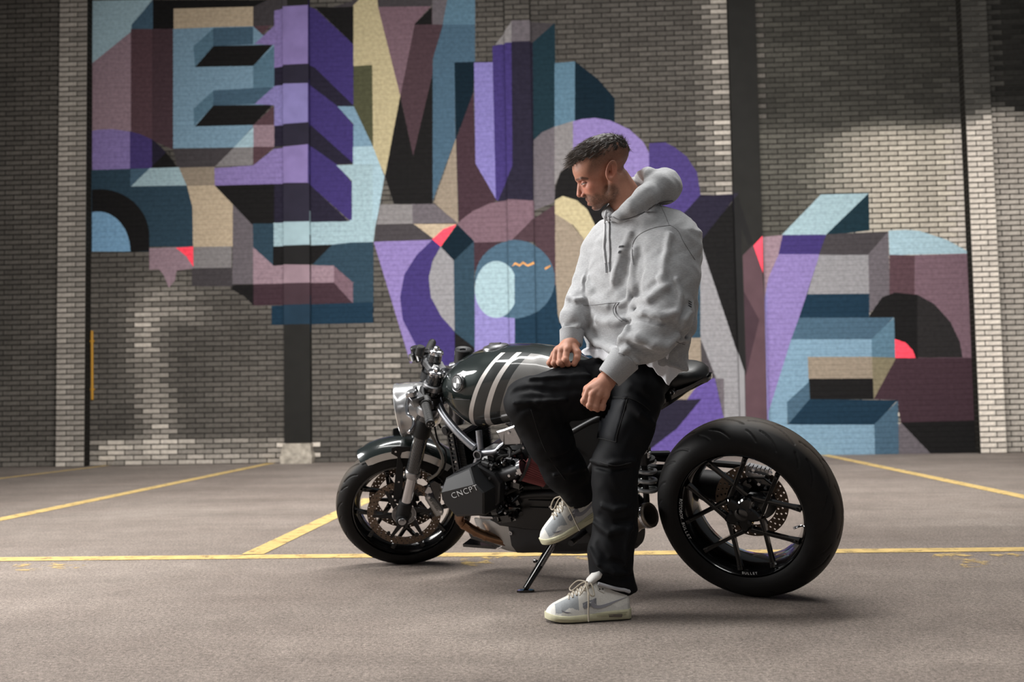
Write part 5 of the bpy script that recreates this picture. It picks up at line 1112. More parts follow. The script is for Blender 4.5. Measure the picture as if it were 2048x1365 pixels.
def np_mesh(name, V, F, colors=None):
    me = bpy.data.meshes.new(name); me.vertices.add(len(V)); me.vertices.foreach_set('co', np.asarray(V, np.float32).ravel())
    me.loops.add(F.size); me.loops.foreach_set('vertex_index', F.astype(np.int32).ravel()); me.polygons.add(len(F))
    me.polygons.foreach_set('loop_start', np.arange(0, F.size, F.shape[1], dtype=np.int32)); me.update(calc_edges=True); me.validate()
    shade(me, 180)
    if colors is not None:
        a = me.color_attributes.new('paint', 'FLOAT_COLOR', 'POINT'); a.data.foreach_set('color', np.concatenate([colors, np.ones((len(V), 1))], 1).astype(np.float32).ravel())
    return me
def relax(V, F, it=2, lam=0.5):
    a = np.concatenate([F[:, [0, 1]], F[:, [1, 2]], F[:, [2, 3]], F[:, [3, 0]]]); a = np.concatenate([a, a[:, ::-1]]); cnt = np.bincount(a[:, 0], minlength=len(V)).astype(float)
    for _ in range(it):
        s = np.stack([np.bincount(a[:, 0], weights=V[a[:, 1], k], minlength=len(V)) for k in range(3)], -1); V = V+lam*(s/cnt[:, None]-V)
    return V
CR = np.array(CAM_M.to_3x3().col[0]); CU = np.array(CAM_M.to_3x3().col[1]); CF = -np.array(CAM_M.to_3x3().col[2]); CPn = np.array(CAM_P)
def U3(px, py, d):
    """world point seen at (px, py), d metres in front of the camera"""
    return CPn+d*(CF+CR*((px-1024)/FPX)-CU*((py-682.5)/FPX))
def px_of(P):
    q = P-CPn; d = q @ CF; return 1024+FPX*(q @ CR)/d, 682.5-FPX*(q @ CU)/d
def trace(f, pxy, d0=2.9, d1=4.2):
    """first surface points along the views through photo positions (N x 2)"""
    R3 = np.array(CAM_M.to_3x3()); pxy = np.asarray(pxy, float); dr = np.stack([(pxy[:, 0]-1024)/FPX, -(pxy[:, 1]-682.5)/FPX, -np.ones(len(pxy))], -1) @ R3.T; dr /= np.linalg.norm(dr, axis=1)[:, None]
    t = np.full(len(pxy), d0); bv = np.full(len(pxy), 9.0); bt = t.copy(); live = np.ones(len(pxy), bool)
    for _ in range(90):
        v = f(CPn+dr*t[:, None]); m = live & (v < bv); bv[m] = v[m]; bt[m] = t[m]; live &= (v > 0.0006) & (t < d1)
        if not live.any(): break
        t = np.where(live, t+np.maximum(v*0.6, 0.0008), t)
    return CPn+dr*bt[:, None]
def grad(f, p, e=0.003):
    g = np.stack([f(p+e*np.eye(3)[a])-f(p-e*np.eye(3)[a]) for a in range(3)], -1); return g/(np.linalg.norm(g, axis=1)[:, None]+1e-12)
# ------------------------------------------------------------------ head (side-view units: 1/7.585 photo pixel)
HD = 3.44; HS = HD/(7.585*FPX); h_mid = U3(1100+800/7.585, 250+700/7.585, HD)
hn = -np.array(ray(1100+800/7.585, 250+700/7.585)); hr = CR-hn*(CR @ hn); hr /= np.linalg.norm(hr); hu = np.cross(hn, hr)
HYAW = R(7); hr, hn = hr*math.cos(HYAW)-hn*math.sin(HYAW), hn*math.cos(HYAW)+hr*math.sin(HYAW)
def to_head(P):
    q = P-h_mid; return np.stack([q @ hr/HS+800, -(q @ hu)/HS+700, q @ hn/HS], -1)
def from_head(q):
    q = np.asarray(q, float); return h_mid+((q[..., 0]-800)*HS)[..., None]*hr-((q[..., 1]-700)*HS)[..., None]*hu+(q[..., 2]*HS)[..., None]*hn
FWD = np.array([-0.9, 0.44, 0]); UPH = np.array([-0.44, -0.9, 0]); LAT = np.array([0, 0, 1.0]); HAX = np.stack([FWD, UPH, LAT])
SKC, SKR = (772, 510, 0), (440, 305, 335)
def f_head(P):
    q = to_head(P); m = q.copy(); m[:, 2] = np.abs(m[:, 2])
    d = s_ell(m, SKC, SKR, HAX)
    d = smin(d, s_ell(m, (585, 690, 0), (232, 230, 262), HAX), 90)          # forehead
    d = smin(d, s_ell(m, (705, 940, 0), (215, 290, 236), HAX), 80)          # mid face
    d = smin(d, s_cone(m, (700, 1140, 60), (930, 1020, 205), 108, 92), 70)   # jaw
    d = smin(d, s_cone(m, (930, 1010, 205), (920, 760, 250), 90, 80), 60)
    d = smin(d, s_ell(m, (716, 1222, 0), (84, 74, 100), HAX), 40)            # chin
    d = smin(d, s_ell(m, (660, 1112, 0), (92, 110, 150), HAX), 50)           # mouth mound
    d = smin(d, s_ell(m, (620, 930, 168), (92, 80, 82), HAX), 70)            # cheekbone
    d = smin(d, s_cone(m, (424, 826, 0), (470, 826, 158), 38, 34), 34)       # brow
    d = smax(d, -s_ell(m, (446, 892, 136), (66, 42, 78), HAX), 30)           # socket
    eb = s_ell(m, (520, 888, 140), (62, 60, 66), HAX); lid = m[:, 1]+0.30*(m[:, 0]-470)
    d = smin(d, smax(eb, lid-889, 5), 8)                                    # upper lid
    d = smin(d, smax(eb+3, 903-lid, 5), 8)                                  # lower lid
    d = smin(d, s_cone(m, (446, 868, 0), (450, 1048, 0), 25, 44), 20)        # nose
    d = smin(d, s_ell(m, (458, 1056, 0), (46, 40, 46), HAX), 14)
    d = smin(d, s_ell(m, (512, 1062, 48), (46, 36, 34), HAX), 12)            # wing
    d = smin(d, s_cone(m, (470, 930, 10), (530, 1030, 40), 34, 34), 24)
    d = smax(d, -s_ell(m, (478, 1100, 28), (30, 18, 17)), 8)                 # nostril
    d = smax(d, -s_cone(m, (560, 1036, 84), (598, 1100, 110), 7, 7), 22)     # cheek fold
    d = smin(d, s_cone(m, (572, 1126, 0), (640, 1148, 92), 30, 14), 14)      # upper lip
    d = smin(d, s_cone(m, (604, 1196, 0), (655, 1176, 84), 31, 12), 14)      # lower lip
    d = smax(d, -s_cone(m, (572, 1162, 0), (652, 1162, 108), 7, 5), 9)
    d = smax(d, -s_cone(m, (634, 1236, 0), (652, 1234, 70), 13, 10), 22)
    # ear
    EA = np.array([[0.20, -0.98, 0], [0.98, 0.20, 0], [0, 0, 1.0]])
    e = s_ell(m, (888, 700, 326), (140, 76, 26), EA)
    e = smax(e, -s_ell(m, (872, 705, 352), (92, 44, 30), EA), 12)
    w = m-np.array((888, 690, 345)); a_ = (w @ EA[0])/140; b_ = (w @ EA[1])/76; ring = np.abs(np.sqrt(a_*a_+b_*b_)-0.92)*74
    e = smin(e, np.sqrt(ring**2+(w[:, 2])**2)-14, 10)
    e = smin(e, s_ell(m, (898, 818, 335), (40, 32, 22)), 18)
    e = smin(e, s_cone(m, (898, 618, 348), (908, 742, 342), 10, 10), 12)
    e = smax(e, -s_ell(m, (866, 728, 335), (26, 40, 40)), 12)
    e = smin(e, s_ell(m, (826, 735, 318), (24, 36, 24)), 16)
    d = smin(d, e, 12)
    nk = s_cone(q, (985, 850, 0), (1225, 1230, 30), 235, 262)                # neck
    nk = smin(nk, s_cone(m, (1010, 820, 190), (1010, 1300, 60), 70, 60), 60)
    d = smin(d, nk, 60); return d*HS
# ------------------------------------------------------------------ hands (joints as photo positions in a 7.583x crop + depth)
def hz(x, y, d): return U3(1080+x/7.583, 660+y/7.583, d)
LH = dict(w=hz(1010, 770, 3.235), f=[
    [hz(745, 905, 3.205), hz(668, 1080, 3.200), hz(700, 1120, 3.245), hz(760, 1095, 3.27)],
    [hz(800, 965, 3.195), hz(752, 1150, 3.190), hz(785, 1185, 3.235), hz(840, 1160, 3.265)],
    [hz(880, 1000, 3.195), hz(838, 1180, 3.190), hz(872, 1205, 3.235), hz(920, 1180, 3.265)],
    [hz(990, 1010, 3.205), hz(935, 1168, 3.200), hz(952, 1192, 3.245), hz(972, 1150, 3.272)]], r=[(0.0120, 0.0108, 0.0098, 0.0085), (0.0122, 0.0108, 0.0098, 0.0085), (0.0118, 0.0104, 0.0095, 0.0082), (0.0108, 0.0096, 0.0086, 0.0075)],
    th=[hz(860, 800, 3.245), hz(720, 900, 3.262), hz(690, 990, 3.275), hz(700, 1060, 3.28)], tr=(0.016, 0.0135, 0.0115, 0.0095))
RH = dict(w=hz(470, 215, 3.50), f=[
    [hz(405, 300, 3.455), hz(385, 455, 3.435), hz(425, 520, 3.442), hz(448, 545, 3.462)],
    [hz(320, 310, 3.462), hz(300, 500, 3.440), hz(350, 545, 3.455), hz(395, 548, 3.475)],
    [hz(250, 325, 3.470), hz(212, 505, 3.455), hz(240, 550, 3.475), hz(285, 550, 3.495)],
    [hz(215, 370, 3.485), hz(142, 505, 3.480), hz(165, 540, 3.50), hz(205, 545, 3.515)]], r=[(0.0122, 0.0112, 0.0100, 0.0088), (0.0122, 0.0110, 0.0098, 0.0085), (0.0116, 0.0104, 0.0094, 0.0082), (0.0104, 0.0094, 0.0085, 0.0075)],
    th=[hz(510, 270, 3.475), hz(568, 350, 3.455), hz(560, 430, 3.445), hz(518, 520, 3.440)], tr=(0.016, 0.0135, 0.0120, 0.0098))
def f_hand(H):
    pts = np.concatenate([np.array(sum(H['f'], [])), np.array(H['th']), H['w'][None]]); lo, hi = pts.min(0)-0.03, pts.max(0)+0.03
    w = H['w']; mc = [f[0] for f in H['f']]
    def f(P):
        d = s_cone(P, w, mc[0]*0.9+w*0.1, 0.0255, 0.0125)
        for i in range(1, 4): d = smin(d, s_cone(P, w, mc[i]*0.9+w*0.1, 0.0245, 0.0125), 0.014)
        for i in range(3): d = smin(d, s_cone(P, mc[i]*0.85+w*0.15, mc[i+1]*0.85+w*0.15, 0.0125, 0.012), 0.010)
        for i in range(4):
            g = s_cone(P, H['f'][i][0], H['f'][i][1], H['r'][i][0], H['r'][i][1])
            for j in (1, 2): g = smin(g, s_cone(P, H['f'][i][j], H['f'][i][j+1], H['r'][i][j], H['r'][i][j+1]), 0.003)
            g = smin(g, s_ell(P, H['f'][i][0]-CF*0.002, (H['r'][i][0]*1.04,)*3), 0.006)
            g = smin(g, s_ell(P, H['f'][i][1]-CF*0.001, (H['r'][i][1]*1.06,)*3), 0.004)
            d = smin(d, g, 0.0035)
        t = H['th']; g = s_chain(P, t, H['tr'], 0.004); d = smin(d, g, 0.0035)
        k = mc[1]*0.5+mc[2]*0.5                                     # tendons on the back of the hand
        for i in range(4): d = smin(d, s_cone(P, w*0.45+mc[i]*0.55-CF*0.013, mc[i]-CF*(H['r'][i][0]*0.75), 0.0035, 0.004), 0.009)
        return d
    return lambda P: near(P, lo, hi, f, 0.06)
f_lh, f_rh = f_hand(LH), f_hand(RH)
# ------------------------------------------------------------------ joints
J = dict(neck=U3(1268, 408, 3.47), chest=U3(1282, 530, 3.55), belly=U3(1272, 640, 3.52), pelvis=U3(1275, 738, 3.52),
    shl=U3(1336, 492, 3.37), ell=U3(1332, 640, 3.27), wrl=U3(1222, 740, 3.24), shr=U3(1218, 490, 3.65), elr=U3(1168, 600, 3.61), wrr=U3(1142, 684, 3.515),
    hil=U3(1280, 790, 3.41), knl=U3(1229, 950, 3.345), anl=U3(1236, 1160, 3.345), hir=U3(1228, 768, 3.60), knr=U3(1060, 806, 3.44), anr=U3(1166, 985, 3.68))
FTD = (np.array([-0.07, 0.0, -0.09]), np.array([-0.05, 0.0, -0.035]))
def f_body(P):
    d = f_head(P) if len(P) < 4 else near(P, from_head(np.array([250., 100, -400])).clip(-9, 9)*0+h_mid-0.2, h_mid+0.2, f_head, 0.05)
    def rest(Q):
        e = s_chain(Q, [J['neck'], J['chest'], J['belly'], J['pelvis']], [0.045, 0.095, 0.09, 0.095], 0.04)
        for a, b, c, ra in ((J['shl'], J['ell'], LH['w'], 0.05), (J['shr'], J['elr'], RH['w'], 0.05)):
            e = smin(e, s_cone(Q, J['chest']*0.5+a*0.5+np.array([0, 0, 0.02]), a, 0.055, 0.05), 0.04); e = smin(e, s_cone(Q, a, b, 0.055, 0.043), 0.02); e = smin(e, s_cone(Q, b, c, 0.031, 0.024), 0.015)
        for a, b, c in ((J['hil'], J['knl'], J['anl']), (J['hir'], J['knr'], J['anr'])):
            e = smin(e, s_cone(Q, a, b, 0.066, 0.052), 0.03); e = smin(e, s_cone(Q, b, c, 0.050, 0.030), 0.02)
            e = smin(e, s_cone(Q, c, c+FTD[c is J['anr']], 0.03, 0.022), 0.02)
        return e
    d = smin(d, rest(P), 0.02); d = smin(d, f_lh(P), 0.006); d = smin(d, f_rh(P), 0.006); return d
BV, BF = sdf_mesh(f_body, (-0.35, 2.95, 0.02), (0.62, 4.0, 1.75), 0.0026, 1.7, 1)
# skin pigment: base tone, stubble, clipped hair on the sides, lips, ears
def ss(x, a, b): t = np.clip((x-a)/(b-a), 0, 1); return t*t*(3-2*t)
def seg2(q, a, b):
    a, b = np.array(a, float), np.array(b, float); ab = b-a; t = np.clip(((q-a) @ ab)/(ab @ ab), 0, 1); return np.linalg.norm(q-a-t[:, None]*ab, axis=1)
def skin_cols(V):
    q = to_head(V); n = len(V); base = np.tile(np.array(lin((178, 127, 105))), (n, 1)); inh = (np.linalg.norm(V-h_mid, axis=1) < 0.19)
    rs = np.random.RandomState(3); jit = 1+0.05*(rs.rand(n, 1)-0.5); xy = q[:, :2]
    def mixc(c, m): nonlocal base; base = base*(1-m[:, None])+np.array(lin(c))*m[:, None]
    mixc((206, 128, 108), 0.5*np.exp(-((xy-np.array([560, 950]))**2).sum(1)/(2*110**2))*inh)
    mixc((196, 116, 98), 0.45*(np.exp(-((xy-np.array([890, 705]))**2).sum(1)/(2*95**2)))*(np.abs(q[:, 2]) > 295)*inh)
    mixc((200, 128, 106), 0.5*np.exp(-((xy-np.array([450, 1060]))**2).sum(1)/(2*50**2))*inh)
    mixc((178, 104, 90), 0.6*ss(-np.minimum(seg2(xy, (575, 1130), (640, 1152)), seg2(xy, (606, 1195), (655, 1178))), -34, -16)*inh*(np.abs(q[:, 2]) < 110))
    bd = np.minimum.reduce([seg2(xy, (850, 950), (890, 1030))*2.2, seg2(xy, (900, 1010), (860, 1120))*1.0, seg2(xy, (860, 1120), (720, 1230))*0.95, seg2(xy, (720, 1230), (690, 1150))*1.0, seg2(xy, (545, 1100), (650, 1128))*2.0])
    mixc((84, 62, 50), (0.50+0.38*rs.rand(n))*ss(-bd, -150, -80)*inh)
    # clipped sides: dark towards the top, fading above the ear and to the nape
    line = np.interp(xy[:, 0], [330, 480, 620, 800, 1000, 1160, 1230], [600, 520, 505, 440, 340, 330, 520])
    fade = 1-ss(xy[:, 1], line+60, line+330); side = ss(xy[:, 0], 470, 560)*inh*(np.abs(q[:, 2]) > -1)
    face = ss(xy[:, 0]+0.35*(xy[:, 1]-600), 520, 600)
    mixc((62, 46, 38), np.clip(0.72*fade*side*face, 0, 1)*(0.75+0.25*rs.rand(n)))
    mixc((84, 62, 50), 0.6*np.exp(-((xy-np.array([1150, 640]))**2/np.array([90., 130.])**2).sum(1)/2)*inh*(0.7+0.3*rs.rand(n)))
    brow = np.minimum(seg2(xy, (400, 832), (470, 800)), seg2(xy, (470, 800), (545, 815))); mixc((58, 42, 34), 0.8*ss(-brow, -24, -12)*(np.abs(q[:, 2]) > 30)*(xy[:, 1] < 850)*inh)
    lidc = xy[:, 1]+0.30*(xy[:, 0]-470); mixc((30, 22, 19), 0.9*ss(-np.abs(lidc-892), -12, -6)*ss(xy[:, 0], 438, 450)*(1-ss(xy[:, 0], 540, 556))*(np.abs(q[:, 2]) > 70)*inh)
    mixc((150, 88, 72), 0.5*np.exp(-((xy-np.array([470, 862]))**2/np.array([50., 22.])**2).sum(1)/2)*inh*(np.abs(q[:, 2]) > 60))
    return base*jit
person = empty('person', (float(J['anl'][0]), float(J['anl'][1]), 0))
tag(person, 'person in grey hoodie and black cargo trousers half-sitting against the motorcycle, looking down', 'person')
bpy.context.view_layer.update()
PI_ = person.matrix_world.inverted()
def pput(name, me, mats, parent=None):
    o = link(name, me, mats, parent or person)
    me.transform(PI_); return o
M_SKIN = attr_mat('skin', rough=0.5, bump=0.12, bscale=700, namt=0.05, nscale=120)
b_ = M_SKIN.node_tree.nodes['Principled BSDF']; b_.inputs['Subsurface Weight'].default_value = 0.12; b_.inputs['Subsurface Radius'].default_value = (0.012, 0.005, 0.003); b_.inputs['Subsurface Scale'].default_value = 0.5
body = pput('body', np_mesh('body', BV, BF, skin_cols(BV)), M_SKIN)
for sg in (1, -1):
    ev = MB(); c = from_head(np.array([522., 888., 140.*sg])); ec = Vector(c); look = Vector(-hr*0.72-hu*0.62+hn*0.22*sg).normalized()
    ev.lathe([(0.0, -0.0132)]+[(0.0132*math.sin(a), 0.0132*math.cos(a)) for a in np.linspace(3.0, 0.6, 14)], ec, look, 28); eo = pput('eye', ev.mesh(), mat('eye_white', (210, 204, 198), 0.2)); shade(eo.data, 180)
    iv = MB(); iv.lathe([(0.0132*math.sin(a), 0.0132*math.cos(a)+0.0002) for a in (0.66, 0.4, 0.2)]+[(0.0, 0.0134)], ec, look, 24); io = pput('iris', iv.mesh(), mat('iris_dark', (52, 46, 40), 0.15), eo); shade(io.data, 180)
# ------------------------------------------------------------------ hair
rs = np.random.RandomState(11)
def f_hair(P):
    q = to_head(P); m = q.copy(); m[:, 2] = np.abs(m[:, 2])
    d = s_ell(m, (762, 492, 0), (452, 322, 322), HAX); d = smin(d, s_ell(m, (520, 450, 0), (170, 112, 210), HAX), 60); d = smin(d, s_ell(m, (440, 535, 0), (95, 80, 190), HAX), 50)
    line = np.interp(q[:, 0], [250, 340, 480, 620, 800, 1000, 1160, 1230], [640, 600, 512, 500, 450, 350, 330, 500])
    d = smax(d, q[:, 1]-line-20+30*np.sin(q[:, 0]*0.05), 30); d = d+9*np.sin(q[:, 0]*0.045+q[:, 2]*0.02)*np.sin(q[:, 2]*0.05)
    return d*HS
lo_, hi_ = h_mid-0.17, h_mid+0.17
HV, HF = sdf_mesh(f_hair, lo_, hi_, 0.003, 1.8, 1)
M_HAIR = mat('brown_hair', (38, 30, 25), 0.6, nscale=150, namt=0.35, bump=0.4, bscale=500)
hair = pput('hair', np_mesh('hair', HV, HF), M_HAIR)
sv, sf = [], []; hq = to_head(HV); nrmH = np.stack([f_hair(HV+0.002*np.eye(3)[a])-f_hair(HV-0.002*np.eye(3)[a]) for a in range(3)], -1); nrmH /= np.linalg.norm(nrmH, axis=1)[:, None]+1e-9
fw = (-0.9*hr-0.44*hu)
cand_ = np.nonzero((hq[:, 1] < np.interp(hq[:, 0], [250, 340, 480, 620, 800, 1000, 1160, 1230], [640, 600, 512, 500, 450, 350, 330, 500])-5))[0]
for i in rs.choice(cand_, 4200):
    p = HV[i]-nrmH[i]*0.004; n_ = nrmH[i]; front = np.clip((620-hq[i, 0])/300, 0, 1); up = np.clip((hq[i, 0]-750)/300, 0, 1)
    d = fw*(1.0-0.6*up)+n_*(0.16+0.30*up)+0.16*rs.randn(3)+hn*0.35*np.sign(hq[i, 2])*min(1, abs(hq[i, 2])/300)+np.array([0, 0, -0.1*front]); d /= np.linalg.norm(d); L_ = (0.018+0.016*rs.rand())*(1+0.25*front-0.3*up)
    bend = fw*0.5*rs.rand()+np.array([0, 0, -0.6])*rs.rand(); r0 = 0.0005+0.0008*rs.rand(); u_ = np.cross(d, n_); u_ /= np.linalg.norm(u_)+1e-9; w_ = np.cross(d, u_); base_i = len(sv)
    for k in range(4):
        t = k/3; c = p+d*L_*t+bend*L_*0.35*t*t; r_ = r0*(1-0.85*t)
        for a in range(3): sv.append(c+(u_*math.cos(2.094*a)+w_*math.sin(2.094*a))*r_)
    for k in range(3):
        for a in range(3): sf.append((base_i+k*3+a, base_i+k*3+(a+1) % 3, base_i+k*3+3+(a+1) % 3, base_i+k*3+3+a))
st_o = pput('hair_strands', np_mesh('strands', np.array(sv), np.array(sf)), mat('hair_strand', (66, 53, 44), 0.5, nscale=60, namt=0.6), hair); tag(st_o, 'short brown strands swept forward', kind='stuff')
# ------------------------------------------------------------------ hoodie
ZV = np.array([0, 0, 1.0]); CRh = np.array([CR[0], CR[1], 0]); CRh /= np.linalg.norm(CRh); CTh = np.array([-CF[0], -CF[1], 0]); CTh /= np.linalg.norm(CTh)   # image right / towards camera, level
SHL = CRh*0.62+CTh*0.785; SHL /= np.linalg.norm(SHL); FAC = -CRh*0.785+CTh*0.62; FAC /= np.linalg.norm(FAC)                            # shoulder line, facing
def tsec(py, xl, xr, depth=3.515, ka=1.0, kb=1.0):
    c = U3((xl+xr)/2, py, depth); w = (xr-xl)/FPX*depth/2; s = w/math.sqrt((0.25*0.62)**2+(0.15*0.785)**2); return (c[2], c @ SHL, c @ FAC, 0.25*s*ka, 0.15*s*kb)
TS_ = sorted([tsec(418, 1238, 1318, 3.49), tsec(432, 1222, 1352, 3.5), tsec(450, 1205, 1374), tsec(480, 1184, 1392), tsec(520, 1175, 1391), tsec(560, 1170, 1386), tsec(600, 1167, 1384), tsec(640, 1167, 1384), tsec(665, 1170, 1382), tsec(683, 1177, 1372), tsec(698, 1176, 1368), tsec(724, 1172, 1366), tsec(750, 1172, 1366)])
def f_torso(P): return s_loft(P, TS_, SHL, FAC, ZV)
SLL = [U3(1318, 478, 3.42), U3(1334, 500, 3.37), U3(1338, 560, 3.32), U3(1330, 632, 3.27), U3(1302, 674, 3.255), U3(1276, 693, 3.248)]; SLLr = [0.085, 0.090, 0.092, 0.086, 0.074, 0.062]
SLR = [U3(1224, 480, 3.64), U3(1212, 502, 3.66), U3(1190, 560, 3.645), U3(1172, 602, 3.605), U3(1150, 638, 3.55)]; SLRr = [0.08, 0.080, 0.070, 0.066, 0.056]
CUL = [U3(1250, 718, 3.242), U3(1218, 756, 3.236)]; CURr = [U3(1144, 664, 3.53), U3(1142, 690, 3.512)]
HOOD = [U3(1227, 436, 3.345), U3(1242, 431, 3.335), U3(1264, 417, 3.325), U3(1292, 394, 3.345), U3(1316, 374, 3.40), U3(1330, 367, 3.47), U3(1322, 362, 3.55), U3(1296, 353, 3.61), U3(1264, 372, 3.62), U3(1238, 404, 3.57), U3(1218, 428, 3.46), U3(1219, 434, 3.39)]
HOODr = [0.012, 0.020, 0.030, 0.038, 0.045, 0.049, 0.047, 0.040, 0.035, 0.030, 0.020, 0.013]
def f_hood0(P):
    d = s_chain(P, HOOD, HOODr, 0.02)
    d = smin(d, s_chain(P, [U3(1300, 350, 3.42), U3(1292, 344, 3.50), U3(1282, 350, 3.56)], [0.024, 0.026, 0.024], 0.02), 0.02)
    d = smin(d, s_ell(P, U3(1322, 380, 3.47), (0.066, 0.09, 0.052)), 0.03); return d
def sh(f, lst, d0=2.9): return trace(f, lst, d0)
def f_base(P):
    d = f_torso(P); t = np.clip((P[:, 2]-1.0)/0.16, 0, 1); k = 0.010+0.03*t
    d = smin(d, s_chain(P, SLL, SLLr, 0.03), k); d = smin(d, s_chain(P, SLR, SLRr, 0.03), k); return d
RIDGE = []                                             # cloth folds: ridges (+) and creases (-) lying on the garment
def ridge(px, r, k, sign=1, lift=0.0, f=None):
    pts = sh(f or f_base, px); lift += 0.003 if sign > 0 else 0.001; k *= 0.75; pts = list(pts+grad(f or f_base, pts)*lift); RIDGE.append((pts, r, k, sign, np.min(pts, 0), np.max(pts, 0)))
# near sleeve
ridge([(1271, 500), (1268, 545), (1272, 585), (1266, 620)], 0.012, 0.03, 1, 0.002); ridge([(1282, 498), (1284, 540), (1279, 575)], 0.010, 0.02, -1, 0.004)
ridge([(1276, 590), (1292, 583), (1312, 566)], 0.013, 0.022, -1, 0.006); ridge([(1270, 608), (1300, 600), (1330, 575), (1322, 558)], 0.012, 0.03, 1, 0.003)
ridge([(1262, 634), (1290, 629), (1322, 634), (1350, 626)], 0.013, 0.028, 1, 0.002); ridge([(1266, 642), (1296, 640), (1326, 647)], 0.008, 0.016, -1, 0.004)
ridge([(1247, 678), (1275, 677), (1306, 690), (1330, 692), (1352, 672)], 0.014, 0.03, 1, 0.004); ridge([(1262, 690), (1284, 700), (1304, 709)], 0.012, 0.02, -1, 0.006)
ridge([(1228, 702), (1250, 706), (1275, 722)], 0.014, 0.02, 1, 0.004); ridge([(1352, 560), (1360, 590), (1352, 640)], 0.008, 0.02, 1, 0.002); ridge([(1340, 470), (1330, 520), (1326, 560)], 0.006, 0.03, 1, 0.0)
ridge([(1258, 655), (1252, 672), (1240, 690)], 0.010, 0.02, 1, 0.004)
# chest and belly
ridge([(1262, 470), (1240, 520), (1228, 560)], 0.008, 0.04, 1, 0.0); ridge([(1256, 520), (1244, 570), (1262, 596)], 0.012, 0.04, -1, 0.006); ridge([(1264, 560), (1258, 600), (1240, 612)], 0.009, 0.02, 1, 0.004)
ridge([(1176, 668), (1200, 690), (1232, 702), (1256, 700)], 0.013, 0.03, 1, 0.004); ridge([(1190, 664), (1214, 670), (1236, 676)], 0.012, 0.025, -1, 0.006); ridge([(1196, 640), (1222, 646), (1246, 640)], 0.010, 0.03, 1, 0.002)
ridge([(1186, 684), (1206, 702), (1236, 716)], 0.008, 0.012, -1, 0.005); ridge([(1172, 560), (1186, 600), (1216, 612)], 0.007, 0.04, 1, 0.0)
ridge([(1176, 530), (1171, 565), (1170, 600), (1171, 630), (1176, 655)], 0.007, 0.012, -1, 0.004)
# back edge and far sleeve
ridge([(1382, 604), (1372, 616), (1364, 640)], 0.010, 0.02, -1, 0.004); ridge([(1378, 626), (1368, 640), (1362, 656)], 0.010, 0.02, 1, 0.002); ridge([(1376, 662), (1362, 670), (1350, 690)], 0.011, 0.018, -1, 0.004); ridge([(1374, 680), (1356, 680)], 0.01, 0.02, 1, 0.002)
ridge([(1138, 596), (1152, 602), (1164, 600)], 0.010, 0.02, 1, 0.002); ridge([(1140, 606), (1154, 612)], 0.007, 0.014, -1, 0.004); ridge([(1130, 655), (1140, 659), (1156, 652)], 0.011, 0.02, 1, 0.004); ridge([(1150, 560), (1160, 575)], 0.008, 0.02, -1, 0.004)
def f_hoodie(P):
    d = f_base(P)
    for pts, r, k, sg, lo, hi in RIDGE:
        m = np.all((P > lo-0.07) & (P < hi+0.07), axis=1)
        if not m.any(): continue
        e = s_chain(P[m], pts, [r*0.7]+[r*1.12]*(len(pts)-2)+[r*0.6], 0)
        d[m] = smin(d[m], e, k) if sg > 0 else smax(d[m], -e, k)
    nk = s_cone(P, U3(1268, 400, 3.46), U3(1228, 335, 3.46), 0.064, 0.082); d = smin(d, smax(f_hood0(P), -nk, 0.012), 0.012)                # hood around the neck opening
    d = d+0.0016*np.sin(P[:, 0]*95+np.sin(P[:, 2]*60)*1.3)*np.sin(P[:, 2]*70+np.sin(P[:, 1]*50))
    px, py = px_of(P); cut = np.interp(px, [1160, 1185, 1235, 1300, 1366], [696, 701, 714, 726, 742])+2*np.sin(px*0.12)                     # waist hem line
    arm = np.minimum(s_chain(P, SLL, SLLr, 0), s_chain(P, SLR, SLRr, 0))
    hem = np.where(arm > 0.012, (py-cut)/FPX*3.5, -1.0); return smax(d, hem, 0.006)
HV2, HF2 = sdf_mesh(f_hoodie, (-0.33, 2.95, 0.62), (0.75, 3.95, 1.52), 0.0042, 1.9, 1)
HV2 = relax(HV2, HF2, 1, 0.4)
M_HOOD = mat('grey_marl_fleece', (160, 161, 163), 0.92, nscale=420, namt=0.13, bump=0.22, bscale=900, sheen=0.25, spec=0.2)
def marl(m):
    nt = m.node_tree; N, L = nt.nodes, nt.links; v = [n for n in N if n.type == 'VECT_MATH'][0]; tc = N.new('ShaderNodeTexCoord'); mp = N.new('ShaderNodeMapping'); mp.inputs['Scale'].default_value = (1, 1, 5); L.new(tc.outputs['Object'], mp.inputs[0])
    n = N.new('ShaderNodeTexNoise'); n.inputs['Scale'].default_value = 90; n.inputs['Detail'].default_value = 6; n.inputs['Roughness'].default_value = 0.75; L.new(mp.outputs[0], n.inputs['Vector']); r = [q for q in N if q.type == 'MAP_RANGE'][0]; L.new(n.outputs['Fac'], r.inputs[0]); r.inputs[3].default_value = 0.74; r.inputs[4].default_value = 1.26
marl(M_HOOD)
hoodie = pput('hoodie', np_mesh('hoodie', HV2, HF2), M_HOOD); tag(hoodie, 'loose light grey marl hoodie with the hood down')
M_RIB = mat('rib_knit', (154, 155, 157), 0.9, nscale=300, namt=0.12, bump=0.2, bscale=1400, sheen=0.2, spec=0.2)
M_SEAM = mat('seam_stitch', (118, 118, 120), 0.9)
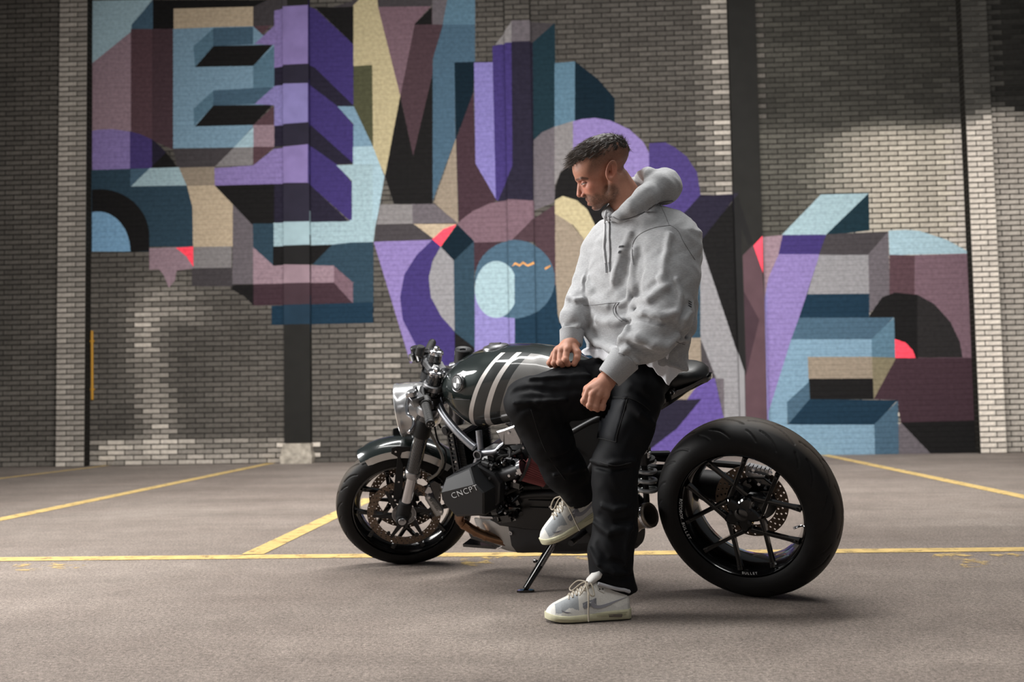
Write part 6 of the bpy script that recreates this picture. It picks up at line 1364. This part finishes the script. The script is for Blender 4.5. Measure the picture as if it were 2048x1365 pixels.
def cuff(pts, r0, r1, parent):
    a, b = np.array(pts[0]), np.array(pts[1]); d = (b-a)/np.linalg.norm(b-a); u = np.cross(d, CF); u /= np.linalg.norm(u); w = np.cross(d, u); L = np.linalg.norm(b-a); m = MB(); rings = []
    for t, k in ((-0.12, 0.9), (-0.02, 1.04), (0.04, 1.03), (0.5, 1.0), (0.95, 0.99), (1.0, 0.96), (1.0, 0.86), (0.8, 0.8), (0.3, 0.8)):
        r_ = r0+(r1-r0)*min(max(t, 0), 1); rings.append([Vector(a+d*L*t+(u*math.cos(2*math.pi*i/96)+w*math.sin(2*math.pi*i/96))*(r_*k*(1+0.012*(i % 2)))) for i in range(96)])
    m.loft(rings, caps=False); return pput('cuff', m.mesh(), M_RIB, parent)
for o in (cuff(CUL, 0.051, 0.043, hoodie), cuff(CURr, 0.0425, 0.040, hoodie)): shade(o.data, 40)
def seam(px, r=0.0009, f=f_hoodie, m=None, name='seam', parent=None, k=5, off=0.0004):
    pts = sh(f, px); pts = pts+grad(f, pts)*off; cv = catmull([tuple(p) for p in pts], k)
    t = MB(); t.tube(cv, r, 6); o = pput(name, t.mesh(), m or M_SEAM, parent or hoodie); shade(o.data, 180); return o
dens = lambda L, n=4: [tuple(v) for v in [tuple(p)[:2] for p in catmull([(x, y, 0) for x, y in L], n)]]
seam(dens([(1341, 451), (1312, 455), (1284, 466), (1268, 482), (1264, 505), (1267, 530)])); seam(dens([(1341, 451), (1356, 462), (1366, 482), (1380, 505), (1390, 520)])); seam(dens([(1316, 402), (1328, 425), (1338, 450)]))
seam(dens([(1167, 611), (1190, 610), (1216, 607), (1240, 605)])); seam(dens([(1238, 606), (1231, 616), (1234, 630), (1248, 641), (1254, 644)]), 0.002); seam(dens([(1232, 606), (1226, 618), (1230, 632), (1244, 644)]), 0.0009)
seam(dens([(1352, 684), (1362, 688), (1370, 690)])); seam(dens([(1181, 688), (1200, 704), (1232, 714)])); seam(dens([(1226, 434), (1240, 440), (1262, 436), (1290, 424), (1318, 406), (1345, 402)]), 0.002)
seam(dens([(1222, 704), (1242, 708), (1262, 722), (1276, 730)]), 0.0016); seam(dens([(1222, 432), (1219, 450), (1219, 470), (1221, 500)]), 0.001)
# drawstrings
M_CORD = mat('drawstring', (190, 190, 192), 0.85, bump=0.5, bscale=800)
for L in ([(1213, 424), (1211, 440), (1210, 470), (1209, 500), (1212, 528)], [(1217, 432), (1219, 450), (1219, 480), (1220, 510), (1219, 526)]):
    s_ = seam(dens(L), 0.0034, m=M_CORD, name='drawstring', off=0.0035); e_ = seam(dens([L[-1], (L[-1][0]+1, L[-1][1]+18)]), 0.0022, m=mat('cord_tip', (120, 122, 126), 0.4), name='cord_tip', off=0.003)
def patch(f, poly, m, name, parent, off=0.0012, n=6):
    """flat print following the cloth: quad given by 4 photo corners"""
    a, b, c, d = [np.array(p, float) for p in poly]; vs = []; 
    for i in range(n+1):
        for j in range(3):
            s, t = i/n, j/2; vs.append((a*(1-s)+b*s)*(1-t)+(d*(1-s)+c*s)*t)
    P_ = trace(f, vs); vs = [tuple(p) for p in P_+grad(f, P_)*off]
    me = bpy.data.meshes.new(name); me.from_pydata(vs, [], [(i*3+j, i*3+3+j, i*3+4+j, i*3+1+j) for i in range(n) for j in range(2)]); shade(me, 180); return pput(name, me, m, parent)
M_PRINT = mat('black_print', (34, 34, 38), 0.8)
patch(f_hoodie, [(1239, 492), (1247, 491), (1247, 495), (1237.5, 496)], M_PRINT, 'chest_print', hoodie); patch(f_hoodie, [(1238, 502), (1243, 501), (1241, 506.5), (1236, 507.5)], M_PRINT, 'chest_print', hoodie)
for dy in (0, 4.5, 9): patch(f_hoodie, [(1376.5, 601+dy), (1383, 605+dy), (1383, 607+dy), (1376.5, 603+dy)], M_PRINT, 'back_print', hoodie)
# ------------------------------------------------------------------ trousers
LLp = [J['hil'], U3(1256, 862, 3.37), U3(1231, 925, 3.345), U3(1229, 965, 3.345), U3(1231, 1010, 3.35), U3(1231, 1060, 3.35), U3(1221, 1105, 3.345), U3(1222, 1142, 3.345), U3(1241, 1182, 3.345)]; LLr = [0.085, 0.079, 0.073, 0.070, 0.071, 0.069, 0.071, 0.065, 0.058]
RLp = [J['hir'], U3(1150, 782, 3.50), J['knr'], U3(1098, 880, 3.50), U3(1128, 940, 3.57), U3(1160, 985, 3.65)]; RLr = [0.11, 0.098, 0.084, 0.080, 0.074, 0.066]
def f_legs(P):
    d = s_ell(P, U3(1266, 752, 3.52), (0.14, 0.135, 0.11)); d = smin(d, s_chain(P, LLp, LLr, 0.03), 0.04); e = s_chain(P, RLp, RLr, 0.03); return smin(d, e, 0.04)
RB = RIDGE; RIDGE = []
def pr(px, r, k, sg=1, lift=0.002): ridge(px, r, k, sg, lift, f_legs)
pr([(1024, 786), (1062, 778), (1110, 784), (1160, 780)], 0.008, 0.02, -1, 0.004); pr([(1030, 806), (1072, 806), (1130, 800)], 0.008, 0.02, 1); pr([(1060, 760), (1110, 756), (1180, 752)], 0.007, 0.018, 1); pr([(1040, 822), (1062, 812), (1086, 822)], 0.007, 0.016, -1, 0.004)
pr([(1184, 922), (1220, 930), (1268, 922)], 0.010, 0.02, 1); pr([(1186, 932), (1222, 940), (1262, 934)], 0.008, 0.014, -1, 0.004)
pr([(1202, 1030), (1226, 1048), (1262, 1040)], 0.010, 0.02, -1, 0.005); pr([(1192, 1046), (1220, 1066), (1262, 1056)], 0.012, 0.022, 1); pr([(1205, 1012), (1230, 1020), (1252, 1014)], 0.008, 0.02, 1)
pr([(1182, 1098), (1200, 1130), (1226, 1146), (1252, 1146)], 0.010, 0.018, 1); pr([(1196, 1090), (1216, 1122), (1250, 1128)], 0.010, 0.018, -1, 0.005); pr([(1256, 1062), (1250, 1100), (1250, 1130)], 0.008, 0.02, 1); pr([(1214, 1150), (1240, 1160), (1264, 1152)], 0.008, 0.016, -1, 0.004)
pr([(1250, 800), (1280, 830), (1306, 850)], 0.008, 0.03, 1); pr([(1268, 780), (1300, 805)], 0.008, 0.03, -1, 0.004); pr([(1110, 950), (1140, 940), (1170, 935)], 0.009, 0.02, 1); pr([(1100, 920), (1140, 905)], 0.008, 0.02, -1, 0.004); pr([(1175, 735), (1200, 760), (1190, 800)], 0.010, 0.03, -1, 0.006)
PRG = RIDGE
def f_pants(P):
    d = f_legs(P)
    for pts, r, k, sg, lo, hi in PRG:
        m = np.all((P > lo-0.07) & (P < hi+0.07), axis=1)
        if not m.any(): continue
        e = s_chain(P[m], pts, [r*0.6]+[r]*(len(pts)-2)+[r*0.5], 0); d[m] = smin(d[m], e, k) if sg > 0 else smax(d[m], -e, k)
    d = d+0.0014*np.sin(P[:, 2]*85+np.sin(P[:, 0]*70)*1.5)*np.sin(P[:, 0]*60+P[:, 1]*40)
    hemL = np.array([0.25, 0, -1.0]); hemL /= np.linalg.norm(hemL); c = U3(1243, 1190, 3.345); lft = (P-c) @ hemL; legL = s_chain(P, LLp[5:], LLr[5:], 0)
    hole = s_cone(P, U3(1239, 1150, 3.345), U3(1241, 1230, 3.345), 0.040, 0.047)
    d = np.where(legL < 0.05, smax(d, lft, 0.003), d); d = smax(d, -hole, 0.003)
    hR = np.array(U3(1160, 985, 3.65)-U3(1128, 940, 3.57)); hR /= np.linalg.norm(hR); c2 = U3(1164, 990, 3.655); lf2 = (P-c2) @ hR; legR = s_chain(P, RLp[4:], RLr[4:], 0); d = np.where(legR < 0.04, smax(d, lf2, 0.004), d)
    waist = P[:, 2]-U3(1270, 706, 3.5)[2]; return smax(d, waist, 0.01)
PV, PF = sdf_mesh(f_pants, (-0.4, 2.95, 0.02), (0.7, 4.1, 0.95), 0.0045, 2.0, 1); PV = relax(PV, PF, 1, 0.4)
M_PANT = mat('black_ripstop', (15, 16, 19), 0.62, nscale=250, namt=0.12, bump=0.25, bscale=900, spec=0.14)
pants = pput('trousers', np_mesh('trousers', PV, PF), M_PANT); tag(pants, 'loose black cargo trousers')
M_PSEAM = mat('trouser_seam', (13, 13, 15), 0.8)
for L in ([(1255, 797), (1246, 830), (1234, 870), (1232, 885)], [(1193, 876), (1212, 880), (1232, 885)], [(1226, 795), (1255, 797)], [(1256, 796), (1280, 806), (1300, 822)], [(1062, 820), (1090, 900), (1130, 960)], [(1200, 925), (1230, 932), (1262, 926)]):
    seam(dens(L), 0.0016, f_pants, M_PSEAM, 'seam', pants)
# cargo pocket panel on the near thigh
def panel(f, poly, m, name, parent, off, n=14):
    a, b, c, d = [np.array(p, float) for p in poly]; vs = []; es = []
    for i in range(n+1):
        for j in range(n+1):
            s, t = i/n, j/n; vs.append((a*(1-s)+b*s)*(1-t)+(d*(1-s)+c*s)*t); es.append(off*min(1, min(s, t, 1-s, 1-t)*n)-0.001)
    P_ = trace(f, vs); vs = [tuple(p) for p in P_+grad(f, P_)*np.array(es)[:, None]]
    me = bpy.data.meshes.new(name); me.from_pydata(vs, [], [(i*(n+1)+j, (i+1)*(n+1)+j, (i+1)*(n+1)+j+1, i*(n+1)+j+1) for i in range(n) for j in range(n)]); shade(me, 180); return pput(name, me, m, parent)
panel(f_pants, [(1205, 800), (1254, 798), (1231, 884), (1193, 876)], mat('pocket_cloth', (24, 26, 31), 0.55, nscale=250, namt=0.12, bump=0.3, bscale=700, spec=0.2), 'cargo_pocket', pants, 0.004)
# ------------------------------------------------------------------ white tee below the hoodie
TS3 = sorted([tsec(680, 1182, 1360, 3.515, 0.96, 0.96), tsec(700, 1168, 1356, 3.515), tsec(730, 1162, 1354, 3.515), tsec(775, 1164, 1354, 3.515)])
def f_tee(P):
    d = s_loft(P, TS3, SHL, FAC, ZV); px, py = px_of(P)
    d = smin(d, f_legs(P)-0.012, 0.01)
    low = np.interp(px, [1150, 1165, 1200, 1235, 1290, 1306, 1322, 1338, 1350, 1368], [704, 708, 719, 727, 728, 738, 755, 772, 754, 742])+1.6*np.sin(px*0.35); up = 690.0
    d = d+0.003*np.sin(px*0.22); return smax(smax(d, (py-low)/FPX*3.5, 0.003), (up-py)/FPX*3.5, 0.003)
TV, TF = sdf_mesh(f_tee, (-0.2, 2.95, 0.62), (0.72, 3.95, 0.97), 0.0042, 2.2, 1)
tee = pput('t_shirt', np_mesh('tee', TV, TF), mat('white_cotton', (226, 227, 232), 0.85, nscale=200, namt=0.05, bump=0.2, bscale=500)); tag(tee, 'white tee hem showing below the hoodie')
# ------------------------------------------------------------------ trainers
SX = [0.0, 0.004, 0.012, 0.045, 0.085, 0.115, 0.145, 0.175, 0.205, 0.235, 0.256, 0.268, 0.276, 0.282]
SZT = [0.080, 0.092, 0.098, 0.104, 0.116, 0.126, 0.112, 0.096, 0.081, 0.068, 0.058, 0.050, 0.042, 0.032]
SHW = [0.006, 0.018, 0.027, 0.034, 0.037, 0.039, 0.042, 0.046, 0.048, 0.046, 0.040, 0.031, 0.020, 0.005]
SZB = [0.028, 0.028, 0.028, 0.028, 0.027, 0.026, 0.025, 0.023, 0.022, 0.021, 0.021, 0.022, 0.023, 0.025]
SLEN = 0.282
def cosx(n): return [SLEN*(0.5-0.5*math.cos(math.pi*i/(n-1))) for i in range(n)]
def sec(x):
    return np.interp(x, SX, SZT), np.interp(x, SX, SHW), np.interp(x, SX, SZB)
def up_pt(x, a):
    zt, hw, zb = sec(x); c, s = math.cos(a), math.sin(a); flare = 1.0-0.25*max(0, s)
    return Vector((x, hw*math.copysign(abs(c)**0.62, c)*flare, zb+(zt-zb)*max(0, s)**0.9))
def side_y(x, z):
    zt, hw, zb = sec(x); s = min(1, max(0, (z-zb)/(zt-zb)))**(1/0.9); c = math.sqrt(max(0, 1-s*s)); return hw*abs(c)**0.62*(1-0.25*s)
W1, W2, G1, G2 = lin((218, 216, 210)), lin((204, 202, 198)), lin((158, 162, 165)), lin((134, 136, 142))
def shoe_col(x, z):
    zt, hw, zb = sec(x); f = (z-zb)/(zt-zb)
    g = 0.36+0.10*math.sin(x*95+0.6)                         # mudguard wave
    if x > 0.254: return W1
    if f < g*(0.8 if x < 0.1 else 1.0): return W1 if x > 0.16 else W2
    if x > 0.178 and f < 0.97: return G1
    if 0.118 < x < 0.165 and f < 0.50: return G2
    return W1
def make_shoe(label):
    root = empty('shoe', parent=person); tag(root, label)
    m = PM_(); nx, na = 200, 84; xs_ = cosx(nx); grid = [[up_pt(x, math.pi*k/na) for k in range(na+1)] for x in xs_]
    for i in range(nx-1):
        for k in range(na):
            q = [grid[i][k], grid[i+1][k], grid[i+1][k+1], grid[i][k+1]]; c = sum((v for v in q), Vector())/4; m.poly([tuple(v) for v in q], shoe_col(c.x, c.z))
    me = m.mesh('upper'); bm = bmesh.new(); bm.from_mesh(me); bmesh.ops.remove_doubles(bm, verts=bm.verts, dist=1e-5); bmesh.ops.recalc_face_normals(bm, faces=bm.faces); bm.to_mesh(me); bm.free()
    link('upper', me, attr_mat('shoe_upper', rough=0.6, bump=0.2, bscale=500, namt=0.06, nscale=200), root, 60)
    # sole: cream midsole over a darker tread
    def outl(k, n=56):
        L = [(x, (np.interp(x, SX, SHW)+0.005)*k) for x in cosx(n)]; return L+[(x, -y) for x, y in L[::-1]]
    s = MB(); rings = []
    for z, k in ((0.004, 0.92), (0.008, 0.99), (0.016, 1.02), (0.024, 1.0), (0.029, 0.94)):
        rings.append([Vector((x*1.02-0.003, y*k/1.0, z*(1.0-0.22*min(1, max(0, (x-0.10)/0.14)))+(0.006*max(0, min(1, (0.13-x)/0.06)) if z > 0.014 else 0)+0.010*max(0, (x-0.20)/0.082)**2)) for x, y in outl(1)])
    s.loft(rings); s.build('midsole', mat('cream_foam', (200, 196, 166), 0.7, nscale=60, namt=0.05), root, 40)
    t = MB(); rings = []
    for z, k in ((0.0, 0.88), (0.005, 0.94)):
        rings.append([Vector((x*1.01-0.002, y*k, z+0.010*max(0, (x-0.20)/0.082)**2)) for x, y in outl(1)])
    t.loft(rings); t.build('tread', mat('sole_tread', (60, 58, 54), 0.8), root, 40)
    for sg in (1, -1):
        for (x0, x1, z, dz) in ((0.005, 0.135, 0.0285, 0.0), (0.02, 0.12, 0.0215, 0.0), (0.18, 0.25, 0.014, 0.003)):
            g = MB(); g.tube([Vector((x, sg*(np.interp(x, SX, SHW)+0.0074), z+dz*((x-x0)/(x1-x0)))) for x in np.linspace(x0, x1, 9)], 0.0008, 5); g.build('sole_line', mat('foam_groove', (160, 156, 128), 0.8), root)
        w = MB(); w.prism([(0.036, 0.014), (0.078, 0.0155), (0.080, 0.024), (0.034, 0.0235)], 0.004, (0, sg*(np.interp(0.055, SX, SHW)+0.0068), 0), (1, 0, 0), (0, 0, 1), bev=0.001); w.build('air_window', mat('smoked_window', (96, 88, 80), 0.15), root)
        def sidepoly(pts, m_, nm, th=0.0016):
            P = [Vector((x, z, 0)) for x, z in pts]; tri = tessellate_polygon([P]); f_ = lambda v, o: Vector((v.x, sg*(side_y(v.x, v.y)+o), v.y)); n = len(P); q = MB()
            vs = [f_(v, th) for v in P]+[f_(v, -0.001) for v in P]; q.add(vs, [tuple(t_) for t_ in tri]+[(i, (i+1) % n, n+(i+1) % n, n+i) for i in range(n)]); return q.build(nm, m_, root, None)
        M_SW = mat('swoosh_grey', (146, 146, 154), 0.45); M_SWE = mat('swoosh_edge', (116, 116, 124), 0.5)
        top_ = [tuple(v)[:2] for v in catmull([(0.118, 0.078, 0), (0.126, 0.068, 0), (0.124, 0.058, 0), (0.112, 0.0535, 0), (0.09, 0.056, 0), (0.05, 0.066, 0), (0.012, 0.074, 0)], 4)]
        bot_ = [tuple(v)[:2] for v in catmull([(0.05, 0.062, 0), (0.09, 0.0475, 0), (0.115, 0.0435, 0), (0.134, 0.050, 0), (0.136, 0.064, 0), (0.128, 0.074, 0)], 4)]
        sidepoly(top_+bot_, M_SW, 'swoosh', 0.0018)
        sidepoly([(0.132, 0.060), (0.150, 0.064), (0.165, 0.052), (0.160, 0.045), (0.140, 0.050)], mat('grey_suede', (128, 130, 136), 0.9), 'side_panel')
        sidepoly([(0.205, 0.036), (0.222, 0.038), (0.236, 0.044), (0.232, 0.0385), (0.218, 0.034)], M_SWE, 'toe_swoosh', 0.0014)
        sidepoly([(0.092, 0.092), (0.110, 0.102), (0.118, 0.114), (0.098, 0.110), (0.078, 0.102)], mat('eyestay_leather', (208, 206, 200), 0.6), 'eyestay', 0.003)
        for k in range(2):
            c = Vector((0.094+0.011*k, 0, 0.103)); c.y = sg*(side_y(c.x, c.z)+0.0026); e = MB(); e.cyl(c-AY*0.002, c+AY*sg*0.001, 0.0026, n=10); e.build('eyelet', K_BLK, root)
    tg = MB(); tg.prism([(0.146, 0.112), (0.122, 0.122), (0.100, 0.136), (0.088, 0.150), (0.092, 0.158), (0.104, 0.161), (0.122, 0.150), (0.140, 0.132)], 0.05, (0, 0, 0), (1, 0, 0), (0, 0, 1), bev=0.007); tg.build('tongue', mat('tongue_leather', (206, 204, 200), 0.65), root, 60)
    co = MB(); co.tube([Vector((x, side_y(x, np.interp(x, SX, SZT)-0.004)*s_*1.0+0.014*s_, np.interp(x, SX, SZT)-0.002)) for s_, L in ((1, np.linspace(0.11, 0.006, 8)), (-1, np.linspace(0.006, 0.11, 8))) for x in L], 0.006, 10); co.build('collar', mat('collar_lining', (176, 176, 180), 0.9), root)
    M_LACE = mat('beige_lace', (176, 166, 150), 0.85, bump=0.5, bscale=900)
    for i in range(6):
        x0 = 0.128+0.0135*i; z0 = np.interp(x0, SX, SZT)+0.0025; x1 = x0+0.012; z1_ = np.interp(x1, SX, SZT)+0.0025
        for s_ in (1, -1):
            l = MB(); l.tube([Vector((x0, s_*0.024, z0-0.009)), Vector(((x0+x1)/2, 0, (z0+z1_)/2+0.004)), Vector((x1, -s_*0.024, z1_-0.009))], 0.0022, 6); l.build('lace', M_LACE, root)
    k0 = Vector((0.140, 0.004, 0.124))
    for s_, L in ((1, [(0, 0, 0), (0.012, 0.03, 0.004), (0.004, 0.050, -0.030), (-0.012, 0.048, -0.034), (-0.008, 0.028, -0.004), (0, 0, 0)]), (-1, [(0, 0, 0), (0.03, -0.02, 0.002), (0.055, -0.03, -0.022), (0.05, -0.015, -0.028), (0.02, -0.005, -0.004), (0, 0, 0)]), (1, [(0, 0, 0), (0.006, 0.03, -0.006), (0.008, 0.052, -0.04), (0.010, 0.056, -0.085), (0.010, 0.058, -0.116)]), (1, [(0, 0, 0), (0.02, 0.03, -0.02), (0.035, 0.042, -0.034)])):
        l = MB(); l.tube(catmull([k0+Vector(p) for p in L], 6), 0.0025, 6); l.build('lace', M_LACE, root)
    return root
def place_shoe(o, heel, xdir, zdir):
    x = Vector(xdir).normalized(); z = Vector(zdir); z = (z-x*z.dot(x)).normalized(); y = z.cross(x); M = Matrix((x, y, z)).transposed().to_4x4(); M.translation = Vector(heel); o.matrix_local = PI_ @ M
sL = make_shoe('standing trainer flat on the floor')
hL, tL = on_floor(1266, 1243), on_floor(1100, 1250); ax_ = (tL-hL).normalized(); nrm = Vector((-ax_.y, ax_.x, 0)); nrm = nrm if nrm.y > 0 else -nrm
place_shoe(sL, hL+nrm*0.045, ax_, (0, 0, 1))
sR = make_shoe('trainer propped on the foot peg, heel raised')
hR_, tR_ = Vector(U3(1226, 1018, 3.70)), Vector(U3(1096, 1090, 3.66)); place_shoe(sR, hR_, tR_-hR_, Vector(CU)+Vector(CR)*0.2); sR.scale = (1.04, 1.04, 1.08)
